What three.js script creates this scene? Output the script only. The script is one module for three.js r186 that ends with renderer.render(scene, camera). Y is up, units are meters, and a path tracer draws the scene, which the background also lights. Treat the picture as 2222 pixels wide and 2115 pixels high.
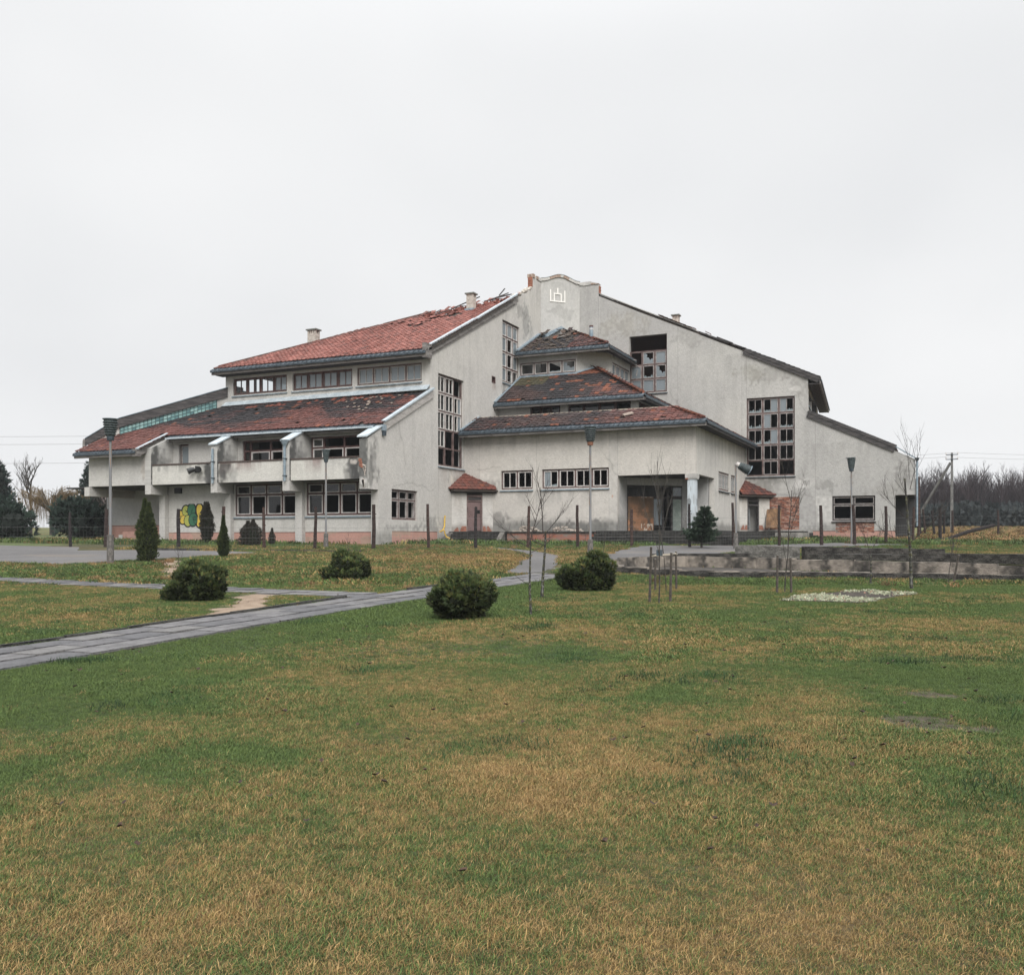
import * as THREE from 'three';
import { mergeGeometries } from 'three/addons/utils/BufferGeometryUtils.js';

// ------------------------------------------------------------------ camera, sky, sun, exposure
const scene = new THREE.Scene();
const ALPHA = 24.4508 * Math.PI / 180, SA = Math.sin(ALPHA), CA = Math.cos(ALPHA);
const EYE = new THREE.Vector3(24.958, 1.65, 61.6);
const camera = new THREE.PerspectiveCamera(54.57, 1024 / 974, 0.1, 2500);
camera.position.copy(EYE);
camera.lookAt(EYE.x - SA, EYE.y, EYE.z - CA);
camera.setViewOffset(2222, 2115, -1.5, -110.7, 2222, 2115);       // rising front of a view camera: verticals stay upright
camera.updateProjectionMatrix();

const renderer = new THREE.WebGLRenderer({ antialias: true });
renderer.setSize(1024, 974);
renderer.toneMapping = THREE.LinearToneMapping;
renderer.toneMappingExposure = 1.95;
renderer.shadowMap.enabled = true;
renderer.shadowMap.type = THREE.PCFSoftShadowMap;

// value noise on an integer lattice
function hash(x, y, s) {
  let h = (x * 374761393 + y * 668265263 + s * 1274126177) | 0;
  h = Math.imul(h ^ (h >>> 13), 1274126177); h ^= h >>> 16;
  return (h >>> 0) / 4294967296;
}
function vn(x, y, s = 0) {
  const xi = Math.floor(x), yi = Math.floor(y); let fx = x - xi, fy = y - yi;
  fx = fx * fx * (3 - 2 * fx); fy = fy * fy * (3 - 2 * fy);
  const a = hash(xi, yi, s), b = hash(xi + 1, yi, s), c = hash(xi, yi + 1, s), d = hash(xi + 1, yi + 1, s);
  return a + (b - a) * fx + (c - a) * fy + (a - b - c + d) * fx * fy;
}
function fbm(x, y, s = 0, o = 4) {
  let a = 0, w = 0.5, t = 0;
  for (let i = 0; i < o; i++) { a += w * vn(x, y, s + i * 17); t += w; x = x * 2.03 + 5.1; y = y * 2.03 - 3.7; w *= 0.5; }
  return a / t;
}
const sstep = (a, b, x) => { const t = Math.min(1, Math.max(0, (x - a) / (b - a))); return t * t * (3 - 2 * t); };
const lerp = (a, b, t) => a + (b - a) * t;
function rng(seed) { let a = seed >>> 0; return () => { a = (a + 0x6D2B79F5) | 0; let t = Math.imul(a ^ (a >>> 15), 1 | a); t = (t + Math.imul(t ^ (t >>> 7), 61 | t)) ^ t; return ((t ^ (t >>> 14)) >>> 0) / 4294967296; }; }

// an even overcast that brightens towards the zenith
{
  const W = 512, H = 256, d = new Float32Array(W * H * 4), S = 0.452;
  for (let j = 0; j < H; j++) for (let i = 0; i < W; i++) {
    const el = ((j + 0.5) / H - 0.5) * Math.PI, se = Math.sin(el), az = (i + 0.5) / W * Math.PI * 2;
    const cx = Math.cos(az) * Math.cos(el) * 2.2, cz = Math.sin(az) * Math.cos(el) * 2.2;
    const n = fbm(cx / (0.35 + Math.abs(se)) + 9, cz / (0.35 + Math.abs(se)) + 4, 3, 4) - 0.5;
    let L = S * (1 + 1.55 * sstep(0.42, 1.0, se)) * (1 + 0.15 * n);
    const t = 0.5 + n * 0.6;
    let r = L * lerp(0.967, 0.992, t), g = L * lerp(0.985, 0.995, t), b = L * lerp(1.012, 0.998, t);
    if (se < 0) { const k = sstep(0, -0.08, se); r = lerp(r, 0.06, k); g = lerp(g, 0.06, k); b = lerp(b, 0.045, k); }
    const o = (j * W + i) * 4; d[o] = r; d[o + 1] = g; d[o + 2] = b; d[o + 3] = 1;
  }
  const sky = new THREE.DataTexture(d, W, H, THREE.RGBAFormat, THREE.FloatType);
  sky.mapping = THREE.EquirectangularReflectionMapping; sky.magFilter = THREE.LinearFilter; sky.minFilter = THREE.LinearFilter; sky.needsUpdate = true;
  scene.background = sky; scene.environment = sky;
}
const sun = new THREE.DirectionalLight(new THREE.Color(1, 0.975, 0.94), 1.5);
sun.position.set(62, 78, 95); sun.target.position.set(8, 0, 20);
sun.castShadow = true; sun.shadow.radius = 70; sun.shadow.mapSize.set(2048, 2048);
Object.assign(sun.shadow.camera, { left: -70, right: 70, top: 70, bottom: -70, near: 1, far: 320 });
scene.add(sun, sun.target);

// ------------------------------------------------------------------ naming and bookkeeping
const used = new Map();
function numbered(n) { const k = used.get(n) || 0; used.set(n, k + 1); return k ? n + '_' + String(k).padStart(3, '0') : n; }
function shade(o) { o.castShadow = true; o.receiveShadow = true; return o; }
function thing(name, label, category, pos = [0, 0, 0], group) {
  const o = new THREE.Group(); o.name = numbered(name); o.position.set(...pos);
  o.userData = { label, category }; if (group) o.userData.group = group;
  scene.add(o); return o;
}
function struct(name, geo, mat) { const o = shade(new THREE.Mesh(geo, mat)); o.name = name; o.userData.kind = 'structure'; scene.add(o); return o; }
function part(name, geo, mat, parent, label) {
  const g = Array.isArray(geo) ? merge(geo) : geo, o = shade(new THREE.Mesh(g, mat)); o.name = name;
  if (label) o.userData.label = label; parent.add(o); return o;
}
function sub(name, parent, label) { const o = new THREE.Group(); o.name = name; if (label) o.userData.label = label; parent.add(o); return o; }

// ------------------------------------------------------------------ geometry helpers
function merge(list) {
  list = list.map((g) => { const q = g.index ? g.toNonIndexed() : g; for (const k of Object.keys(q.attributes)) if (!['position', 'normal', 'uv'].includes(k)) q.deleteAttribute(k); return q; });
  return list.length === 1 ? list[0] : mergeGeometries(list, false);
}
// metre uv from the dominant normal
function uvm(g) {
  if (g.index) g = g.toNonIndexed();
  g.computeVertexNormals();
  const p = g.attributes.position, n = g.attributes.normal, uv = new Float32Array(p.count * 2);
  for (let i = 0; i < p.count; i++) {
    const ax = Math.abs(n.getX(i)), ay = Math.abs(n.getY(i)), az = Math.abs(n.getZ(i));
    if (ay >= ax && ay >= az) { uv[2 * i] = p.getX(i); uv[2 * i + 1] = p.getZ(i); }
    else if (ax > az) { uv[2 * i] = p.getZ(i); uv[2 * i + 1] = p.getY(i); }
    else { uv[2 * i] = p.getX(i); uv[2 * i + 1] = p.getY(i); }
  }
  g.setAttribute('uv', new THREE.BufferAttribute(uv, 2)); return g;
}
function flip(g) {                                                     // mirror in the building's diagonal: x <-> z
  if (g.index) g = g.toNonIndexed(); else g = g.clone();
  for (const k of ['position', 'normal', 'uv']) {
    const a = g.attributes[k]; if (!a) continue; const s = a.itemSize, r = a.array;
    for (let t = 0; t < a.count; t += 3) for (let c = 0; c < s; c++) { const i = (t + 1) * s + c, j = (t + 2) * s + c, q = r[i]; r[i] = r[j]; r[j] = q; }
    if (s === 3) for (let i = 0; i < a.count; i++) { const q = r[3 * i]; r[3 * i] = r[3 * i + 2]; r[3 * i + 2] = q; }
  }
  return g;
}
const fm = (g, m) => (m ? flip(g) : g);
const bx = (x0, x1, y0, y1, z0, z1) => uvm(new THREE.BoxGeometry(Math.abs(x1 - x0), Math.abs(y1 - y0), Math.abs(z1 - z0)).translate((x0 + x1) / 2, (y0 + y1) / 2, (z0 + z1) / 2));
// a flat polygon of 3-D points, given thickness along off
function slab(pts, off) {
  const P = pts.map((p) => new THREE.Vector3(...p)), O = new THREE.Vector3(...off), n = new THREE.Vector3();
  for (let i = 0; i < P.length; i++) { const a = P[i], b = P[(i + 1) % P.length]; n.x += (a.y - b.y) * (a.z + b.z); n.y += (a.z - b.z) * (a.x + b.x); n.z += (a.x - b.x) * (a.y + b.y); }
  const ax = Math.abs(n.x), ay = Math.abs(n.y), az = Math.abs(n.z);
  const flat = P.map((p) => (ay >= ax && ay >= az ? new THREE.Vector2(p.x, p.z) : ax > az ? new THREE.Vector2(p.z, p.y) : new THREE.Vector2(p.x, p.y)));
  const tri = THREE.ShapeUtils.triangulateShape(flat, []), out = [];
  const put = (a, b, c) => out.push(a.x, a.y, a.z, b.x, b.y, b.z, c.x, c.y, c.z);
  const Q = P.map((p) => p.clone().add(O));
  for (const [a, b, c] of tri) {
    const q = new THREE.Vector3().crossVectors(P[b].clone().sub(P[a]), P[c].clone().sub(P[a]));
    if (q.dot(O) < 0) { put(P[a], P[b], P[c]); put(Q[a], Q[c], Q[b]); } else { put(P[a], P[c], P[b]); put(Q[a], Q[b], Q[c]); }
  }
  const s = n.dot(O) < 0;
  for (let i = 0; i < P.length; i++) {
    const j = (i + 1) % P.length;
    if (s) { put(P[i], Q[i], P[j]); put(P[j], Q[i], Q[j]); } else { put(P[i], P[j], Q[i]); put(P[j], Q[j], Q[i]); }
  }
  const g = new THREE.BufferGeometry(); g.setAttribute('position', new THREE.Float32BufferAttribute(out, 3));
  return uvm(g);
}
// a bar of rectangular section between two points; w across, t in the "up" direction
function bar(a, b, w, t, up = [0, 1, 0]) {
  const A = new THREE.Vector3(...a), B = new THREE.Vector3(...b), d = B.clone().sub(A), L = d.length();
  const z = d.normalize(), x = new THREE.Vector3().crossVectors(new THREE.Vector3(...up), z).normalize(), y = new THREE.Vector3().crossVectors(z, x);
  const g = new THREE.BoxGeometry(w, t, L); g.applyMatrix4(new THREE.Matrix4().makeBasis(x, y, z).setPosition(A.add(B).multiplyScalar(0.5)));
  return uvm(g);
}
function cyl(a, b, r0, r1, n = 8) {
  const A = new THREE.Vector3(...a), B = new THREE.Vector3(...b), d = B.clone().sub(A), L = d.length();
  const g = new THREE.CylinderGeometry(r1, r0, L, n, 1); g.applyQuaternion(new THREE.Quaternion().setFromUnitVectors(new THREE.Vector3(0, 1, 0), d.normalize()));
  g.translate((a[0] + b[0]) / 2, (a[1] + b[1]) / 2, (a[2] + b[2]) / 2); return g;
}
function wall(poly, holes, at, th, m) {                                 // outline in (s, y); outer face at z = at (or x = at when mirrored)
  const sh = new THREE.Shape(poly.map((p) => new THREE.Vector2(...p)));
  for (const h of holes) sh.holes.push(new THREE.Path((h.length === 4 && typeof h[0] === 'number' ? [[h[0], h[1]], [h[2], h[1]], [h[2], h[3]], [h[0], h[3]]] : h).map((p) => new THREE.Vector2(...p))));
  const g = new THREE.ExtrudeGeometry(sh, { depth: th, bevelEnabled: false, curveSegments: 4 }); g.translate(0, 0, at - th);
  return fm(uvm(g), m);
}

// ------------------------------------------------------------------ textures
const lin2s = (v) => (v <= 0.0031308 ? v * 12.92 : 1.055 * Math.pow(v, 1 / 2.4) - 0.055);
function tex(W, H, fn, { srgb = true, wm = 1, hm = 1, u0 = 0, v0 = 0, clamp = false } = {}) {
  const d = new Uint8Array(W * H * 4);
  for (let j = 0; j < H; j++) for (let i = 0; i < W; i++) {
    const c = fn((i + 0.5) / W, (j + 0.5) / H), o = (j * W + i) * 4;
    for (let k = 0; k < 3; k++) { const v = srgb ? lin2s(Math.max(0, c[k])) : c[k]; d[o + k] = Math.max(0, Math.min(255, Math.round(v * 255))); }
    d[o + 3] = c.length > 3 ? Math.round(255 * c[3]) : 255;
  }
  const t = new THREE.DataTexture(d, W, H, THREE.RGBAFormat); if (srgb) t.colorSpace = THREE.SRGBColorSpace;
  t.magFilter = THREE.LinearFilter; t.minFilter = THREE.LinearMipmapLinearFilter; t.generateMipmaps = true;
  t.wrapS = t.wrapT = clamp ? THREE.ClampToEdgeWrapping : THREE.RepeatWrapping;
  t.repeat.set(1 / wm, 1 / hm); t.offset.set(-u0 / wm, -v0 / hm); t.needsUpdate = true; return t;
}
// tileable fbm helper: wraps the lattice
function tn(u, v, n, s) { const x = u * n, y = v * n, xi = Math.floor(x), yi = Math.floor(y); let fx = x - xi, fy = y - yi; fx = fx * fx * (3 - 2 * fx); fy = fy * fy * (3 - 2 * fy); const w = (a) => ((a % n) + n) % n;
  const a = hash(w(xi), w(yi), s), b = hash(w(xi + 1), w(yi), s), c = hash(w(xi), w(yi + 1), s), d = hash(w(xi + 1), w(yi + 1), s); return a + (b - a) * fx + (c - a) * fy + (a - b - c + d) * fx * fy; }
const tf = (u, v, n, s, o = 3) => { let a = 0, w = 0.5, t = 0; for (let i = 0; i < o; i++) { a += w * tn(u, v, n << i, s + i); t += w; w *= 0.55; } return a / t; };

const bumpStucco = tex(512, 512, (u, v) => { const n = tf(u, v, 40, 5, 3) * 0.6 + tn(u, v, 128, 9) * 0.4; return [n, n, n]; }, { srgb: false, wm: 2.2, hm: 2.2 });
const bumpFine = tex(256, 256, (u, v) => { const n = tf(u, v, 32, 15, 3); return [n, n, n]; }, { srgb: false, wm: 0.6, hm: 0.6 });
const M = (o) => new THREE.MeshStandardMaterial(o);

// render plaster with weather stains; stain = [x, y, rx, ry, [r,g,b], strength, raggedness]; streak = [x0, x1, yTop, length, [r,g,b], strength]
function plasterMat({ u0, v0, w, h, ppm = 26, seed, base = [0.5, 0.481, 0.452], stains = [], streaks = [], patches = [], damp = null, plinth = null, mottled = 0.5, seams = [], cracks = [] }) {
  const W = Math.min(1400, Math.round(w * ppm)), H = Math.min(1100, Math.round(h * ppm));
  const map = tex(W, H, (a, b) => {
    const x = u0 + a * w, y = v0 + b * h;
    const n1 = fbm(x * 0.22, y * 0.3, seed, 4), n2 = fbm(x * 1.6, y * 0.9, seed + 40, 3), n3 = vn(x * 17, y * 17, seed + 80), n4 = fbm(x * 2.2, y * 0.13, seed + 120, 3), n5 = vn(x * 7.3, y * 6.1, seed + 11);
    let k = 1 + (n1 - 0.5) * 0.24 * mottled * 2 + (n2 - 0.5) * 0.14 + (n3 - 0.5) * 0.17 + (n5 - 0.5) * 0.08;
    k *= 1 - 0.07 * sstep(0.56, 0.8, n4);
    let c = [base[0] * k, base[1] * k, base[2] * k * (1 - (n1 - 0.5) * 0.05)];
    if (n3 > 0.94) c = c.map((q) => q * 0.78);
    const mix = (t, col) => { for (let i = 0; i < 3; i++) c[i] = lerp(c[i], col[i] * (0.8 + 0.4 * n5), t); };
    for (const [px, py, pw, ph, col, tt] of patches) if (x > px && x < px + pw && y > py && y < py + ph) mix(tt, col);
    for (const [sx, sy, rx, ry, col, st, rg = 1] of stains) {
      const dx = (x - sx) / rx, dy = (y - sy) / ry; if (Math.abs(dx) > 2.2 || Math.abs(dy) > 2.2) continue;
      const q = Math.sqrt(dx * dx + dy * dy) + (n2 - 0.5) * 1.5 * rg + (n5 - 0.5) * 0.7 * rg; mix(st * (1 - sstep(0.45, 1.15, q)), col);
    }
    for (const [x0, x1, yt, len, col, st] of streaks) {
      if (x < x0 || x > x1 || y > yt || y < yt - len) continue;
      const q = (yt - y) / len, e = Math.min(1, (x - x0) / 0.15, (x1 - x) / 0.15), s = sstep(0.36, 0.74, fbm(x * 2.6, y * 0.45, seed + 7, 4));
      mix(st * e * s * (1 - q) * sstep(0, 0.06, q + 0.02), col);
    }
    if (damp) { const hgt = damp[0] + damp[1] * fbm(x * 0.7, 3.3, seed + 3, 4) + (n2 - 0.5) * 0.5, q = 1 - sstep(hgt * 0.35, hgt, y - (damp[3] ?? v0)); mix(q * 0.75, damp[2]); }
    if (plinth && y < plinth[0] && (!plinth[1] || plinth[1](x))) { const q = 1 + (n2 - 0.5) * 0.35 + (n3 - 0.5) * 0.12; c = [0.43 * q, 0.245 * q, 0.2 * q]; if (y > plinth[0] - 0.04) c = c.map((e) => e * 0.45); if (fbm(x * 1.1, y * 2, seed + 60, 3) > 0.62) mix(0.4, [0.3, 0.27, 0.2]); }
    for (const [sx, wd] of seams) { const d = Math.abs(x - sx); if (d < wd) mix(0.3, [0.2, 0.19, 0.18]); else if (d < wd * 2.6 && x > sx) mix(0.1, [0.62, 0.6, 0.58]); }
    for (const [ax, ay, bx1, by1] of cracks) {
      const wx = x + (n5 - 0.5) * 0.07 + (n2 - 0.5) * 0.5, wy = y + (n5 - 0.5) * 0.07 + (n2 - 0.5) * 0.4, dx = bx1 - ax, dy = by1 - ay, t = Math.max(0, Math.min(1, ((wx - ax) * dx + (wy - ay) * dy) / (dx * dx + dy * dy))), d = Math.hypot(wx - ax - t * dx, wy - ay - t * dy);
      if (d < 0.022) mix(0.3, [0.12, 0.115, 0.11]); else if (d < 0.12) mix(0.12 * (1 - d / 0.12), [0.2, 0.18, 0.15]);
    }
    return c;
  }, { wm: w, hm: h, u0, v0, clamp: true });
  return M({ map, roughness: 0.95, bumpMap: bumpStucco, bumpScale: 0.018 });
}

// ------------------------------------------------------------------ shared materials
const genericPlaster = M({ map: tex(512, 512, (u, v) => { const k = 1 + (tf(u, v, 3, 21, 5) - 0.5) * 0.28 + (tn(u, v, 128, 4) - 0.5) * 0.16, q = sstep(0.6, 0.85, tf(u, v * 0.999, 5, 31, 3)) * 0.18; return [0.49 * k * (1 - q), 0.475 * k * (1 - q), 0.45 * k * (1 - q)]; }, { wm: 6, hm: 6 }), roughness: 0.95, bumpMap: bumpStucco, bumpScale: 0.03 });
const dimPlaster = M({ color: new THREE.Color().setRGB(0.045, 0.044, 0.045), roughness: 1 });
const noiseMap = (c0, c1, n, seed, wm, hm, ax = 1, ay = 1) => tex(256, 256, (u, v) => { const t = tf(u, v, n, seed, 4) * 0.7 + tn(u, v, n * 8, seed + 5) * 0.3, q = sstep(0.25, 0.75, t); return [lerp(c0[0], c1[0], q), lerp(c0[1], c1[1], q), lerp(c0[2], c1[2], q)]; }, { wm, hm });
function woodMap(c0, c1, seed, wm = 1.6, hm = 0.35, vert = false) {
  return tex(256, 256, (u, v) => { if (vert) { const q = u; u = v; v = q; } const g = 0.5 * tn(u, v, 4, seed) + 0.5 * tn(u * 0.25 % 1, v, 64, seed + 1), k = sstep(0.2, 0.8, g * 0.7 + 0.3 * tn(u, v, 128, seed + 2)), d = tn(u, v, 32, seed + 9) > 0.86 ? 0.6 : 1; return [lerp(c0[0], c1[0], k) * d, lerp(c0[1], c1[1], k) * d, lerp(c0[2], c1[2], k) * d]; }, { wm, hm });
}
const zinc = M({ map: noiseMap([0.17, 0.225, 0.27], [0.33, 0.39, 0.43], 6, 51, 1.7, 1.1), roughness: 0.5, metalness: 0.25 });
const zincDark = M({ map: noiseMap([0.018, 0.026, 0.034], [0.075, 0.098, 0.118], 7, 53, 1.3, 0.9), roughness: 0.5, metalness: 0.25 });
const zincPale = M({ map: noiseMap([0.36, 0.42, 0.46], [0.55, 0.6, 0.63], 6, 57, 1.5, 1.2), roughness: 0.5, metalness: 0.2 });
const greyWood = M({ map: woodMap([0.09, 0.08, 0.075], [0.3, 0.28, 0.265], 61), roughness: 0.9, bumpMap: bumpFine, bumpScale: 0.01 });
const paleWood = M({ map: woodMap([0.26, 0.24, 0.225], [0.5, 0.475, 0.45], 63), roughness: 0.9 });
const darkWood = M({ map: woodMap([0.025, 0.024, 0.025], [0.1, 0.09, 0.088], 65), roughness: 0.9, bumpMap: bumpFine, bumpScale: 0.01 });
const frameRed = M({ map: woodMap([0.035, 0.017, 0.016], [0.12, 0.062, 0.056], 71, 0.7, 0.7), roughness: 0.75 });
const frameFaded = M({ map: woodMap([0.06, 0.037, 0.034], [0.19, 0.132, 0.122], 73, 0.7, 0.7), roughness: 0.8 });
const sashWhite = M({ map: woodMap([0.36, 0.33, 0.315], [0.66, 0.63, 0.6], 75, 0.6, 0.6), roughness: 0.65 });
const weatheredSash = M({ map: woodMap([0.16, 0.14, 0.135], [0.42, 0.39, 0.375], 76, 0.6, 0.6), roughness: 0.75 });
const glassClear = new THREE.MeshPhysicalMaterial({ color: new THREE.Color().setRGB(0.86, 0.9, 0.91), transmission: 1, thickness: 0, roughness: 0.03, ior: 1.5 });
const glassDusty = new THREE.MeshPhysicalMaterial({ color: new THREE.Color().setRGB(0.27, 0.31, 0.335), transmission: 0.3, thickness: 0, roughness: 0.14, ior: 1.55 });
const glassShard = new THREE.MeshPhysicalMaterial({ color: new THREE.Color().setRGB(0.32, 0.38, 0.4), transmission: 0.4, thickness: 0, roughness: 0.2, ior: 1.5 });
const brickMat = M({ map: noiseMap([0.19, 0.07, 0.045], [0.36, 0.155, 0.1], 9, 81, 0.9, 0.9), roughness: 0.95 });
const mortar = M({ map: noiseMap([0.17, 0.13, 0.11], [0.38, 0.32, 0.28], 9, 83, 0.8, 0.8), roughness: 1 });
const mossConcrete = M({ map: noiseMap([0.012, 0.013, 0.013], [0.075, 0.072, 0.065], 6, 87, 1.6, 1.0), roughness: 0.95, bumpMap: bumpFine, bumpScale: 0.02 });
const soilDark = M({ map: noiseMap([0.02, 0.016, 0.012], [0.075, 0.06, 0.046], 8, 89, 0.8, 0.8), roughness: 1, bumpMap: bumpFine, bumpScale: 0.03 });

// ------------------------------------------------------------------ the derelict culture hall, built in metres along its own two walls
const hall = thing('concrete_building', 'large derelict pale rendered building with stepped red tile roofs and broken windows', 'building');
const BLACK = [0.05, 0.05, 0.048], GREY = [0.2, 0.195, 0.185], RUST = [0.26, 0.19, 0.17], DUST = [0.62, 0.6, 0.575], GREEN = [0.17, 0.17, 0.11];

// gable outline along the diagonal mirror: s runs from the nook outwards
const gable = [[23.5, 4.02], [23.5, 6.4], [22.1, 7.12], [17.3, 9.42], [17.3, 11.75], [14.5, 13.2], [10.2, 15.2], [6.2, 17.1], [5.75, 17.32], [5.4, 17.36], [4.95, 17.72], [4.6, 17.74], [4.2, 18.08], [3.7, 18.24], [3.45, 18.45], [3.45, 19.33], [2.05, 19.37]];
const gableR = [[23.5, 4.28], [23.5, 6.4], [22.4, 6.95], [17.3, 9.42], [17.3, 11.75], [13.6, 13.62], [13.1, 13.82], [11.9, 14.36], [10.2, 15.17], [6.2, 17.0], [3.45, 18.32], [3.45, 19.2], [2.9, 19.36], [2.05, 19.37]];
const winHoles = [[13.5, 5.64, 16.5, 10.66], [5.65, 11.45, 8.25, 15.32]];
{
  const mat = plasterMat({ u0: 0, v0: 1, w: 24, h: 19, ppm: 40, seed: 3, base: [0.495, 0.475, 0.446], mottled: 0.4,
    stains: [[22.9, 5.6, 0.5, 1.0, GREY, 0.6], [23.2, 4.9, 0.3, 0.8, BLACK, 0.5], [23.1, 1.8, 0.5, 0.6, GREEN, 0.55], [14.4, 4.75, 0.75, 0.7, [0.33, 0.31, 0.28], 0.85, 1.3], [14.9, 4.85, 0.3, 0.6, [0.66, 0.62, 0.54], 0.6], [4.6, 15.9, 0.5, 1.5, [0.24, 0.24, 0.23], 0.6], [3.8, 14.6, 0.45, 1.6, [0.26, 0.26, 0.25], 0.5], [5.6, 16.4, 0.9, 0.4, GREY, 0.5], [13.9, 4.5, 0.9, 0.5, GREY, 0.35], [20.2, 2.2, 1.6, 0.28, GREY, 0.5], [17.5, 2.3, 1.0, 0.5, GREY, 0.55], [9.5, 11.0, 0.3, 0.4, [0.33, 0.25, 0.22], 0.5], [8, 11.1, 0.4, 0.8, GREY, 0.4]],
    streaks: [[22.3, 23.4, 6.6, 2.4, GREY, 0.5], [13.4, 16.6, 5.6, 1.6, RUST, 0.3], [6.5, 16.8, 11.6, 2.4, GREY, 0.12], [5.6, 8.3, 11.4, 1.2, GREY, 0.5], [0, 3.4, 19, 3, GREY, 0.35]],
    damp: [0.3, 1.1, [0.25, 0.245, 0.225], 1.35], plinth: [2.02, (x) => x > 16.6 && x < 21.25], cracks: [[21.3, 4.3, 18.6, 4.45], [18.6, 4.45, 16.9, 4.25], [15.1, 5.55, 14.2, 4.0], [20.6, 7.6, 19.9, 5.4]], seams: [[16.5, 0.03], [13.5, 0.03], [3.45, 0.03], [2.05, 0.03], [19.2, 0.02]] });
  const poly = [[0, 1], [22.5, 1], [22.5, 4.02], ...gable, [0, 19.37]];
  part('wall', wall([[2.05, 1], ...poly.slice(1, -1)], [...winHoles, [18.75, 2.6, 21.28, 4.12], [9.3, 11.15, 9.8, 11.55]], 0, 0.35, true), mat, hall);
}
const brickHoles = [[14.82, 2.2, 16.78, 4.28], [18.95, 2.0, 21.2, 2.72]];
{
  const mat = plasterMat({ u0: 0, v0: 1, w: 24, h: 19, ppm: 40, seed: 14, base: [0.415, 0.405, 0.385], mottled: 0.75,
    stains: [[5, 16.2, 2.2, 0.9, [0.34, 0.325, 0.29], 0.6], [9.6, 14.9, 1.2, 0.5, [0.33, 0.32, 0.3], 0.55], [15, 12.1, 1.6, 0.6, [0.3, 0.29, 0.27], 0.6], [13.7, 12.4, 0.9, 0.6, [0.3, 0.29, 0.25], 0.5], [16.6, 11.3, 0.6, 0.9, [0.31, 0.3, 0.28], 0.5], [16.4, 11.1, 0.45, 0.18, DUST, 0.7], [15, 5.0, 1.6, 0.5, [0.24, 0.235, 0.215], 0.75, 1.3], [17.2, 5.05, 1.2, 0.35, [0.62, 0.6, 0.58], 0.55, 1.5], [18.2, 4.9, 1.1, 0.5, [0.27, 0.265, 0.25], 0.6, 1.3], [15.7, 4.85, 0.6, 0.35, [0.6, 0.58, 0.56], 0.45, 1.5], [22.9, 5.2, 0.7, 1.2, GREY, 0.45], [17.8, 2.1, 1.0, 0.5, GREY, 0.5], [6.0, 11.0, 1.6, 0.5, GREY, 0.35], [17, 3.7, 1.2, 1.0, [0.33, 0.32, 0.31], 0.4], [22.2, 4.6, 1.2, 0.6, [0.28, 0.27, 0.25], 0.45]],
    streaks: [[13.4, 16.6, 5.6, 1.5, GREY, 0.55], [5.5, 8.3, 11.4, 1.3, GREY, 0.5], [17.4, 23.3, 7.6, 1.8, GREY, 0.3], [10, 17.2, 13.6, 2.2, GREY, 0.3], [2, 3.4, 19, 2.5, GREY, 0.35]],
    patches: [[17.75, 2.05, 1.0, 2.25, [0.55, 0.535, 0.51], 0.55]], damp: [0.35, 1.2, [0.25, 0.245, 0.225], 1.6], plinth: [2.12, (x) => x > 17.6], cracks: [[17.7, 4.32, 13.6, 4.5], [16.6, 5.6, 17.6, 4.4], [8.4, 11.4, 9.6, 9.8], [17.2, 9.4, 16.7, 10.7]], seams: [[13.5, 0.02], [17.75, 0.02], [3.45, 0.035], [9.0, 0.02], [13.2, 0.02]] });
  part('wall', wall([[2.05, 1], [22.38, 1], [22.38, 4.28], ...gableR], [winHoles[0], winHoles[1], ...brickHoles, [18.75, 2.75, 21.25, 4.28]], 0, 0.35, false), mat, hall, 'grey stained gable wall with a brick patch and a tall window');
}
const copingBrick = M({ map: noiseMap([0.2, 0.12, 0.09], [0.42, 0.34, 0.28], 9, 184, 0.9, 0.9), roughness: 0.95 });
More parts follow.
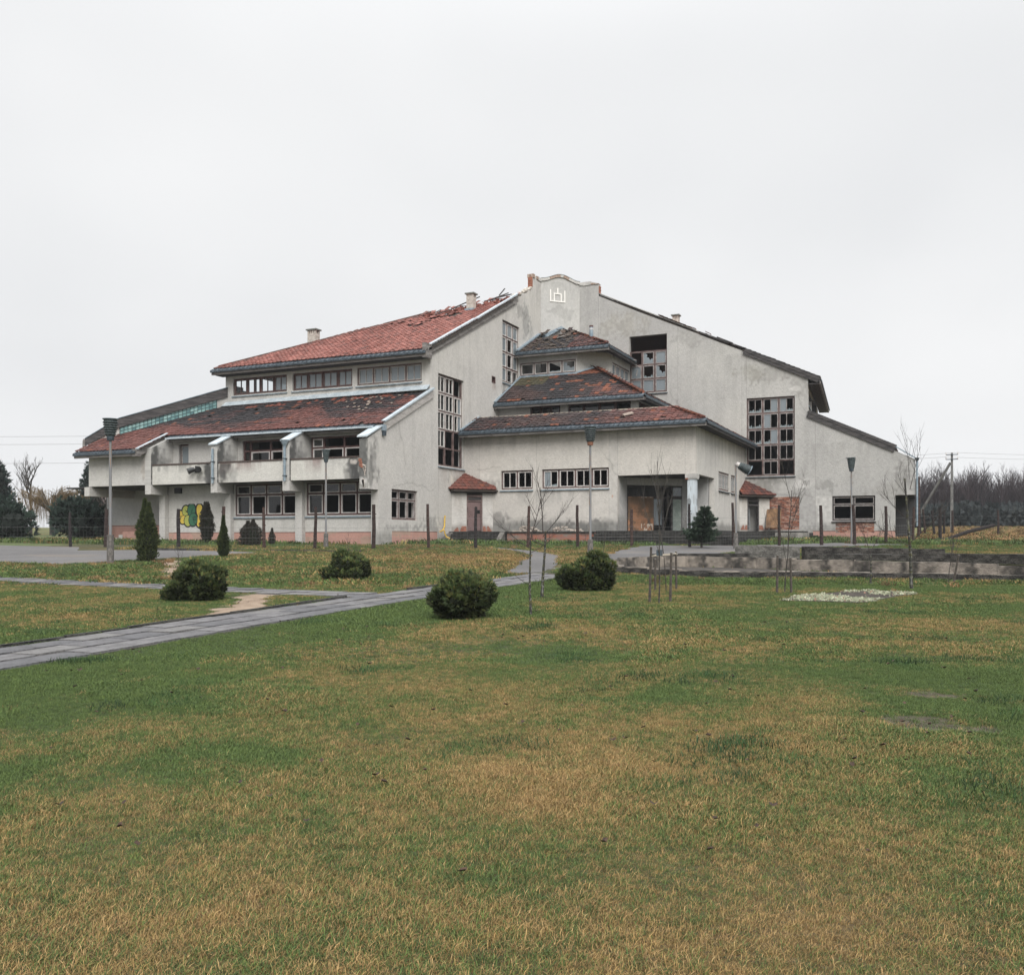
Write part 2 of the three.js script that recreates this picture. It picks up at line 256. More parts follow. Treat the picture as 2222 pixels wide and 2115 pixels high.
// chamfered centre piece with its curved parapet, on the diagonal
{
  const L = 2.05 * Math.SQRT2, sh = new THREE.Shape(); sh.moveTo(0, 7); sh.lineTo(L, 7); sh.lineTo(L, 19.37);
  sh.bezierCurveTo(L * 0.86, 19.36, L * 0.66, 19.58, L * 0.56, 19.74); sh.lineTo(L * 0.44, 19.74); sh.bezierCurveTo(L * 0.34, 19.58, L * 0.14, 19.36, 0, 19.37); sh.lineTo(0, 7);
  let g = new THREE.ExtrudeGeometry(sh, { depth: 0.35, bevelEnabled: false, curveSegments: 8 }); g = uvm(g);
  g.translate(-L / 2, 0, -0.35); g.rotateY(Math.PI / 4); g.translate(1.025, 0, 1.025);
  const mat = plasterMat({ u0: 0, v0: 7, w: 3, h: 13, ppm: 46, seed: 27, base: [0.46, 0.452, 0.432], mottled: 0.4, stains: [[1.5, 17.2, 1.4, 0.5, GREY, 0.25]], streaks: [[0, 3, 19.3, 1.6, GREY, 0.3]] });
  part('wall', g, mat, hall);
  // coping band that follows the parapet, chipped down to brick here and there
  const top = (q) => 19.37 + 0.37 * Math.pow(Math.sin(Math.PI * q), 2.2), cap = [], capb = [], r = rng(8);
  for (let i = 0; i < 14; i++) { const a = i / 14, b = (i + 1) / 14, A = [2.06 * a, top(a) - 0.02, 2.06 * (1 - a)], B = [2.06 * b, top(b) - 0.02, 2.06 * (1 - b)]; const c = bar([A[0] - 0.12, A[1], A[2] - 0.12], [B[0] - 0.12, B[1], B[2] - 0.12], 0.5, 0.2 - r() * 0.04); (r() < 0.3 ? capb : cap).push(c); }
  for (const m of [false, true]) for (let i = 0; i < 5; i++) { const a = 2.0 + i * 0.295, y = 19.3; if (r() < 0.8) (r() < 0.42 ? capb : cap).push(fm(bx(a, a + 0.29, y - 0.12 - r() * 0.05, y + 0.1 - r() * 0.03 - (m || i < 3 ? 0 : 0.12 * (i - 2)), -0.4, 0.06), m)); }
  for (const g of cap) part('coping', g, genericPlaster, hall); for (const g of capb) part('coping', g, copingBrick, hall);
  const tin = []; for (let i = 0; i < 12; i++) { const a = i / 12, b = (i + 1) / 12; tin.push(bar([2.06 * a - 0.12, top(a) + 0.085, 2.06 * (1 - a) - 0.12], [2.06 * b - 0.12, top(b) + 0.085, 2.06 * (1 - b) - 0.12], 0.56, 0.02)); }
  part('flashing', tin, zincPale, hall);
  const be = []; for (const m of [false, true]) for (let j = 0; j < (m ? 9 : 7); j++) be.push(fm(bx(3.452, 3.52 - (j % 3) * 0.012, 18.5 + j * 0.075, 18.5 + j * 0.075 + 0.064, -0.34, -0.01), m));
  part('brickwork', be, brickMat, hall, 'bare brick ends of the parapet').userData.kind = 'stuff';
  // emblem: three uprights standing in a rectangular bracket
  const E = [], W2 = 0.085, b = (x0, x1, y0, y1) => { const q = new THREE.BoxGeometry(x1 - x0, y1 - y0, 0.03); q.translate((x0 + x1) / 2, (y0 + y1) / 2, 0.012); E.push(q); };
  b(-0.575, 0.575, 17.9, 17.9 + W2); b(-0.575, -0.49, 17.985, 18.72); b(0.49, 0.575, 17.985, 18.72);
  b(-0.3, -0.215, 17.985, 18.42); b(0.215, 0.3, 17.985, 18.42); b(-0.3, 0.3, 18.42, 18.5); b(-0.045, 0.045, 18.5, 18.86);
  const eg = merge(E); eg.rotateY(Math.PI / 4); eg.translate(0.885, 0, 1.19);
  part('emblem', eg, M({ color: new THREE.Color().setRGB(0.78, 0.76, 0.72), roughness: 0.8 }), hall, 'white painted emblem of lines near the top of the gable');
}

// ------------------------------------------------------------------ windows
const jag = (r, w, h, kind) => {                                         // outline of a piece of broken glass in a light w x h, origin lower left
  const p = [];
  if (kind === 0) { p.push([0, 0], [w, 0]); let x = w, up = true; const n = 4 + Math.floor(r() * 3); for (let i = 0; i <= n; i++) { p.push([w * (1 - i / n), h * (up ? 0.03 + 0.1 * r() : 0.08 + 0.34 * r() * r() + 0.08 * r())]); up = !up; } }
  else if (kind === 1) { p.push([0, h], [0, 0], [w * (0.15 + 0.2 * r()), 0], [w * (0.1 + 0.2 * r()), h * 0.3], [w * (0.4 + 0.2 * r()), h * 0.45], [w * 0.3, h * 0.7], [w * (0.5 + 0.3 * r()), h]); }
  else if (kind === 2) { p.push([w, 0], [w, h], [w * (0.4 + 0.2 * r()), h], [w * 0.75, h * 0.7], [w * (0.3 + 0.3 * r()), h * 0.5], [w * 0.55, h * 0.25], [w * 0.1, 0]); }
  else { p.push([0, 0], [w, 0], [w, h * (0.25 + 0.2 * r())], [w * 0.82, h * 0.44], [w * 0.66, h * 0.3], [w * 0.52, h * 0.55], [w * 0.3, h * 0.6], [w * 0.36, h * 0.84], [w * 0.14, h], [0, h]); }
  return p;
};
// fate: string of cells in reading order from the top, one letter per cell: c clear, d dusty, n no glass, b broken, s sash missing, x pair of clear + broken
function makeWindow(o) {
  const { u0, u1, y0, y1, at, m = false, cols, rows = 1, lights = 1, rec = 0.14, fate = 'd', frame = frameRed, sash = sashWhite, fw = 0.08, sw = 0.05, sill = true, rowH, seed = 1, label, parent = hall, sillMat = zinc, colW } = o;
  const r = rng(seed * 977 + 5), w = sub('window', parent, label), z1 = at - rec, z0 = z1 - 0.1, F = [];
  const W = u1 - u0, H = y1 - y0, hs = rowH || Array(rows).fill(1 / rows), ws = colW || Array(cols).fill(1 / cols);
  F.push(bx(u0, u0 + fw, y0, y1, z0, z1), bx(u1 - fw, u1, y0, y1, z0, z1), bx(u0 + fw, u1 - fw, y1 - fw, y1, z0, z1), bx(u0 + fw, u1 - fw, y0, y0 + fw, z0, z1));
  const xs = [u0]; ws.forEach((q) => xs.push(xs[xs.length - 1] + q * W)); const ys = [y1]; hs.forEach((q) => ys.push(ys[ys.length - 1] - q * H));
  for (let c = 1; c < cols; c++) F.push(bx(xs[c] - fw * 0.62, xs[c] + fw * 0.62, y0 + fw, y1 - fw, z0 + 0.004, z1 - 0.004));
  for (let k = 1; k < rows; k++) for (let c = 0; c < cols; c++) F.push(bx(xs[c] + (c ? fw * 0.62 : fw), xs[c + 1] - (c < cols - 1 ? fw * 0.62 : fw), ys[k] - fw * 0.5, ys[k] + fw * 0.5, z0 + 0.008, z1 - 0.008));
  part('frame', F.map((g) => fm(g, m)), frame, w);
  let i = 0;
  for (let k = 0; k < rows; k++) for (let c = 0; c < cols; c++) {
    const f = fate[i++ % fate.length]; if (f === 's') continue;
    const a0 = xs[c] + (c ? fw * 0.62 : fw), a1 = xs[c + 1] - (c < cols - 1 ? fw * 0.62 : fw), b1 = ys[k] - (k ? fw * 0.5 : fw), b0 = ys[k + 1] + (k < rows - 1 ? fw * 0.5 : fw), S = [], q0 = z0 + 0.03, q1 = z1 + 0.012;
    S.push(bx(a0, a0 + sw, b0, b1, q0, q1), bx(a1 - sw, a1, b0, b1, q0, q1), bx(a0 + sw, a1 - sw, b1 - sw, b1, q0, q1), bx(a0 + sw, a1 - sw, b0, b0 + sw, q0, q1));
    const lw = (a1 - a0 - 2 * sw - (lights - 1) * sw * 0.8) / lights;
    for (let l = 1; l < lights; l++) { const x = a0 + sw + l * lw + (l - 1) * sw * 0.8; S.push(bx(x, x + sw * 0.8, b0 + sw, b1 - sw, q0 + 0.01, q1 - 0.004)); }
    part('sash', S.map((g) => fm(g, m)), sash, w);
    for (let l = 0; l < lights; l++) {
      const x = a0 + sw + l * (lw + sw * 0.8), y = b0 + sw, h = b1 - b0 - 2 * sw, zp = (q0 + q1) / 2;
      const g1 = f === 'x' ? (l ? 'b' : 'd') : f === 'y' ? (l ? 'd' : 'b') : f === 'z' ? (l ? 'c' : 'n') : f === 'v' ? (l ? 'n' : 'd') : f;
      if (g1 === 'n') continue;
      if (g1 === 'b') { const P = jag(r, lw, h, r() < 0.9 ? 0 : 1 + Math.floor(r() * 2)), sh = new THREE.Shape(P.map((p) => new THREE.Vector2(p[0] + x, p[1] + y))); part('broken_pane', fm(uvm(new THREE.ShapeGeometry(sh).translate(0, 0, zp)), m), glassShard, w); continue; }
      if (g1 === 'h') { const P = jag(r, lw, h, 3), sh = new THREE.Shape(P.map((p) => new THREE.Vector2(p[0] + x, p[1] + y))); part('broken_pane', fm(uvm(new THREE.ShapeGeometry(sh).translate(0, 0, zp)), m), glassDusty, w); continue; }
      const pg = new THREE.PlaneGeometry(lw, h); pg.rotateY((r() - 0.5) * 0.02); pg.rotateX((r() - 0.5) * 0.02); pg.translate(x + lw / 2, y + h / 2, zp);
      part('pane', fm(uvm(pg), m), g1 === 'd' ? glassDusty : glassClear, w);
    }
  }
  if (sill) part('sill', fm(slab([[u0 - 0.05, y0 - 0.02, at - rec], [u1 + 0.05, y0 - 0.02, at - rec], [u1 + 0.05, y0 - 0.07, at + 0.09], [u0 - 0.05, y0 - 0.07, at + 0.09]], [0, -0.045, 0]), m), sillMat, w);
  return w;
}
// tall windows of the two gable walls
makeWindow({ u0: 13.5, u1: 16.5, y0: 5.64, y1: 10.66, at: 0, m: true, cols: 3, rows: 5, lights: 2, fate: 'scc' + 'vcc' + 'vcc' + 'ssc' + 'sss', frame: frameFaded, rec: 0.13, fw: 0.09, sw: 0.05, seed: 2, label: 'tall narrow window of fifteen lights seen at a slant' });
makeWindow({ u0: 13.5, u1: 16.5, y0: 5.64, y1: 10.66, at: 0, cols: 3, rows: 5, lights: 2, fate: 'byx' + 'bvb' + 'byb' + 'nnn' + 'sns', frame: frameFaded, sash: weatheredSash, rec: 0.13, fw: 0.09, sw: 0.04, seed: 5, label: 'tall window of fifteen lights with smashed panes', sillMat: zincDark });
makeWindow({ u0: 5.65, u1: 8.25, y0: 11.45, y1: 15.32, at: 0, m: true, cols: 3, rows: 4, fate: 'ddd' + 'dcd' + 'dnd' + 'ncd', frame: frameRed, rec: 0.12, fw: 0.1, sw: 0.05, seed: 9, label: 'high window beside the tower roofs, steeply foreshortened' });
{ // right counterpart: the top row is gone
  makeWindow({ u0: 5.65, u1: 8.25, y0: 11.45, y1: 14.3, at: 0, cols: 3, rows: 3, fate: 'shd' + 'dbh' + 'ddd', sash: weatheredSash, frame: frameFaded, rec: 0.12, fw: 0.1, sw: 0.05, seed: 12, label: 'high window with an empty dark top half', sillMat: zincDark });
}
// ground windows of the gables
makeWindow({ u0: 18.75, u1: 21.28, y0: 2.6, y1: 4.12, at: 0, m: true, cols: 3, rows: 2, rowH: [0.34, 0.66], fate: 'nnn', frame: frameFaded, sash: weatheredSash, rec: 0.12, fw: 0.08, sw: 0.045, sill: false, seed: 15, label: 'small empty ground floor window under the left gable' });
makeWindow({ u0: 18.75, u1: 21.25, y0: 2.75, y1: 4.28, at: 0, cols: 2, rows: 2, rowH: [0.36, 0.64], fate: 'nn', frame: darkWood, sash: weatheredSash, rec: 0.12, fw: 0.08, sw: 0.045, seed: 16, sillMat: darkWood, label: 'empty ground floor window above a patch of bare brick' });
part('vent_frame', [fm(bx(9.3, 9.8, 11.49, 11.55, -0.2, 0.02), true), fm(bx(9.3, 9.8, 11.15, 11.21, -0.2, 0.02), true), fm(bx(9.3, 9.36, 11.21, 11.49, -0.2, 0.02), true), fm(bx(9.74, 9.8, 11.21, 11.49, -0.2, 0.02), true)], frameRed, hall, 'small square vent frame in the left gable');

// exposed brick: proud courses in front of a mortar bed
function brickPatch(u0, u1, y0, y1, at, m, seed, label, edge = () => true) {
  const r = rng(seed), B = [], P = sub('brick_patch', hall, label); let row = 0;
  for (let y = y0; y < y1 - 0.05; y += 0.078, row++) for (let x = u0 - (row % 2 ? 0.13 : 0); x < u1; x += 0.262) {
    const a = Math.max(u0, x), b = Math.min(u1, x + 0.25); if (b - a < 0.05 || r() < 0.05 || !edge((a + b) / 2, y)) continue;
    B.push(fm(bx(a, b, y, Math.min(y1, y + 0.066), at - 0.1, at - 0.012 + r() * 0.014), m));
  }
  part('mortar', fm(bx(u0 + 0.002, u1 - 0.002, y0 + 0.002, y1 - 0.002, at - 0.3, at - 0.04), m), mortar, P);
  const cols = [brickMat, M({ map: noiseMap([0.26, 0.12, 0.085], [0.46, 0.3, 0.23], 9, 181, 0.9, 0.9), roughness: 0.95 }), M({ map: noiseMap([0.1, 0.045, 0.035], [0.24, 0.13, 0.1], 9, 182, 0.9, 0.9), roughness: 0.95 })], G = [[], [], []];
  for (const b of B) G[Math.floor(r() * 3)].push(b);
  G.forEach((g, i) => { if (g.length) part('brick', g, cols[i], P).userData.kind = 'stuff'; });
}
brickPatch(14.82, 16.78, 2.2, 4.28, 0, false, 31, 'square of bare red brick beside the right porch');
brickPatch(18.95, 21.2, 2.0, 2.72, 0, false, 32, 'bare red brick below the right ground floor window', (x, y) => x > 18.95 + (2.72 - y) * 0.3 + 0.1 * Math.sin(y * 30));

// ------------------------------------------------------------------ tiled roofs
const tileGeo = (() => {
  const W = 0.3, L = 0.43, n = 6, P = [], I = [], prof = (t) => 0.013 * Math.cos(t * Math.PI * 2) + 0.007 * Math.cos(t * Math.PI * 4);
  const g = new THREE.BufferGeometry(), v = [];
  const q = (a, b, c, d) => v.push(...a, ...b, ...c, ...a, ...c, ...d);
  for (let i = 0; i < n; i++) {
    const x0 = (i / n - 0.5) * W, x1 = ((i + 1) / n - 0.5) * W, h0 = prof(i / n), h1 = prof((i + 1) / n);
    q([x0, h0, -L], [x0, h0 + 0.034, 0], [x1, h1 + 0.034, 0], [x1, h1, -L]);
    q([x0, h0 + 0.034, 0], [x0, h0 - 0.012, -0.006], [x1, h1 - 0.012, -0.006], [x1, h1 + 0.034, 0]);
  }
  g.setAttribute('position', new THREE.Float32BufferAttribute(v, 3)); return uvm(g);
})();
const tileMat = M({ color: 0xffffff, map: tex(128, 128, (u, v) => { const k = 0.82 + 0.36 * tf(u, v, 8, 91, 3); return [k * 0.92, k * 0.92, k * 0.92]; }, { wm: 0.6, hm: 0.6 }), roughness: 0.88 });
const mixc = (a, b, t) => [lerp(a[0], b[0], t), lerp(a[1], b[1], t), lerp(a[2], b[2], t)];
const C_PINK = [0.24, 0.093, 0.074], C_RED = [0.16, 0.052, 0.039], C_ORANGE = [0.29, 0.092, 0.042], C_DARK = [0.026, 0.022, 0.024], C_BROWN = [0.075, 0.041, 0.035];
const paleTileBits = M({ color: new THREE.Color().setRGB(0.27, 0.215, 0.18), roughness: 0.95 });
// plane y = ye + s (ze - z), tiles laid in courses from the eave up, kept where inside(x, z)
function tiledRoof(parent, { x0, x1, zt, ze, ye, s, inside, color, m, seed, rough = 0, missing = 0.003, shear = 0 }) {
  const r = rng(seed), len = Math.hypot(1, s), mats = [], cols = [], X = new THREE.Vector3(), Y = new THREE.Vector3(), Z = new THREE.Vector3(), Mx = new THREE.Matrix4(), pitch = 0.335;
  const rows = Math.ceil((ze - zt) * len / pitch);
  for (let k = 0; k < rows; k++) {
    const z = ze - (k * pitch) / len, y = ye + s * (ze - z), bow = (vn(k * 0.4, 1, seed) - 0.5) * 0.015;
    for (let x = x0 + 0.15; x < x1; x += 0.29) {
      const t = inside(x, z); if (!t || r() < missing) continue;
      const slip = t === 2 ? 1 : 0, jx = (r() - 0.5) * (0.012 + rough * 0.05 + slip * 0.14), jz = (r() - 0.5) * (0.02 + rough * 0.08) + slip * (r() - 0.3) * 0.25, tilt = (r() - 0.5) * (0.03 + rough * 0.1 + slip * 0.55), yaw = (r() - 0.5) * (0.02 + rough * 0.1 + slip * 0.9);
      if (slip && r() < 0.35) continue;
      X.set(1, 0, 0); Y.set(0, 1 / len, s / len); Z.set(0, -s / len, 1 / len);
      X.applyAxisAngle(Y, yaw); Z.applyAxisAngle(Y, yaw); Y.applyAxisAngle(X, tilt); Z.applyAxisAngle(X, tilt);
      let px = x + jx, pz = z + jz, py = y + 0.045 + bow + slip * r() * 0.08 + (vn(x * 0.35, z * 0.35, seed) - 0.5) * 0.06;
      if (m) { [px, pz] = [pz, px]; px += shear * pz; for (const q of [X, Y, Z]) { const e = q.x; q.x = q.z; q.z = e; } X.negate(); }
      Mx.makeBasis(X, Y, Z).setPosition(px, py, pz); mats.push(...Mx.elements);
      const c = color(x, z, r); const b = 0.8 + 0.4 * r(); cols.push(c[0] * b, c[1] * b, c[2] * b);
    }
  }
  const im = new THREE.InstancedMesh(tileGeo, tileMat, mats.length / 16); im.instanceMatrix.array.set(mats);
  im.instanceColor = new THREE.InstancedBufferAttribute(new Float32Array(cols), 3); im.name = 'roof_tile'; im.userData.kind = 'stuff'; shade(im); parent.add(im); return im;
}
const deckMat = M({ map: woodMap([0.02, 0.017, 0.015], [0.07, 0.055, 0.045], 95), roughness: 1 });
function deck(parent, pts, yf, m, t = 0.16, mat = deckMat) { return part('roof_deck', fm(slab(pts.map(([x, z]) => [x, (yf.length === 1 ? yf(z) : yf(x, z)) - 0.01, z]), [0, -t, 0]), m), mat, parent); }
const ridgeGeo = (() => { const g = new THREE.CylinderGeometry(0.13, 0.11, 0.42, 8, 1, true, -Math.PI / 2 - 0.2, Math.PI + 0.4); g.rotateX(Math.PI / 2); return uvm(g); })();
const ridgeMats = [[0.24, 0.085, 0.06], [0.17, 0.06, 0.045], [0.1, 0.06, 0.05], [0.29, 0.11, 0.065]].map((c) => M({ color: new THREE.Color().setRGB(...c), roughness: 0.9 }));
function ridgeTiles(parent, a, b, seed, m, pick) {
  const r = rng(seed), A = new THREE.Vector3(...a), B = new THREE.Vector3(...b), d = B.clone().sub(A), n = Math.floor(d.length() / 0.36), z = d.clone().normalize(), x = new THREE.Vector3().crossVectors(new THREE.Vector3(0, 1, 0), z).normalize(), y = new THREE.Vector3().crossVectors(z, x);
  for (let i = 0; i < n; i++) {
    if (r() < 0.04) continue; const o = shade(new THREE.Mesh(ridgeGeo, ridgeMats[pick ? pick(i / n, r) : Math.floor(r() * 4)])); o.name = 'ridge_tile';
    const p = A.clone().lerp(B, (i + 0.5) / n); o.matrix.makeBasis(x, y, z).setPosition(p.x, p.y + 0.02, p.z); if (m) { const e = new THREE.Matrix4().set(0, 0, 1, 0, 0, 1, 0, 0, 1, 0, 0, 0, 0, 0, 0, 1); o.matrix.premultiply(e); }
    o.matrix.decompose(o.position, o.quaternion, o.scale); parent.add(o);
  }
}
// zinc eave strip with standing ribs, gutter lip below, timber behind
function eave(parent, x0, x1, z, y, m, { ribs = true, drop = 0.16, dep = 0.28, mat = zincDark, board = greyWood, ribStep = 0.3 } = {}) {
  const G = [slab([[x0, y + 0.06, z - dep * 0.35], [x1, y + 0.06, z - dep * 0.35], [x1, y - drop * 0.62, z + dep * 0.5], [x0, y - drop * 0.62, z + dep * 0.5]], [0, -0.03, 0]), bx(x0, x1, y - drop * 0.62 - 0.1, y - drop * 0.62 - 0.03, z + dep * 0.3, z + dep * 0.5 - 0.003)];
  if (ribs) for (let x = x0 + 0.05; x < x1; x += ribStep) G.push(bar([x + 0.05, y + 0.075, z - dep * 0.35], [x - 0.03, y - drop * 0.62 + 0.015, z + dep * 0.5], 0.035, 0.03));
  part('gutter', G.map((g) => fm(g, m)), mat, parent);
  part('fascia', [fm(bx(x0 + 0.01, x1 - 0.01, y - drop - 0.16, y - drop + 0.02, z - 0.06, z + 0.06), m)], board, parent);
}

// main roof over the left wing
const mainRoof = sub('roof', hall, 'upper red tile roof, caved in along its ridge');
const yMain = (z) => 11.9 + 0.469 * (17.56 - z);
const ragged = (x, z) => { // 1 whole, 2 loose, 0 gone: the top of the roof has fallen in
  const lineZ = x < -4.9 ? -99 : lerp(9.1, 6.35, (x + 4.9) / 4.9) + (fbm(x * 1.6, 2, 5, 3) - 0.5) * 1.5 - (x > -4.0 && x < -3.1 ? 0.35 : 0);
  if (z < lineZ) return 0; if (z < lineZ + 0.6) return 2; 
  const q = (cx, cz, rx, rz) => { const a = (x - cx) / rx, b = (z - cz) / rz; return a * a + b * b < 1; };
  if (q(-4.1, 12.1, 0.75, 0.22) || q(-3.75, 11.3, 0.5, 0.2)) return vn(x * 6, z * 6, 4) < 0.62 ? 0 : 2;
  if (q(-2.7, 10.2, 0.9, 0.4) || q(-3.6, 10.6, 0.5, 0.2)) return vn(x * 4, z * 5, 6) < 0.42 ? 0 : 2;
  if (q(-6.2, 10.9, 1.2, 0.3)) return vn(x * 5, z * 5, 8) < 0.4 ? 2 : 1;
  return 1;
};
const hipMain = (x, z) => z > 3.5 - x + 0.12;
deck(mainRoof, [[-14.1, 17.85], [0.2, 17.85], [0.2, 7.0], [-0.8, 7.4], [-1.4, 8.3], [-2.2, 8.5], [-3.0, 9.3], [-3.9, 9.9], [-4.7, 9.6], [-5.0, 8.6]], (x, z) => yMain(z), false, 0.14);
tiledRoof(mainRoof, { x0: -14.3, x1: 0.22, zt: 5.4, ze: 18.05, ye: yMain(18.05), s: 0.469, seed: 101, rough: 0.25,
  inside: (x, z) => (hipMain(x, z) ? ragged(x, z) : 0),
  color: (x, z, r) => { const d = fbm(x * 0.5, z * 0.5, 7, 4), hi = sstep(14, 8.5, z); let c = mixc(C_PINK, C_RED, sstep(0.35, 0.7, d) * 0.75 + hi * 0.25); if (z < 3.5 - x + 1.0) c = mixc(c, C_BROWN, 0.55 * r()); return mixc(c, C_BROWN, r() < 0.12 ? 0.5 : 0.05).map((q) => q * 1.16); } });
ridgeTiles(mainRoof, [-14.2, yMain(17.7) + 0.05, 17.7], [-5.0, yMain(8.5) + 0.05, 8.5], 103, false, (t, r) => (r() < 0.7 ? 2 : 1));
eave(mainRoof, -14.35, 0.2, 18.12, yMain(18.12), false, { drop: 0.19, dep: 0.36 });
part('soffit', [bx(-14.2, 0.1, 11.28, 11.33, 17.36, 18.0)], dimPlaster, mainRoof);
// slope towards the far left and the back: only their backs could ever be glimpsed
deck(mainRoof, [[-14.2, -14.2], [-14.2, 17.8], [-5.0, 8.6], [-4.4, 4], [0, 0]], (x, z) => 11.9 + 0.469 * (x + 14.2), false, 0.14, M({ color: new THREE.Color().setRGB(...C_RED), roughness: 0.9 }));
deck(mainRoof, [[-14.2, -14.2], [16.4, -14.2], [3.4, -0.2], [0, 0]], (x, z) => 11.9 + 0.469 * (z + 14.2), false, 0.14, M({ color: new THREE.Color().setRGB(...C_RED), roughness: 0.9 }));
// loose battens and rubble along the break
{ const r = rng(55), B = [], T = []; 
  for (const [a, b] of [[[-0.3, 17.35, 6.3], [-1.6, 16.75, 7.6]], [[-0.9, 17.25, 6.8], [-0.7, 17.75, 6.4]], [[-0.4, 17.45, 6.0], [-1.2, 17.2, 6.6]], [[-1.6, 16.9, 8.2], [-3.2, 16.25, 8.7]], [[-2.6, 16.1, 9.3], [-4.0, 15.6, 9.9]], [[-4.6, 15.9, 9.2], [-3.8, 15.75, 9.5]], [[-0.2, 17.3, 6.9], [-1.3, 16.85, 7.4]], [[-3.9, 15.75, 9.9], [-3.7, 16.0, 9.5]]]) B.push(bar(a, b, 0.05 + r() * 0.05, 0.05));
  for (let i = 0; i < 110; i++) { const x = -4.8 + r() * 4.9, z = lerp(9.5, 6.6, (x + 4.9) / 4.9) + r() * 1.1, w = 0.04 + 0.1 * r(), g = bx(-w, w, -0.012, 0.012, -w * 0.8, w * 0.7); g.rotateX(r() * 2); g.rotateY(r() * 6); g.translate(x, yMain(z) + 0.06 + r() * 0.07, z); T.push(g); }
  part('batten', B, darkWood, mainRoof, 'loose dark roof battens sticking up at the break'); part('tile_debris', T, M({ color: new THREE.Color().setRGB(0.22, 0.085, 0.065), roughness: 0.95 }), mainRoof).userData.kind = 'stuff';
  // rubble edge of the gable above the lost bargeboard
  const R = []; for (let i = 0; i < 34; i++) { const s = 3.5 + r() * 2.6, g = new THREE.DodecahedronGeometry(0.07 + r() * 0.1, 0); g.rotateX(r() * 6); g.scale(1, 0.8, 1); g.translate(-0.05 - r() * 0.25, 18.4 - (s - 3.5) * 0.44 + r() * 0.06, s); R.push(uvm(g)); }
  part('rubble', R, M({ map: noiseMap([0.35, 0.31, 0.27], [0.6, 0.56, 0.5], 8, 201, 0.5, 0.5), roughness: 1 }), hall).userData.kind = 'stuff';
}
// bargeboard of the left gable
part('bargeboard', [bar([0.1, yMain(17.95) - 0.2, 17.95], [0.1, yMain(6.15) - 0.2, 6.15], 0.05, 0.34), bar([0.05, yMain(17.6) - 0.44, 17.6], [0.05, yMain(6.5) - 0.44, 6.5], 0.05, 0.14)], greyWood, mainRoof, 'weathered grey bargeboard along the left gable');
part('flashing', [bar([0.06, yMain(18.05) + 0.09, 18.05], [0.06, yMain(12.2) + 0.09, 12.2], 0.2, 0.1), bar([0.1, yMain(12.1) + 0.07, 12.1], [0.06, yMain(9.1) + 0.1, 9.1], 0.2, 0.09), bar([0.04, yMain(9.0) + 0.08, 9.0], [0.1, yMain(6.1) + 0.14, 6.1], 0.18, 0.09)], zincPale, mainRoof);
part('eave_box', [bx(-0.02, 0.2, 11.22, 11.98, 17.55, 18.2)], greyWood, mainRoof);
// roof of the right wing, seen from its verge
const rightRoof = sub('roof', hall, 'right hand tile roof seen along its verge');
deck(rightRoof, [[0.1, 17.85], [-14.1, 17.85], [-0.5, 3.95], [-0.06, 3.5], [-0.06, 13.2], [0.1, 13.3]], (x, z) => yMain(z) - 0.06, true, 0.12); { const q = rightRoof.children[0].geometry.attributes.position; for (let i = 0; i < q.count; i++) q.setX(i, q.getX(i) + 0.07 * Math.min(0, q.getZ(i))); }
tiledRoof(rightRoof, { x0: -8, x1: 0.0, zt: 3.6, ze: 18.05, ye: yMain(18.05), s: 0.469, m: true, seed: 111, rough: 0.5, shear: 0.07, inside: (x, z) => (z > 3.5 - x + 0.12 ? (x > -0.35 && z > 10.4 && z < 12.9 ? (vn(z * 3, 0, 2) < 0.55 ? 0 : 2) : x > -0.6 && z < 8 ? 0 : 1) : 0), color: (x, z, r) => mixc(mixc(C_PINK, C_BROWN, r() * 0.4), C_DARK, z > 13 ? 0.6 : 0) });
part('bargeboard', [fm(bar([0.1, yMain(17.95) - 0.17, 17.95], [0.1, yMain(13.35) - 0.17, 13.35], 0.05, 0.36), true), fm(bar([0.13, yMain(17.9) - 0.1, 17.9], [0.13, yMain(13.5) - 0.1, 13.5], 0.04, 0.12), true)], darkWood, rightRoof, 'dark bargeboard at the right end of the gable');
part('batten', [fm(bar([0.05, yMain(10.5) - 0.03, 10.5], [0.02, yMain(13.3) + 0.03, 13.3], 0.1, 0.09), true), fm(bar([-0.1, yMain(11.6) + 0.1, 11.6], [0.04, yMain(12.6) + 0.08, 12.6], 0.25, 0.06), true)], darkWood, rightRoof);
const veer = (o) => { const t = 0.07, px = 17.35, c = Math.cos(t), s = Math.sin(t); o.rotation.y = t; o.position.set(px - px * c, 0, px * s); return o; };
const firstSide = rightRoof.children.length; part('fascia', [fm(bx(-14.3, 0.15, 11.35, 11.7, 17.95, 18.03), true), fm(bx(-14.3, 0.1, 11.3, 11.35, 17.36, 17.97), true)], darkWood, rightRoof);
eave(rightRoof, -14.35, 0.12, 18.02, yMain(18.05) - 0.02, true, { ribs: false, drop: 0.2, dep: 0.25 });
rightRoof.children.slice(firstSide).forEach(veer);
part('flashing', [fm(bar([-0.17, yMain(3.5) + 0.0, 3.5], [-0.17, yMain(10.3) + 0.0, 10.3], 0.4, 0.05), true)], genericPlaster, rightRoof);
// mirrored upper facade of the right wing (side view) with its strip windows
veer(part('wall', wall([[-14, 9.2], [-0.36, 9.2], [-0.36, 11.5], [-14, 11.5]], [[-4.7, 10.13, -0.6, 11.15], [-9.1, 10.13, -5.0, 11.15]], 17.28, 0.3, true), genericPlaster, hall));
for (const x of [-4.7, -9.1]) veer(makeWindow({ u0: x, u1: x + 4.1, y0: 10.13, y1: 11.15, at: 17.28, m: true, cols: 4, lights: 2, fate: 'dndd', seed: 40 + x, label: x < -5 ? 'strip window under the right eave, farther one' : 'strip window under the right eave, nearer one' }));

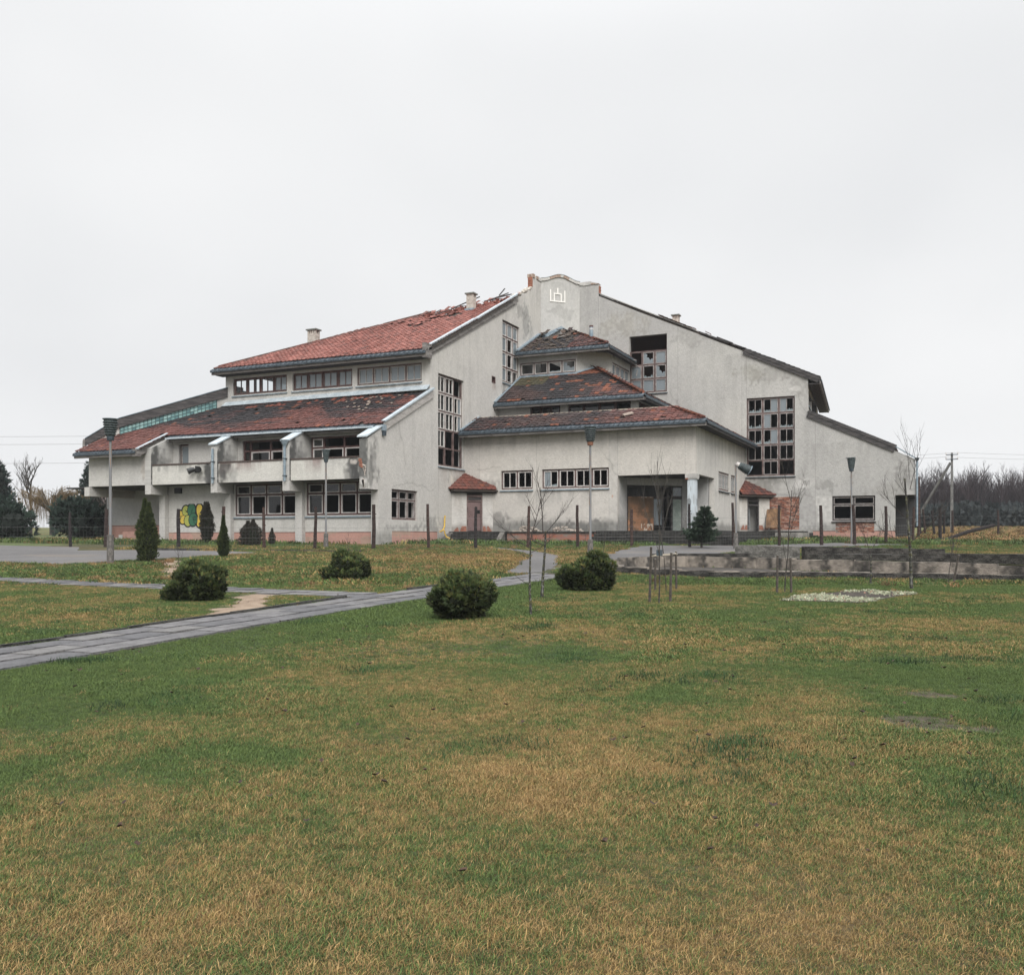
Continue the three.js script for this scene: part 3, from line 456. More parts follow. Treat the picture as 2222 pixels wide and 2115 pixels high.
// chimneys
function chimney(x, z, y0, y1, w, d, label, cap = true) {
  const c = sub('chimney', hall, label);
  const mat = M({ map: noiseMap([0.34, 0.3, 0.26], [0.56, 0.52, 0.47], 7, 211, 0.9, 0.5), roughness: 0.95, bumpMap: bumpStucco, bumpScale: 0.03 });
  part('shaft', [bx(x - w / 2, x + w / 2, y0, y1 - 0.26, z - d / 2, z + d / 2)], mat, c);
  const P = []; for (let i = 0; i < 4; i++) P.push(bx(x - w / 2 + i * (w - 0.12) / 3, x - w / 2 + i * (w - 0.12) / 3 + 0.12, y1 - 0.26, y1 - 0.06, z - d / 2, z - d / 2 + 0.14), bx(x - w / 2 + i * (w - 0.12) / 3, x - w / 2 + i * (w - 0.12) / 3 + 0.12, y1 - 0.26, y1 - 0.06, z + d / 2 - 0.14, z + d / 2)); P.push(bx(x - 0.08, x + 0.08, y1 - 0.26, y1 - 0.06, z - 0.1, z + 0.1));
  part('vent_post', P, mat, c);
  if (cap) part('cap', [bx(x - w / 2 - 0.08, x + w / 2 + 0.08, y1 - 0.06, y1 + 0.02, z - d / 2 - 0.08, z + d / 2 + 0.08)], M({ map: noiseMap([0.09, 0.1, 0.09], [0.22, 0.22, 0.2], 7, 213, 0.9, 0.5), roughness: 1 }), c);
  part('flashing', [bx(x - w / 2 - 0.07, x + w / 2 + 0.07, y0, y0 + (y1 - y0) * 0.22, z - d / 2 - 0.07, z + d / 2 + 0.12)], zinc, c);
}
chimney(-10.85, 12.95, 13.6, 14.7, 0.62, 0.44, 'pale brick chimney low on the upper roof');
chimney(-1.85, 8.9, 15.7, 16.95, 0.48, 0.42, 'chimney beside the collapsed part of the ridge');
chimney(8.35, -2.0, 16.0, 16.95, 0.42, 0.4, 'small chimney behind the right slope');

// upper facade of the left wing with its three strip windows
{
  const mat = plasterMat({ u0: -14.1, v0: 9, w: 14.2, h: 2.6, ppm: 60, seed: 33, base: [0.5, 0.485, 0.457], mottled: 0.3, streaks: [[-14, 0, 10.1, 0.6, GREY, 0.35], [-5, -0.4, 10.1, 0.7, GREY, 0.45], [-1.2, 0, 11.3, 1.6, [0.27, 0.23, 0.18], 0.5]], stains: [[-3.4, 9.9, 0.8, 0.25, [0.3, 0.28, 0.22], 0.5]] });
  const H = [[-13.45, 10.15, -9.5, 11.14], [-9.1, 10.15, -5.0, 11.14], [-4.7, 10.15, -0.55, 11.14]];
  part('wall', wall([[-14, 9.1], [-0.02, 9.1], [-0.02, 11.7], [-14, 11.7]], H, 17.35, 0.3, false), mat, hall);
  const F = ['cccd', 'dddd', 'dddd'], LB = ['strip window under the upper eave nearest the far end, sky showing through', 'middle strip window under the upper eave', 'strip window under the upper eave nearest the gable'];
  H.forEach((h, i) => makeWindow({ u0: h[0], u1: h[2], y0: h[1], y1: h[3], at: 17.35, cols: 4, lights: 2, fate: F[i], frame: i < 2 ? frameRed : frameFaded, sash: i < 2 ? frameFaded : paleWood, seed: 50 + i, fw: 0.09, sw: 0.045, rec: 0.12, label: LB[i] }));
  // end wall and inner walls of that storey
  part('wall', wall([[-14, 9.1], [17.05, 9.1], [17.05, 11.85], [-14, 11.85]], [[12.7, 10.1, 16.95, 11.72], [8.4, 10.1, 12.4, 11.72]], -13.7, 0.3, true), genericPlaster, hall);
  for (const [a, b] of [[12.7, 16.95], [8.4, 12.4]]) makeWindow({ u0: a, u1: b, y0: 10.1, y1: 11.72, at: -13.7, m: true, cols: 2, lights: 1, fate: 'ss', seed: 60 + a, rec: 0.1, sill: false });
  part('floor_slab', [bx(-13.65, -0.4, 9.2, 9.4, 13, 17.04)], dimPlaster, hall); part('ceiling', [bx(-11.2, -0.4, 11.3, 11.4, 12.8, 17.04)], dimPlaster, hall);
  part('partition', [bx(-10.2, -0.4, 9.4, 11.3, 12.8, 13)], dimPlaster, hall);
}
// lower roof of the left wing
const lowRoof = sub('roof', hall, 'long lower tile roof over the balconies, darkened by moss');
const yLow = (z) => 9.55 - 0.47 * (z - 17.35);
deck(lowRoof, [[-0.02, 17.36], [-13.98, 17.36], [-18.6, 21.98], [-18.6, 23.95], [-14.05, 23.95], [-14.05, 22.2], [-0.02, 22.2]], (x, z) => yLow(z), false, 0.13);
tiledRoof(lowRoof, { x0: -19.6, x1: 0.02, zt: 17.5, ze: 24.05, ye: yLow(24.05), s: 0.47, seed: 121, rough: 0.35, missing: 0.008,
  inside: (x, z) => (x + z < 3.5 ? 0 : z > 22.35 && x > -13.75 ? 0 : x < -18.6 ? 0 : 1),
  color: (x, z, r) => { const d = fbm(x * 0.32 + 3, z * 0.75, 9, 4), e = fbm(x * 0.75, z * 4.2, 12, 3); let k = sstep(0.42, 0.62, d) * (0.55 + 0.6 * sstep(22.5, 18.5, z)) * 0.85 + (e - 0.5) * 1.5; k = Math.max(0, Math.min(1, k + (x < -9 && z < 21 ? 0.45 : 0) - (z > 21.6 ? 0.3 : 0) - (x < -13.5 && z > 21.5 ? 0.25 : 0))); if (z < 18.3 && x > -12 && r() < 0.3) return mixc(C_RED, C_ORANGE, 0.3 * r()); let c = mixc(mixc(C_RED, C_PINK, r() * 0.45), C_DARK, Math.min(1, k * 0.9 + 0.22)).map((q) => q * 0.8); if (r() < 0.03) c = mixc(c, C_ORANGE, 0.4); return c; } });
{ const r = rng(77), B = []; for (let i = 0; i < 24; i++) { const x = -4.9 + (r() + r()) * 2.2, z = 18.0 + r() * r() * 4.2, g = bx(-0.04 - 0.09 * r(), 0.05, -0.012, 0.015, -0.05, 0.03 + 0.06 * r()); g.rotateY(r() * 6); g.rotateX(0.44); g.translate(x, yLow(z) + 0.1, z); B.push(g); } part('tile_debris', B, paleTileBits, lowRoof).userData.kind = 'stuff'; }
part('flashing', [slab([[-14, 9.78, 17.38], [-0.02, 9.9, 17.38], [-0.02, 9.62, 17.72], [-14, 9.52, 17.72]], [0, -0.03, 0])], zincPale, lowRoof);
part('bargeboard', [bar([0.06, yLow(17.2) - 0.2, 17.2], [0.06, yLow(22.05) - 0.2, 22.05], 0.07, 0.36)], paleWood, lowRoof);
part('flashing', [bar([0.04, yLow(17.15) + 0.08, 17.15], [0.04, yLow(22.1) + 0.08, 22.1], 0.24, 0.08)], zincPale, lowRoof);
eave(lowRoof, -13.6, -0.3, 22.28, yLow(22.28) - 0.0, false, { ribStep: 0.92, drop: 0.16, dep: 0.38 });
part('gutter', [bx(-13.6, -0.3, 7.05, 7.13, 22.48, 22.6)], zincPale, lowRoof);
eave(lowRoof, -18.7, -14.1, 24.1, yLow(24.1), false, { ribStep: 0.24, drop: 0.16, dep: 0.3 });
part('bargeboard', [bar([-14.02, yLow(22.1) - 0.17, 22.1], [-14.02, yLow(24.2) - 0.17, 24.2], 0.07, 0.34), bx(-14.35, -13.98, 6.02, 6.42, 23.9, 24.18)], greyWood, lowRoof);
part('flashing', [bar([-14.02, yLow(22.0) + 0.08, 22.0], [-14.02, yLow(24.2) + 0.08, 24.2], 0.16, 0.07)], zincPale, lowRoof);
// glass block clerestory and raised roof end on the diagonal at the far left
{
  const D = (t, y, o = 0) => [-13.9 - t + o * 0.707, y, 17.3 + t + o * 0.707], n = [0.707, 0, 0.707];
  const yb = (t) => 9.66 - 0.47 * t, q = sub('clerestory', hall, 'slanting strip of green glass blocks under the dark timber verge');
  part('wall', slab([D(0, yb(0) - 0.5), D(5.3, yb(5.3) - 0.6), D(5.3, yb(5.3) + 0.12), D(4.25, yb(4.25) + 0.42), D(0, yb(0) + 0.5)], [-0.2, 0, -0.2]), genericPlaster, q);
  part('joint_bed', slab([D(0.42, yb(0.42) - 0.3), D(4.22, yb(4.22) - 0.3), D(4.22, yb(4.22) + 0.5), D(0.42, yb(0.42) + 0.5)].map((p) => [p[0] + 0.004, p[1], p[2] + 0.004]), [-0.01, 0, -0.01]), M({ color: new THREE.Color().setRGB(0.05, 0.09, 0.09), roughness: 0.9 }), q);
  const gm = [[0.12, 0.24, 0.24], [0.18, 0.31, 0.3], [0.07, 0.16, 0.17], [0.22, 0.36, 0.35]].map((c) => new THREE.MeshPhysicalMaterial({ color: new THREE.Color().setRGB(...c), roughness: 0.25, clearcoat: 0.6, clearcoatRoughness: 0.15 })), r = rng(66);
  const geo = slab([D(0.008, 0.0), D(0.13, -0.058), D(0.13, 0.092), D(0.008, 0.15)].map((p, i) => [p[0] + 13.9, p[1], p[2] - 17.3]), [0.028, 0, 0.028]);
  for (let c = 0; c < 25; c++) for (let k = 0; k < 3; k++) { const t = 0.45 + c * 0.15, o = shade(new THREE.Mesh(geo, gm[Math.floor(r() * 3.99)])); o.name = 'glass_block'; o.position.set(-13.9 - t + 0.004, yb(t) - 0.05 + k * 0.185, 17.3 + t + 0.004); q.add(o); }
  const v = sub('roof', hall, 'raised roof end with a dark timber verge at the far left');
  const y1 = (t) => (t < 4.25 ? 10.62 - 0.495 * t : 10.62 - 0.495 * 4.25 - 0.98 * (t - 4.25));
  part('bargeboard', [slab([D(0.0, y1(0)), D(4.25, y1(4.25)), D(4.25, y1(4.25) - 0.5), D(0.0, y1(0) - 0.52)].map((p) => [p[0] + 0.09, p[1], p[2] + 0.09]), [-0.06, 0, -0.06])], darkWood, v);
  part('bargeboard', [slab([D(4.25, y1(4.25)), D(5.5, y1(5.5)), D(5.5, y1(5.5) - 0.42), D(4.25, y1(4.25) - 0.5)].map((p) => [p[0] + 0.09, p[1], p[2] + 0.09]), [-0.06, 0, -0.06])], darkWood, v);
  part('bargeboard', [slab([D(5.5, y1(5.5)), [-20.6, y1(5.5), 21.8], [-20.6, y1(5.5) - 0.42, 21.8], D(5.5, y1(5.5) - 0.42)].map((p) => [p[0] + 0.09, p[1], p[2] + 0.09]), [-0.06, 0, 0.06])], greyWood, v);
  part('roof_deck', [slab([D(0, y1(0) + 0.03, 0.1), D(4.25, y1(4.25) + 0.03, 0.1), [-20, 8.55, 18], [-20, 8.55, -12], [-14, 10.66, -12]].map((p) => p), [0, -0.09, 0]), slab([D(4.25, y1(4.25) + 0.03, 0.1), D(5.5, y1(5.5) + 0.03, 0.1), [-20.6, y1(5.5) + 0.02, 21.9], [-20.6, 7.35, -12], [-20, 8.55, -12], [-20, 8.55, 18]], [0, -0.09, 0])], zincDark, v);
  part('flashing', [bar(D(0, y1(0) + 0.04, 0.12), D(4.25, y1(4.25) + 0.04, 0.12), 0.1, 0.03), bar(D(4.25, y1(4.25) + 0.04, 0.12), D(5.5, y1(5.5) + 0.04, 0.12), 0.1, 0.03)], zinc, v);
  part('vent_cap', [bx(-14.5, -13.9, 10.55, 10.85, 15.9, 16.6)], zincDark, v);
}
// enclosed bay, balconies, cheeks
const bayMat = plasterMat({ u0: -18.4, v0: 4, w: 4.6, h: 2.6, ppm: 60, seed: 44, base: [0.475, 0.462, 0.44], mottled: 0.25, streaks: [[-18.3, -14, 6.3, 1.3, GREY, 0.3]], stains: [[-14.2, 5.4, 0.25, 0.7, [0.36, 0.32, 0.28], 0.6]] });
part('wall', wall([[-18.3, 4.53], [-14.125, 4.53], [-14.125, 6.5], [-18.3, 6.5]], [], 23.5, 0.25, false), bayMat, hall, 'plain closed bay at the far left of the balcony row');
part('wall', wall([[20, 4.53], [23.25, 4.53], [23.25, 6.5], [20, 7.5]], [], -18.05, 0.25, true), genericPlaster, hall);
const cheekMat = plasterMat({ u0: 20, v0: 3.8, w: 3.6, h: 3.6, ppm: 60, seed: 46, base: [0.46, 0.45, 0.425], stains: [[23.2, 5.4, 0.5, 1.2, BLACK, 0.55], [22.6, 5.8, 0.5, 0.3, GREY, 0.5], [23.3, 5.0, 0.3, 1.6, BLACK, 0.7]], streaks: [[22.2, 23.5, 6.6, 2.2, BLACK, 0.6]] });
const cheekEnd = plasterMat({ u0: -14, v0: 3.8, w: 14.1, h: 3.2, ppm: 40, seed: 47, base: [0.36, 0.35, 0.33], stains: [[-0.25, 5.6, 0.4, 2.0, [0.12, 0.12, 0.115], 0.95, 0.5], [-0.2, 4.4, 0.3, 0.2, DUST, 0.8]], streaks: [[-14, 0, 6.8, 2.6, BLACK, 0.75]] });
const cheeks = [-13.7, -9.15, -4.55, 0];
cheeks.forEach((x, i) => {
  const c = sub('balcony_cheek', hall, ['party wall fin beside the closed bay', 'party wall fin with the left drainpipe', 'party wall fin with the right drainpipe', ''][i]);
  if (i < 3) part('wall', [slab([[x, 4.53, 20.2], [x, 4.53, 23.5], [x, 6.5, 23.5], [x, 7.12, 22.2], [x, 8.0, 20.2]], [-0.42, 0, 0])], cheekMat, c);
  if (i) part('coping', [slab([[x - 0.5, 6.56, 23.6], [x + 0.07, 6.56, 23.6], [x + 0.07, 7.24, 22.12], [x - 0.5, 7.24, 22.12]], [0, -0.07, 0])], zincPale, c);
  part('beam', [bx(x - 0.43, x - 0.004, 4.02, 4.528, 22.3, 23.49)], i === 3 ? cheekEnd : genericPlaster, c);
  part('pier', [bx(x - 0.42, x - 0.004, 1.0, 4.02, 22.0, 22.49)], genericPlaster, c);
});
part('wall', [bx(-0.43, -0.353, 4.53, 6.42, 22.4, 23.5), bx(-0.352, 0.002, 4.05, 6.4, 23.42, 23.504)], cheekEnd, hall, 'blackened end of the outer party wall');
{ const r = rng(91), B = [], S = []; for (let j = 0; j < 6; j++) B.push(bx(-0.46 + 0.03 * j * r(), -0.3 + 0.02 * j, 5.42 - j * 0.075, 5.48 - j * 0.075, 23.5, 23.535)); for (let j = 0; j < 7; j++) S.push(slab([[-0.34 + j * 0.03, 5.25 - j * 0.06, 23.506], [-0.1 + r() * 0.06, 5.15 - j * 0.08, 23.506], [-0.12, 5.02 - j * 0.06, 23.506]], [0, 0, 0.02]), slab([[-0.3 + 0.03 * r(), 4.45, 23.495], [-0.16, 4.52 - r() * 0.1, 23.495], [-0.2 + 0.05 * r(), 4.06, 23.495]], [0, 0, 0.02])); part('brickwork', B, brickMat, hall, 'few bare bricks where the balcony corner has crumbled').userData.kind = 'stuff'; part('loose_plaster', S, M({ color: new THREE.Color().setRGB(0.6, 0.52, 0.46), roughness: 1 }), hall, 'pale flakes of broken plaster at the balcony corner'); }
const spans = [[-13.68, -9.62], [-9.13, -5.02], [-4.53, -0.45]];
const pMats = [
  { streaks: [[-13.6, -9.7, 5.55, 0.5, BLACK, 0.7]], stains: [[-9.75, 5.0, 0.4, 0.8, BLACK, 0.95, 0.6], [-10.3, 4.75, 0.4, 0.35, GREY, 0.6], [-13.2, 5.4, 0.2, 0.2, GREY, 0.7]] },
  { streaks: [[-9.1, -5.1, 5.55, 0.6, [0.2, 0.13, 0.12], 0.8], [-9.1, -8.2, 5.5, 1.0, BLACK, 0.9]], stains: [[-8.85, 5.0, 0.42, 0.75, [0.09, 0.085, 0.08], 0.9, 0.8], [-8.2, 4.8, 0.35, 0.4, GREY, 0.45]] },
  { streaks: [[-4.4, -2.6, 5.55, 0.75, [0.22, 0.15, 0.14], 0.8], [-2.6, -1.2, 5.55, 0.5, GREY, 0.4]], stains: [[-0.75, 5.0, 0.5, 0.9, [0.05, 0.05, 0.05], 0.96, 0.6], [-1.2, 4.8, 0.3, 0.5, GREY, 0.6], [-0.75, 5.35, 0.2, 0.15, [0.55, 0.5, 0.46], 0.8, 1.5]] }];
spans.forEach(([a, b], i) => {
  const k = sub('balcony', hall, ['left balcony with bare floodlights on its parapet', 'middle balcony with a parapet stained at its left end', 'right balcony with a black stained crumbling corner'][i]);
  const mat = plasterMat({ u0: a - 0.1, v0: 4.4, w: b - a + 0.2, h: 1.3, ppm: 80, seed: 70 + i, base: [0.52, 0.505, 0.47], mottled: 0.3, ...pMats[i] });
  part('parapet', wall([[a, 4.53], [b, 4.53], [b, 5.54], [a, 5.54]], [], 23.42, 0.14, false), mat, k);
  part('cap', bx(a, b, 5.54, 5.62, 23.25, 23.45), M({ map: noiseMap([0.03, 0.022, 0.02], [0.1, 0.07, 0.06], 8, 301, 0.8, 0.4), roughness: 0.9 }), k);
  part('floor_slab', bx(a, b, 4.53, 4.6, 21.9, 23.28), dimPlaster, k);
  part('lintel', bx(a, b, 6.82, 7.1, 21.6, 21.95), genericPlaster, k);
});
part('wall', wall([[-13.7, 4.6], [-9.57, 4.6], [-9.57, 7.2], [-13.7, 7.2]], [[-13.3, 4.7, -12.6, 6.82]], 21.88, 0.2, false), genericPlaster, hall);
makeWindow({ u0: -13.3, u1: -12.6, y0: 4.7, y1: 6.82, at: 21.88, cols: 1, fate: 'd', sill: false, frame: frameRed, sash: paleWood, seed: 77, label: 'narrow balcony door of the left balcony' });
makeWindow({ u0: -8.85, u1: -4.97, y0: 4.7, y1: 6.82, at: 21.95, cols: 4, rows: 2, rowH: [0.26, 0.74], colW: [0.12, 0.34, 0.3, 0.24], fate: 'ssss' + 'scnc', sill: false, frame: frameRed, seed: 78, fw: 0.09, sw: 0.055, label: 'glazed front of the middle balcony' });
part('wall', wall([[-9.15, 4.6], [-8.85, 4.6], [-8.85, 7.2], [-9.15, 7.2]], [], 21.9, 0.2, false), genericPlaster, hall);
makeWindow({ u0: -4.45, u1: -0.45, y0: 4.7, y1: 6.82, at: 21.95, cols: 4, rows: 2, rowH: [0.26, 0.74], colW: [0.19, 0.31, 0.31, 0.19], fate: 'csss' + 'cnnc', sill: false, frame: frameRed, seed: 79, fw: 0.09, sw: 0.055, label: 'glazed front of the right balcony' });
// drainpipes with funnel heads
for (const [x, lab] of [[-9.37, 'left zinc drainpipe on the balcony fin'], [-4.77, 'right zinc drainpipe with a wide funnel head']]) {
  const d = sub('drainpipe', hall, lab), z = 23.6;
  part('pipe', [uvm(cyl([x, 4.5, z], [x, 6.28, z], 0.065, 0.065, 10))], zinc, d);
  if (x > -6) part('funnel', uvm(cyl([x, 6.2, z], [x, 6.54, z], 0.07, 0.27, 4)), zinc, d);
  part('bracket', [bx(x - 0.09, x + 0.09, 5.6, 5.64, z - 0.12, z + 0.075), bx(x - 0.09, x + 0.09, 4.75, 4.79, z - 0.12, z + 0.075)], zincDark, d);
}
{ const d = sub('lantern', hall, 'small black wall lantern under the verge'); part('bracket', bx(-0.0, 0.16, 6.92, 7.22, 22.0, 22.24), zinc, d); part('shade', [bx(0.02, 0.16, 6.68, 6.9, 22.02, 22.2)], zincDark, d); }
{ const d = sub('floodlight', hall, 'pair of black floodlights on the left balcony parapet'); const bl = M({ color: new THREE.Color().setRGB(0.015, 0.015, 0.016), roughness: 0.5 });
  part('bracket', [bx(-10.62, -10.56, 5.1, 5.45, 23.42, 23.52), bx(-10.8, -10.2, 5.26, 5.3, 23.5, 23.54)], bl, d);
  part('lamp_head', uvm(cyl([-10.62, 5.28, 23.55], [-10.85, 5.14, 23.8], 0.12, 0.17, 12)), bl, d); part('lamp_head', uvm(cyl([-10.42, 5.3, 23.55], [-10.15, 5.22, 23.78], 0.12, 0.17, 12)), bl, d);
  part('lens', uvm(cyl([-10.42, 5.3, 23.56], [-10.42, 5.3, 23.59], 0.045, 0.045, 12)), M({ color: new THREE.Color().setRGB(0.6, 0.5, 0.08), roughness: 0.4 }), d); }
// ground floor of the left wing
{
  const gh = [[-9.1, 2.82, -5.04, 4.5], [-4.5, 2.82, -0.45, 4.5]];
  const mat = plasterMat({ u0: -14, v0: 1, w: 14, h: 3.6, ppm: 60, seed: 52, base: [0.5, 0.485, 0.455], mottled: 0.25, plinth: [1.98], stains: [[-6.4, 1.6, 0.2, 0.25, DUST, 0.8], [-2.5, 1.5, 0.9, 0.12, GREY, 0.5]] });
  part('wall', wall([[-14, 1], [-0.02, 1], [-0.02, 4.53], [-14, 4.53]], gh, 22.2, 0.3, false), mat, hall);
  gh.forEach((h, i) => makeWindow({ u0: h[0], u1: h[2], y0: h[1], y1: h[3], at: 22.2, cols: 4, rows: 2, rowH: [0.34, 0.66], fate: i ? 'cccc' + 'cnnn' : 'cccc' + 'cncn', frame: frameRed, fw: 0.095, sw: 0.045, rec: 0.08, seed: 85 + i, label: i ? 'wide ground floor window under the right balcony' : 'wide ground floor window under the middle balcony' }));
  part('vent_box', [bx(-13.2, -12.75, 4.1, 4.4, 22.2, 22.32)], M({ color: new THREE.Color().setRGB(0.02, 0.02, 0.02), roughness: 0.6 }), hall, 'small black vent box above the graffiti');
  // recessed porch at the far left
  const pm = plasterMat({ u0: -21, v0: 1, w: 7.5, h: 3.6, ppm: 40, seed: 53, base: [0.42, 0.42, 0.41], mottled: 0.2, plinth: [2.42] });
  part('wall', wall([[-20.35, 1], [-14, 1], [-14, 4.6], [-20.35, 4.6]], [], 20.4, 0.25, false), pm, hall, 'back wall of the open porch with a pink plinth');
  part('wall', wall([[12, 1], [20.1, 1], [20.1, 4.6], [12, 4.6]], [], -20.1, 0.25, true), pm, hall);
  part('wall', wall([[20.1, 1], [22.2, 1], [22.2, 4.5], [20.1, 4.5]], [], -13.75, 0.25, true), genericPlaster, hall);
  part('ceiling', [bx(-20.3, -14.1, 4.46, 4.53, 20.4, 23.3)], dimPlaster, hall);
  part('beam', [bx(-18.5, -18.12, 4.0, 4.5, 20.4, 23.62)], genericPlaster, hall);
  part('landing', [bx(-17.9, -14.1, 1.0, 2.05, 20.5, 21.5)], M({ map: noiseMap([0.36, 0.2, 0.165], [0.46, 0.27, 0.225], 6, 303, 1.2, 1.2), roughness: 0.9 }), hall, 'pink block of the porch landing');
  for (let i = 0; i < 3; i++) part('step', bx(-18.2 - i * 0.32, -17.9 - i * 0.32 + 0.02, 1.0, 1.86 - i * 0.18, 20.5, 21.5), genericPlaster, hall);
}
// graffiti: bubble shapes in yellow and green with black outlines, painted flat on the wall
{
  const W = 512, H = 512, cv = document.createElement('canvas'); cv.width = W; cv.height = H; const c = cv.getContext('2d');
  const K = '#15171c', Yw = '#c8ad4a', Yg = '#a0a452', Gn = '#35644b', GD = '#224c39';
  const blob = (fn, fill, lw) => { c.beginPath(); fn(); c.lineJoin = 'round'; c.lineWidth = lw * 2; c.strokeStyle = K; c.stroke(); c.fillStyle = fill; c.fill(); };
  const E = (x, y, a, b, rot = 0) => () => c.ellipse(x, y, a, b, rot, 0, Math.PI * 2);
  // scaled from the wall: outlines first, then fills
  const S = [[E(66, 210, 62, 92, -0.15), Yw], [E(160, 120, 62, 86, 0.1), Yg], [E(110, 270, 52, 70, 0.3), Yw], [E(270, 110, 72, 108, 0.05), Gn], [E(200, 290, 66, 92, -0.05), Yg], [E(300, 270, 78, 106, 0.1), Gn]];
  for (const [f, k] of S) { c.beginPath(); f(); c.lineWidth = 46; c.strokeStyle = K; c.stroke(); }
  const big = () => { c.moveTo(372, 60); c.bezierCurveTo(380, 0, 460, -6, 470, 60); c.bezierCurveTo(474, 110, 430, 130, 426, 168); c.bezierCurveTo(470, 150, 520, 170, 506, 200); c.lineTo(476, 400); c.bezierCurveTo(430, 420, 380, 390, 372, 350); c.bezierCurveTo(390, 300, 380, 240, 396, 200); c.bezierCurveTo(370, 180, 360, 110, 372, 60); };
  c.beginPath(); big(); c.lineWidth = 52; c.strokeStyle = K; c.stroke();
  for (const [f, k] of S) { c.beginPath(); f(); c.lineWidth = 20; c.strokeStyle = K; c.stroke(); c.fillStyle = k; c.fill(); }
  c.beginPath(); big(); c.lineWidth = 18; c.stroke(); c.fillStyle = Yw; c.fill();
  c.fillStyle = GD; c.beginPath(); c.ellipse(276, 120, 14, 44, 0.3, 0, 7); c.fill(); c.beginPath(); c.ellipse(330, 250, 40, 46, 0.2, 0, 7); c.fill();
  c.strokeStyle = K; c.lineWidth = 9; for (const [a, b, d, e] of [[150, 100, 190, 150], [160, 150, 190, 110], [120, 290, 140, 250], [300, 300, 350, 350], [400, 175, 450, 160], [40, 180, 70, 230], [150, 205, 190, 200], [290, 230, 320, 290]]) { c.beginPath(); c.moveTo(a, b); c.lineTo(d, e); c.stroke(); }
  const t = new THREE.CanvasTexture(cv); t.colorSpace = THREE.SRGBColorSpace;
  const p = new THREE.PlaneGeometry(1.9, 1.62); p.translate(-12.14, 2.72, 22.206);
  part('graffiti', p, new THREE.MeshStandardMaterial({ map: t, transparent: true, alphaTest: 0.5, roughness: 0.8 }), hall, 'yellow and green bubble graffiti outlined in black');
}

// ------------------------------------------------------------------ stepped entrance tower in the nook of the two gables
const darkTiles = (pinkSide, seed) => (x, z, r) => {
  const d = fbm(x * 0.55, z * 0.9, seed, 4), e = fbm(x * 2.1, z * 3.4, seed + 3, 2); let c = mixc(C_DARK, C_BROWN, sstep(0.35, 0.75, d) * 0.9);
  const k = pinkSide(x, z) + (e - 0.5) * 0.9; c = mixc(c, mixc(C_PINK, C_RED, r()), Math.max(0, Math.min(1, k)));
  if (e > 0.74) c = mixc(c, C_ORANGE, 0.7); if (r() < 0.02) c = mixc(c, C_ORANGE, 0.7); return c.map((q) => q * 0.74); };
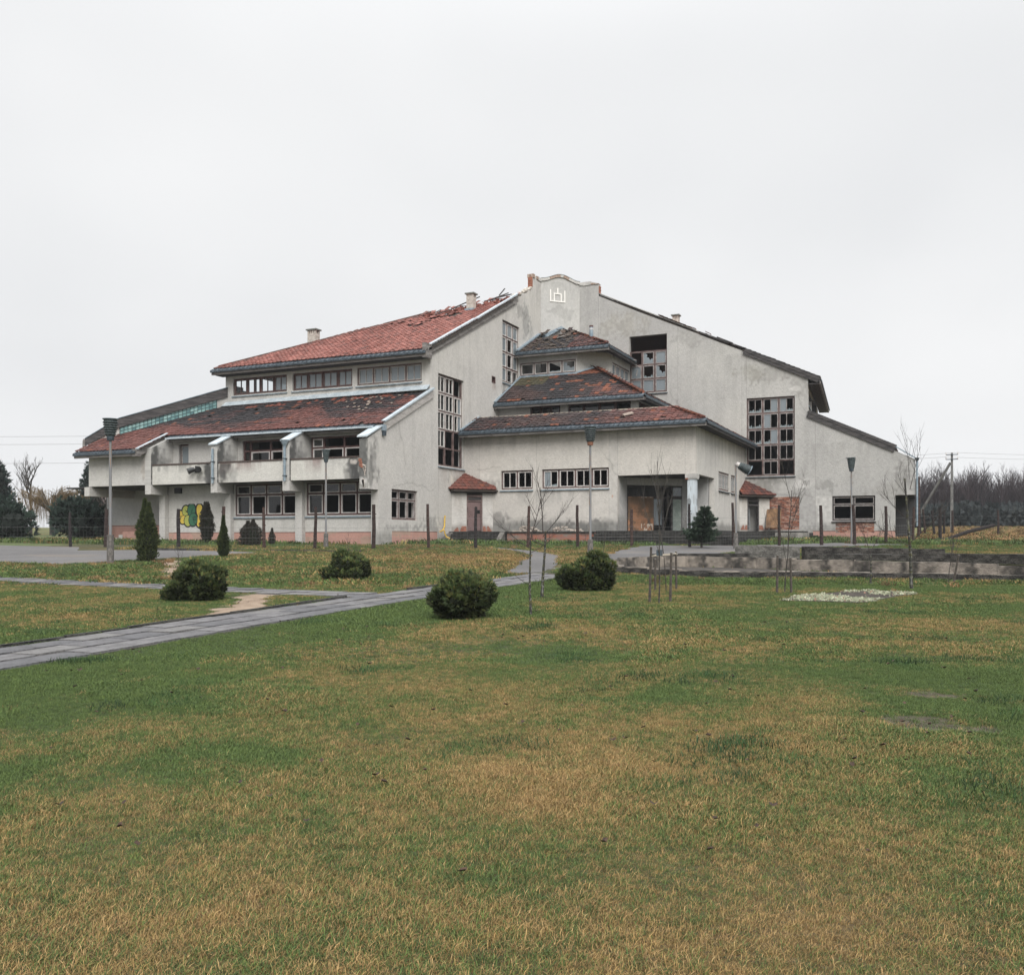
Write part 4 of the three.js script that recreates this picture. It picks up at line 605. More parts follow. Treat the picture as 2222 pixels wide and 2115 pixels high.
// lower tier: walls at 13.4
{
  const lab = 'lower tier wall of the entrance block';
  const mat = plasterMat({ u0: 0, v0: 1, w: 13.5, h: 6.7, ppm: 60, seed: 61, base: [0.51, 0.482, 0.443], mottled: 0.3,
    stains: [[1.4, 4.6, 1.0, 0.35, [0.25, 0.235, 0.215], 0.6], [2.1, 2.7, 0.8, 0.4, [0.14, 0.135, 0.125], 0.6], [7.8, 2.2, 1.8, 0.5, [0.1, 0.1, 0.095], 0.75], [4.5, 2.25, 2.2, 0.4, [0.17, 0.16, 0.15], 0.65], [9.0, 2.35, 0.35, 0.35, GREY, 0.4], [8.9, 3.9, 0.06, 0.12, [0.42, 0.22, 0.13], 0.6]],
    streaks: [[2.2, 9, 4.35, 1.0, GREY, 0.5], [0, 13.4, 7.45, 1.4, GREY, 0.3], [3.4, 3.55, 7.0, 1.2, DUST, 0.8], [5.1, 5.25, 6.7, 1.6, DUST, 0.6]], patches: [[0.95, 4.35, 1.28, 1.05, [0.56, 0.54, 0.5], 0.5], [8.72, 1, 0.5, 6.5, [0.43, 0.415, 0.39], 0.35]],
    damp: [0.25, 1.2, [0.15, 0.15, 0.14], 2.05], cracks: [[0.95, 5.68, 2.3, 5.66], [9.1, 5.0, 8.5, 6.2]], seams: [[0.95, 0.015], [4.5, 0.015], [8.72, 0.015], [9.2, 0.02], [12.85, 0.015]] });
  const mat2 = plasterMat({ u0: 0, v0: 1, w: 13.5, h: 6.7, ppm: 40, seed: 62, base: [0.52, 0.5, 0.465], mottled: 0.3, streaks: [[0, 13.4, 7.45, 2.2, GREY, 0.35], [2.2, 9, 4.35, 0.8, GREY, 0.3]], damp: [0.3, 1.0, [0.17, 0.165, 0.15], 2.05], seams: [[12.85, 0.015], [10.5, 0.015], [9.2, 0.015]] });
  const out = [[0, 1], [9.2, 1], [9.2, 5], [13.4, 5], [13.4, 7.55], [0, 7.55]], H = [[2.32, 4.4, 4.26, 5.46], [4.82, 4.4, 8.7, 5.46]];
  part('wall', wall(out, H, 13.4, 0.3, false), mat, hall, lab);
  part('wall', wall([[0, 1], [9.0, 1], [9.0, 5], [13.099, 5], [13.099, 7.55], [0, 7.55]], [[3.1, 4.43, 4.45, 5.48], [4.95, 4.43, 7.9, 5.48]], 13.4, 0.3, true), mat2, hall, 'side wall of the lower tier facing right');
  makeWindow({ u0: 2.32, u1: 4.26, y0: 4.4, y1: 5.46, at: 13.4, cols: 2, lights: 2, fate: 'nn', frame: frameFaded, sash: sashWhite, fw: 0.085, sw: 0.045, rec: 0.1, seed: 91, label: 'two part window of the entrance block, glass gone' });
  makeWindow({ u0: 4.82, u1: 8.7, y0: 4.4, y1: 5.46, at: 13.4, cols: 4, lights: 2, fate: 'xnnn', frame: frameFaded, sash: sashWhite, fw: 0.085, sw: 0.045, rec: 0.1, seed: 92, label: 'four part window of the entrance block' });
  makeWindow({ u0: 4.95, u1: 7.9, y0: 4.43, y1: 5.48, at: 13.4, m: true, cols: 3, lights: 2, fate: 'ddd', frame: frameFaded, sash: paleWood, fw: 0.085, rec: 0.06, seed: 93, sillMat: zincDark, label: 'nearer window in the side of the entrance block' });
  makeWindow({ u0: 3.1, u1: 4.45, y0: 4.43, y1: 5.48, at: 13.4, m: true, cols: 1, lights: 2, fate: 'd', frame: frameFaded, sash: paleWood, fw: 0.085, rec: 0.06, seed: 94, sillMat: zincDark, label: 'farther small window in the side of the entrance block' });
  // porch behind the corner column
  const pm = plasterMat({ u0: 9, v0: 2, w: 4.6, h: 3.1, ppm: 60, seed: 64, base: [0.4, 0.395, 0.385], mottled: 0.4, damp: [0.4, 1.0, [0.24, 0.235, 0.225], 2.05], stains: [[12.8, 3.2, 0.9, 0.35, [0.55, 0.53, 0.51], 0.5, 1.6], [12.9, 2.6, 0.8, 0.3, [0.55, 0.53, 0.51], 0.4, 1.6]] });
  part('wall', [slab([[9.2, 2.05, 13.1], [9.2, 2.05, 11.75], [9.2, 5, 11.75], [9.2, 5, 13.1]], [-0.2, 0, 0]), slab([[11.6, 2.05, 9.3], [13.1, 2.05, 9.3], [13.1, 5, 9.3], [11.6, 5, 9.3]], [0, 0, -0.2])], pm, hall, 'shaded inner walls of the corner porch');
  part('ceiling', bx(9.0, 13.1, 5.0, 5.08, 9.0, 13.1), dimPlaster, hall);
  const col = sub('column', hall, 'pale corner column of the porch with a broken capital');
  part('shaft', bx(12.97, 13.39, 2.05, 4.72, 12.97, 13.39), M({ map: tex(128, 512, (u, v) => { const k = 0.92 + 0.16 * tf(u, v, 8, 331, 3), s = sstep(0.5, 0.62, tf(u, v, 5, 335, 3) + (v < 0.33 ? 0.22 : 0)), q = Math.hypot((u - 0.2) * 0.9, (v - 0.55) * 3.2) < 0.24 ? 0.6 : 0; const c = mixc([0.48 * k, 0.53 * k, 0.56 * k], [0.3, 0.31, 0.31], s * 0.6); return mixc(c, [0.06, 0.06, 0.06], q); }, { wm: 0.42, hm: 2.7, u0: 12.97, v0: 2.05 }), roughness: 0.9 }), col);
  part('capital', [bx(12.86, 13.46, 4.78, 5.0, 12.86, 13.46), bx(13.0, 13.46, 4.72, 4.785, 12.95, 13.44)], genericPlaster, col);
  part('bare_brick', bx(12.87, 13.02, 4.7, 4.8, 13.3, 13.452), brickMat, col);
  // doorway across the corner on the diagonal
  const d = sub('entrance', hall, 'wide boarded entrance in the shade of the corner porch'), A = (t, y) => [9.2 + 2.5 * t, y, 11.75 - 2.5 * t], q = [-0.09, 0, -0.09];
  const seg = (t0, t1, y0, y1, g = q, o = 0) => slab([A(t0, y0), A(t1, y0), A(t1, y1), A(t0, y1)].map((p) => [p[0] + o, p[1], p[2] + o]), g);
  part('frame', [seg(0, 0.025, 2.05, 4.6), seg(0.975, 1, 2.05, 4.6), seg(0.025, 0.975, 4.5, 4.6), seg(0.025, 0.975, 3.86, 4.02), seg(0.44, 0.47, 2.05, 3.86), seg(0.62, 0.65, 2.05, 3.86), seg(0.62, 0.65, 4.02, 4.5), seg(0.78, 0.81, 2.05, 4.5)], darkWood, d);
  part('lintel', seg(0, 1, 4.6, 5.0, [-0.15, 0, -0.15]), genericPlaster, d);
  part('transom_panel', seg(0.03, 0.62, 4.03, 4.49, [-0.03, 0, -0.03], -0.03), M({ color: new THREE.Color().setRGB(0.02, 0.019, 0.019), roughness: 0.7 }), d);
  part('pane', seg(0.82, 0.97, 4.03, 4.49, [-0.01, 0, -0.01], -0.03), glassDusty, d);
  const ply = M({ map: tex(256, 384, (u, v) => { const n = tf(u, v, 4, 341, 4), e = tf(u, v, 16, 345, 2), s = sstep(0.42, 0.62, n) * sstep(0.95, 0.55, v), w = v < 0.22 && u > 0.55 ? sstep(0.45, 0.6, e) : 0; let c = mixc([0.13, 0.082, 0.05], [0.3, 0.15, 0.08], s); c = mixc(c, [0.5, 0.42, 0.34], w); if (u > 0.66 && v > 0.4 && v < 0.56) c = mixc(c, [0.13, 0.09, 0.055], 0.8); const k = (Math.abs(v - 0.57) < 0.005 || Math.abs(u - 0.66) < 0.006 && v < 0.57) ? 0.5 : 1; return [c[0] * k * (0.85 + 0.3 * e), c[1] * k * (0.85 + 0.3 * e), c[2] * k * (0.85 + 0.3 * e)]; }, { wm: 1.15, hm: 1.85, u0: 9.2, v0: 2.06 }), roughness: 0.85 });
  part('board', [seg(0.006, 0.455, 2.07, 3.95, [-0.02, 0, -0.02], 0.05)], ply, d, 'stained plywood boarding over the left half of the entrance');
  part('door', seg(0.815, 0.965, 2.08, 3.85, [-0.04, 0, -0.04], -0.02), M({ map: noiseMap([0.2, 0.24, 0.215], [0.3, 0.34, 0.3], 5, 347, 1, 1.5), roughness: 0.7 }), d, 'pale green door leaf');
  part('pane', seg(0.475, 0.62, 2.4, 3.84, [-0.008, 0, -0.008], -0.04), glassDusty, d);
  // roof of the lower tier
  const R = sub('roof', hall, 'lowest tile roof round the entrance block'), y = (z) => 7.72 + 0.44 * (14.0 - z);
  deck(R, [[0.0, 13.9], [13.85, 13.9], [11.75, 11.75], [0.0, 11.75]], y, false, 0.12); deck(R, [[0.0, 13.9], [13.85, 13.9], [11.75, 11.75], [0.0, 11.75]], y, true, 0.12);
  const inn = (x, z) => (x > 0.02 && x < z + 0.05 && z > 11.9 ? 1 : 0);
  tiledRoof(R, { x0: 0, x1: 14.1, zt: 11.7, ze: 14.0, ye: y(14.0), s: 0.44, seed: 131, rough: 0.45, missing: 0.01, inside: inn, color: darkTiles((x, z) => sstep(6, 12, x) * 0.95 - 0.12 + (x < 4 ? 0.2 : 0), 15) });
  tiledRoof(R, { x0: 0, x1: 14.1, zt: 11.7, ze: 14.0, ye: y(14.0), s: 0.44, m: true, seed: 132, rough: 0.4, inside: inn, color: darkTiles(() => 0.5, 16) });
  ridgeTiles(R, [13.95, 7.84, 13.95], [11.85, 8.76, 11.85], 133, false, (t, r) => (r() < 0.6 ? 3 : 0));
  part('coping', [bx(0.02, 11.9, 8.62, 8.78, 11.55, 11.8), fm(bx(0.02, 11.5, 8.62, 8.78, 11.55, 11.8), true)], M({ map: noiseMap([0.3, 0.25, 0.19], [0.5, 0.45, 0.37], 8, 349, 0.8, 0.8), roughness: 1 }), R);
  part('flashing', [bar([0.06, 8.82, 11.6], [0.06, 7.78, 14.05], 0.16, 0.08)], zinc, R);
  eave(R, 0.0, 14.1, 14.05, y(14.05), false, { ribStep: 0.27, drop: 0.17, dep: 0.28 }); eave(R, 0.0, 14.0, 14.05, y(14.05), true, { ribStep: 0.27, drop: 0.17, dep: 0.28, board: darkWood });
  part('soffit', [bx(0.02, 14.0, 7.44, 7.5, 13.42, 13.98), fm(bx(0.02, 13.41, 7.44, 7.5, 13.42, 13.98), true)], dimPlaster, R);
  part('debris', (() => { const g = slab([[9.3, y(12.9) + 0.1, 12.9], [9.75, y(12.7) + 0.14, 12.7], [9.95, y(12.95) + 0.14, 12.95], [9.5, y(13.2) + 0.12, 13.2]], [0, 0.05, 0]); return g; })(), paleTileBits, R, 'pale slab lying on the lowest tile roof');
  part('flat_roof', [bx(0.02, 11.6, 8.3, 8.4, 0.02, 11.6)], dimPlaster, R);
}
// middle tier: dark windows under a steep mossy roof
{
  const H = [[2.15, 8.75, 4.13, 9.68], [4.6, 8.75, 8.52, 9.68]];
  for (const m of [false, true]) part('wall', wall([[m ? 0 : 0, 8.4], [m ? 8.6 : 8.9, 8.4], [m ? 8.6 : 8.9, 10], [0, 10]], H, 8.9, 0.3, m), genericPlaster, hall);
  makeWindow({ u0: 2.15, u1: 4.13, y0: 8.75, y1: 9.68, at: 8.9, cols: 3, fate: 'ccc', sash: frameRed, frame: frameRed, fw: 0.07, sw: 0.035, sill: false, seed: 95, label: 'low dark window of the middle tier, left one' });
  makeWindow({ u0: 4.6, u1: 8.52, y0: 8.75, y1: 9.68, at: 8.9, cols: 4, fate: 'cccn', sash: frameRed, frame: frameRed, fw: 0.07, sw: 0.035, sill: false, seed: 96, label: 'low dark window of the middle tier, right one' });
  makeWindow({ u0: 4.6, u1: 8.52, y0: 8.75, y1: 9.68, at: 8.9, m: true, cols: 4, fate: 'cccc', sash: frameRed, frame: frameRed, fw: 0.07, sill: false, seed: 97, label: 'low dark window in the side of the middle tier' });
  const R = sub('roof', hall, 'middle tile roof, nearly black with moss and orange spots'), y = (z) => 9.92 + 0.56 * (9.45 - z);
  const P = [[0.0, 9.35], [9.3, 9.35], [4.9, 4.95], [4.1, 5.72], [0.0, 5.72]];
  deck(R, P, y, false, 0.12); deck(R, P, y, true, 0.12);
  const inn = (x, z) => (x > 0.03 && x < z + 0.05 && (z > 5.85 ? 1 : x + z > 9.85) ? 1 : 0);
  const hi = (x, z) => sstep(6.5, 4.6, z) * 1.1 + (x > 6 && z > 8.2 ? 0.5 : 0) - 0.2 + (x < 1 ? 0.1 : 0);
  tiledRoof(R, { x0: 0, x1: 9.4, zt: 4.8, ze: 9.45, ye: y(9.45), s: 0.56, seed: 141, rough: 0.45, missing: 0.012, inside: inn, color: (x, z, r) => { const c = darkTiles(hi, 25)(x, z, r); return z < 6.2 && x > 3.4 ? mixc(c, C_ORANGE, 0.55) : x < 2.2 && z < 7.4 ? mixc(c, [0.09, 0.08, 0.035], 0.6) : c; } });
  tiledRoof(R, { x0: 0, x1: 9.4, zt: 4.8, ze: 9.45, ye: y(9.45), s: 0.56, m: true, seed: 142, rough: 0.4, inside: inn, color: darkTiles(() => 0.2, 26) });
  ridgeTiles(R, [9.4, 10.05, 9.4], [4.95, 12.55, 4.95], 143, false, (t, r) => (t < 0.85 ? (r() < 0.7 ? 3 : 0) : 3));
  eave(R, 0.0, 9.5, 9.5, y(9.5), false, { ribStep: 0.27, drop: 0.17, dep: 0.28 }); eave(R, 0.0, 9.4, 9.5, y(9.5), true, { ribStep: 0.27, drop: 0.17, dep: 0.28, board: darkWood });
  part('flashing', [bar([0.07, 12.12, 5.6], [0.07, 9.98, 9.5], 0.18, 0.09), bx(0.04, 4.05, 12.02, 12.14, 5.7, 5.82), bar([4.0, 12.1, 5.78], [5.0, 12.52, 4.98], 0.2, 0.1)], zinc, R);
  part('soffit', [bx(0.02, 9.4, 9.7, 9.76, 8.92, 9.44), fm(bx(0.02, 8.9, 9.7, 9.76, 8.92, 9.44), true)], dimPlaster, R);
  part('flat_roof', [bx(0.02, 8.6, 9.85, 9.9, 0.02, 5.6)], dimPlaster, R);
}
// top tier: chamfered lantern with a sagging roof
{
  const H = [[0.06, 12.16, 3.92, 12.98]];
  const mat = plasterMat({ u0: 0, v0: 11.8, w: 6, h: 2, ppm: 60, seed: 66, base: [0.43, 0.425, 0.41], streaks: [[0, 6, 13.6, 0.9, GREY, 0.4]] });
  part('wall', wall([[0, 11.9], [4, 11.9], [4, 13.5], [0, 13.5]], H, 5.7, 0.25, false), mat, hall); part('wall', wall([[0, 11.9], [4, 11.9], [4, 13.5], [0, 13.5]], H, 5.7, 0.25, true), mat, hall);
  part('wall', slab([[4.0, 11.9, 5.69], [5.69, 11.9, 4.0], [5.69, 13.5, 4.0], [4.0, 13.5, 5.69]], [-0.18, 0, -0.18]), genericPlaster, hall, 'blank chamfered face of the top tier');
  part('pilaster', [bx(3.93, 4.03, 11.9, 13.5, 5.6, 5.75), fm(bx(3.93, 4.03, 11.9, 13.5, 5.6, 5.75), true)], genericPlaster, hall);
  makeWindow({ u0: 0.06, u1: 3.92, y0: 12.16, y1: 12.98, at: 5.7, cols: 4, fate: 'ccbh', frame: frameFaded, sash: sashWhite, fw: 0.07, sw: 0.05, rec: 0.07, seed: 98, label: 'window of the top tier with two smashed panes' });
  makeWindow({ u0: 0.06, u1: 3.92, y0: 12.16, y1: 12.98, at: 5.7, m: true, cols: 4, fate: 'dddd', frame: frameRed, sash: sashWhite, fw: 0.07, sw: 0.05, rec: 0.07, seed: 99, label: 'window in the right side of the top tier' });
  const R = sub('roof', hall, 'topmost mossy roof with a hole at its peak'), y = (z) => 13.62 + 0.5 * (6.2 - z);
  const P = [[0.0, 6.1], [6.05, 6.1], [2.9, 2.95], [2.2, 2.6], [1.0, 3.1], [0.4, 3.6], [0.0, 3.4]];
  deck(R, P, y, false, 0.12, deckMat); deck(R, [[0.0, 6.1], [6.05, 6.1], [1.2, 1.25], [0, 2.2]], y, true, 0.12);
  const inn = (x, z) => (x > 0.05 && x < z + 0.05 && x + z > 2.4 ? (x + z < 5.3 && x > 0.25 && x < 2.7 && z < 3.7 ? (vn(x * 5, z * 5, 3) < 0.8 ? 0 : 2) : x < 3 && x > 0.6 && z < 4.6 ? (vn(x * 3, z * 3, 8) < 0.5 ? 2 : 1) : 1) : 0);
  const moss = (x, z, r) => { const c = darkTiles((a, b) => (a > 3.4 ? 0.45 : -0.3), 35)(x, z, r); return x < 3.4 && r() < 0.55 ? mixc(c, [0.07, 0.05, 0.035], 0.7) : c; };
  tiledRoof(R, { x0: 0, x1: 6.2, zt: 1.0, ze: 6.2, ye: y(6.2), s: 0.5, seed: 151, rough: 0.7, missing: 0.03, inside: inn, color: moss });
  tiledRoof(R, { x0: 0, x1: 6.2, zt: 1.0, ze: 6.2, ye: y(6.2), s: 0.5, m: true, seed: 152, rough: 0.5, inside: (x, z) => (inn(x, z) && x + z > 5 ? 1 : 0), color: darkTiles(() => 0.2, 36) });
  ridgeTiles(R, [6.15, 13.76, 6.15], [3.2, 15.2, 3.2], 153, false, (t, r) => (r() < 0.5 ? 3 : 1));
  eave(R, 0.0, 6.3, 6.25, y(6.25), false, { ribStep: 0.27, drop: 0.17, dep: 0.27 }); eave(R, 0.7, 6.2, 6.25, y(6.25), true, { ribStep: 0.27, drop: 0.17, dep: 0.27, board: darkWood });
  part('flashing', [bar([0.1, 15.52, 2.5], [0.1, 13.72, 6.25], 0.2, 0.1), slab([[0.06, 15.5, 2.1], [1.06, 16.22, 1.12], [1.06, 16.02, 1.12], [0.06, 15.2, 2.1]], [0.12, 0, 0.12]), slab([[1.06, 16.22, 1.12], [2.06, 15.45, 0.12], [2.06, 15.2, 0.12], [1.06, 16.02, 1.12]], [0.12, 0, 0.12])], zinc, R);
  part('gable_board', [slab([[0.95, 15.3, 1.6], [1.55, 15.3, 1.0], [1.25, 15.95, 1.3]], [0.1, 0, 0.1]), bar([1.3, 15.2, 1.7], [1.3, 15.95, 1.35], 0.12, 0.12)], sashWhite, R, 'pale bare boards showing in the hole of the topmost roof');
  part('debris', [bar([2.0, y(4.2) + 0.14, 4.2], [2.7, y(3.8) + 0.18, 3.8], 0.07, 0.03), bar([6.1, 13.4, 0.9], [6.5, 13.1, 0.4], 0.12, 0.03), bar([6.2, 13.5, 1.6], [6.45, 13.45, 1.2], 0.14, 0.03), bar([6.3, 13.0, 0.3], [6.2, 12.6, 0.2], 0.06, 0.03)], paleWood, R);
  const F = sub('flue', hall, 'metal flue pipe beside the top tier'); part('pipe', uvm(cyl([4.45, 14.3, 4.3], [4.45, 15.2, 4.3], 0.13, 0.13, 14)), zinc, F); part('collar', uvm(cyl([4.45, 15.05, 4.3], [4.45, 15.12, 4.3], 0.145, 0.145, 14)), sashWhite, F); part('rusty_band', uvm(cyl([4.45, 15.2, 4.3], [4.45, 15.32, 4.3], 0.13, 0.13, 14)), frameRed, F);
  part('soffit', [bx(0.02, 6.1, 13.42, 13.47, 5.72, 6.2), fm(bx(0.02, 5.7, 13.42, 13.47, 5.72, 6.2), true)], dimPlaster, R);
}
// small corner kiosks left and right
for (const m of [false, true]) {
  const K = sub('porch', hall, m ? 'small right corner porch with an open dark doorway' : 'small left corner porch with a brown door'), y0 = m ? 2.2 : 2.05;
  const F0 = [0, 14.95], F1 = [1.82, 13.4], D = (t, y, o = 0) => [F0[0] + (F1[0] - F0[0]) * t + o * 0.65, y, F0[1] + (F1[1] - F0[1]) * t + o * 0.76];
  const seg = (a, b, y0, y1, o = 0, th = 0.14) => fm(slab([D(a, y0, o), D(b, y0, o), D(b, y1, o), D(a, y1, o)], [-th * 0.65, 0, -th * 0.76]), m);
  const wm = plasterMat({ u0: m ? 0 : 0, v0: 1.8, w: 2, h: 2.6, ppm: 90, seed: m ? 68 : 67, base: [0.5, 0.48, 0.45], damp: [0.2, 0.6, [0.2, 0.18, 0.16], 2.0], streaks: [[0, 2, 4.2, 1.4, [0.3, 0.26, 0.22], 0.5]] });
  part('wall', [seg(0.002, 0.36, 1.3, 4.2), seg(0.74, 0.998, 1.3, 4.2)], wm, K);
  part('bare_brick', [...[0, 1, 2, 3].flatMap((j) => [seg(0.05 + 0.03 * j, 0.17 - 0.01 * j, y0 + j * 0.075, y0 + j * 0.075 + 0.064, 0.012, 0.03), seg(0.2 + 0.012 * j, 0.35, y0 + j * 0.075, y0 + j * 0.075 + 0.064, 0.014, 0.03), seg(0.75, 0.84 - 0.01 * j, y0 + j * 0.075, y0 + j * 0.075 + 0.064, 0.012, 0.03), seg(0.855, 0.96 - 0.02 * j, y0 + j * 0.075, y0 + j * 0.075 + 0.064, 0.014, 0.03)])], brickMat, K, 'brick showing where plaster fell off by the door').userData.kind = 'stuff';
  part('frame', [seg(0.36, 0.395, y0, 4.1, 0.02), seg(0.705, 0.74, y0, 4.1, 0.02), seg(0.395, 0.705, 3.98, 4.1, 0.02), seg(0.395, 0.705, 3.72, 3.8, 0.02)], m ? darkWood : frameFaded, K);
  if (!m) { part('door', seg(0.4, 0.7, y0 + 0.03, 3.7, -0.02, 0.05), M({ map: woodMap([0.09, 0.055, 0.052], [0.17, 0.11, 0.105], 361, 0.8, 0.9, true), roughness: 0.7 }), K, 'brown wooden door with a black hole'); part('transom', seg(0.4, 0.7, 3.82, 3.97, -0.03, 0.03), darkWood, K); part('hole', seg(0.6, 0.68, 3.05, 3.25, -0.012, 0.01), M({ color: new THREE.Color().setRGB(0.01, 0.01, 0.01), roughness: 1 }), K); }
  else part('door', seg(0.58, 0.7, y0 + 0.03, 3.7, -0.25, 0.05), M({ map: noiseMap([0.1, 0.11, 0.11], [0.2, 0.21, 0.21], 6, 363, 1, 1), roughness: 0.8 }), K, 'grey inner door leaf standing ajar');
  const A = [0.02, 5.32, 13.42], E0 = [0.02, 4.36, 15.2], E1 = [2.14, 4.36, 13.42];
  part('roof_deck', fm(slab([A, E0, [0.3, 4.36, 15.2], [2.14, 4.36, 13.62], E1], [0, -0.08, 0]), m), deckMat, K);
  // courses parallel to the slanted eave
  const r = rng(m ? 88 : 87), ex = new THREE.Vector3(1.9, 0, -1.6).normalize(), mid = new THREE.Vector3(1.13, 4.36, 14.46), up = new THREE.Vector3(A[0], A[1], A[2]).sub(mid), L = up.length(), dz = up.clone().normalize().negate(), yy = new THREE.Vector3().crossVectors(dz, ex), mats = [], cols = [], Mx = new THREE.Matrix4();
  for (let k = 0; k < 6; k++) { const f = k * 0.32 / L, half = 1.34 * (1 - f) + 0.05; for (let t = -half + 0.12; t < half; t += 0.27) {
    const p = mid.clone().addScaledVector(up, f).addScaledVector(ex, t + (r() - 0.5) * 0.03).addScaledVector(yy, 0.05); let X = ex.clone(), Y = yy.clone(), Z = dz.clone(); X.applyAxisAngle(Y, (r() - 0.5) * 0.12); Z.crossVectors(X, Y);
    if (m) { for (const q of [X, Y, Z, p]) { const e = q.x; q.x = q.z; q.z = e; } X.negate(); } Mx.makeBasis(X, Y, Z).setPosition(p.x, p.y, p.z); mats.push(...Mx.elements);
    const c = mixc(mixc(C_RED, m ? C_DARK : C_BROWN, r() * 0.9), C_ORANGE, r() < 0.15 ? 0.5 : 0.08); cols.push(...c); } }
  const im = new THREE.InstancedMesh(tileGeo, tileMat, mats.length / 16); im.instanceMatrix.array.set(mats); im.instanceColor = new THREE.InstancedBufferAttribute(new Float32Array(cols), 3); im.name = 'roof_tile'; im.userData.kind = 'stuff'; shade(im); K.add(im);
  part('eave_board', [fm(bar([0.02, 4.28, 15.1], [2.05, 4.28, 13.42], 0.06, 0.16), m)], darkWood, K);
}
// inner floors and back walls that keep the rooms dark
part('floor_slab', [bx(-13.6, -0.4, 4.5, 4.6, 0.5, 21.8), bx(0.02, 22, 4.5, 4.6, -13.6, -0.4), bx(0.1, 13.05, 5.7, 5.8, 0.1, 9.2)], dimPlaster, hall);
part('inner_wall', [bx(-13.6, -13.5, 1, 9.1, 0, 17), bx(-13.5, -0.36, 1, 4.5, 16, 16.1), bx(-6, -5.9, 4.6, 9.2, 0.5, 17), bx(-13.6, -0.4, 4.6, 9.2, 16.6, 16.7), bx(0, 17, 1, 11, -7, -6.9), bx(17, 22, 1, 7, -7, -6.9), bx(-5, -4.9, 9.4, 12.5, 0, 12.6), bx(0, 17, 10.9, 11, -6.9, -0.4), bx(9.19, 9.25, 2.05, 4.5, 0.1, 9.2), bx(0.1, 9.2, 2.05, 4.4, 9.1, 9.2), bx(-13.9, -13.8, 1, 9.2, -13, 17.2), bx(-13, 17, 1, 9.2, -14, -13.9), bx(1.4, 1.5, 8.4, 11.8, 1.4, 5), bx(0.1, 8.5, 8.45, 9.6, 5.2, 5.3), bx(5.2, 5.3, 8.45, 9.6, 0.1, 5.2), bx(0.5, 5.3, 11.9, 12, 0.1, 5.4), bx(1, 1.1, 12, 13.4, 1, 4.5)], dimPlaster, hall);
// right wing: lower roof along the side, recessed corner, downpipe
part('wall', wall([[-14, 1], [-0.36, 1], [-0.36, 7.2], [-14, 7.2]], [], 21.9, 0.2, true), genericPlaster, hall);
part('wall', bx(22.0, 22.37, 1.0, 4.28, -0.35, -0.002), genericPlaster, hall); part('back_wall', [bx(21.9, 23.4, 1.2, 4.3, -2.2, -2.1), bx(22.1, 23.45, 4.2, 4.28, -2.1, -0.36)], dimPlaster, hall);
{ const R = sub('roof', hall, 'lower roof of the right wing with a dark verge'); deck(R, [[-0.02, 17.36], [-13.98, 17.36], [-13.98, 22.2], [-0.02, 22.2]], yLow, true, 0.13);
  tiledRoof(R, { x0: -13, x1: 0.02, zt: 17.5, ze: 22.35, ye: yLow(22.35), s: 0.47, m: true, seed: 161, rough: 0.3, inside: () => 1, color: darkTiles(() => 0.3, 45) });
  part('bargeboard', [fm(bar([0.06, yLow(17.3) - 0.1, 17.3], [0.06, yLow(22.4) - 0.1, 22.4], 0.07, 0.46), true), fm(bar([0.1, yLow(17.3) + 0.02, 17.3], [0.1, yLow(22.4) + 0.02, 22.4], 0.05, 0.14), true)], darkWood, R, 'dark timber verge of the lower right roof');
  part('flashing', [fm(bar([0.02, yLow(22.4) + 0.02, 22.42], [0.02, 6.45, 23.55], 0.16, 0.06), true)], zinc, R);
  const d = sub('drainpipe', hall, 'zinc drainpipe at the right end of the building'); part('pipe', [uvm(cyl([23.6, 4.3, 0.1], [23.6, 6.3, 0.1], 0.06, 0.06, 8)), uvm(cyl([23.6, 2.4, 0.05], [23.6, 4.3, 0.1], 0.05, 0.06, 8))], zinc, d); part('funnel', uvm(cyl([23.6, 6.28, 0.1], [23.6, 6.48, 0.1], 0.07, 0.16, 6)), zincDark, d); }
// scrap board leaning by the brick patch
{ const o = thing('board', 'sheet of brown board leaning against the bare brick of the right gable', 'board', [15.3, 1.7, 0.4]);
  const g = slab([[-0.45, 0.6, 0.35], [0.45, 0.6, 0.35], [0.4, 1.85, -0.28], [-0.5, 1.8, -0.28]], [0, 0.01, 0.02]); part('panel', g, M({ map: noiseMap([0.11, 0.06, 0.03], [0.27, 0.155, 0.08], 4, 371, 1.2, 1.2), roughness: 0.85 }), o); }

// ------------------------------------------------------------------ ground: a gentle even rise towards the building
const depthOf = (x, z) => -(x - EYE.x) * SA + (EYE.z - z) * CA;
const gy = (x, z) => 0.15 + 0.0255 * Math.max(-12, Math.min(110, depthOf(x, z)));
const inRect = (x, z, a, b, c, d) => x > a && x < b && z > c && z < d;
const segD = (x, z, ax, az, b, c) => { const dx = b - ax, dz = c - az, t = Math.max(0, Math.min(1, ((x - ax) * dx + (z - az) * dz) / (dx * dx + dz * dz))); return Math.hypot(x - ax - t * dx, z - az - t * dz); };
const mainX = (z) => 16.08 + 0.1 * Math.sin(z * 0.35) + (z < 43 ? (43 - z) * 0.02 : 0);
const onMain = (x, z, g = 0) => z > 39.2 && Math.abs(x - mainX(z)) < 0.64 + g;
const crossZ = (x) => 46.95 - (x < 8 ? (8 - x) * 0.09 : 0);
const onCross = (x, z, g = 0) => x < 15.5 && x > -40 && Math.abs(z - crossZ(x)) < 0.44 + g;
const sideLine = [[15.4, 39.6], [13.2, 33.6], [11.9, 30.0], [9.6, 26.6], [6.5, 23.5]];
const onSide = (x, z, g = 0) => { for (let i = 0; i < 4; i++) if (segD(x, z, ...sideLine[i], ...sideLine[i + 1]) < 0.62 + g - i * 0.08) return true; return false; };
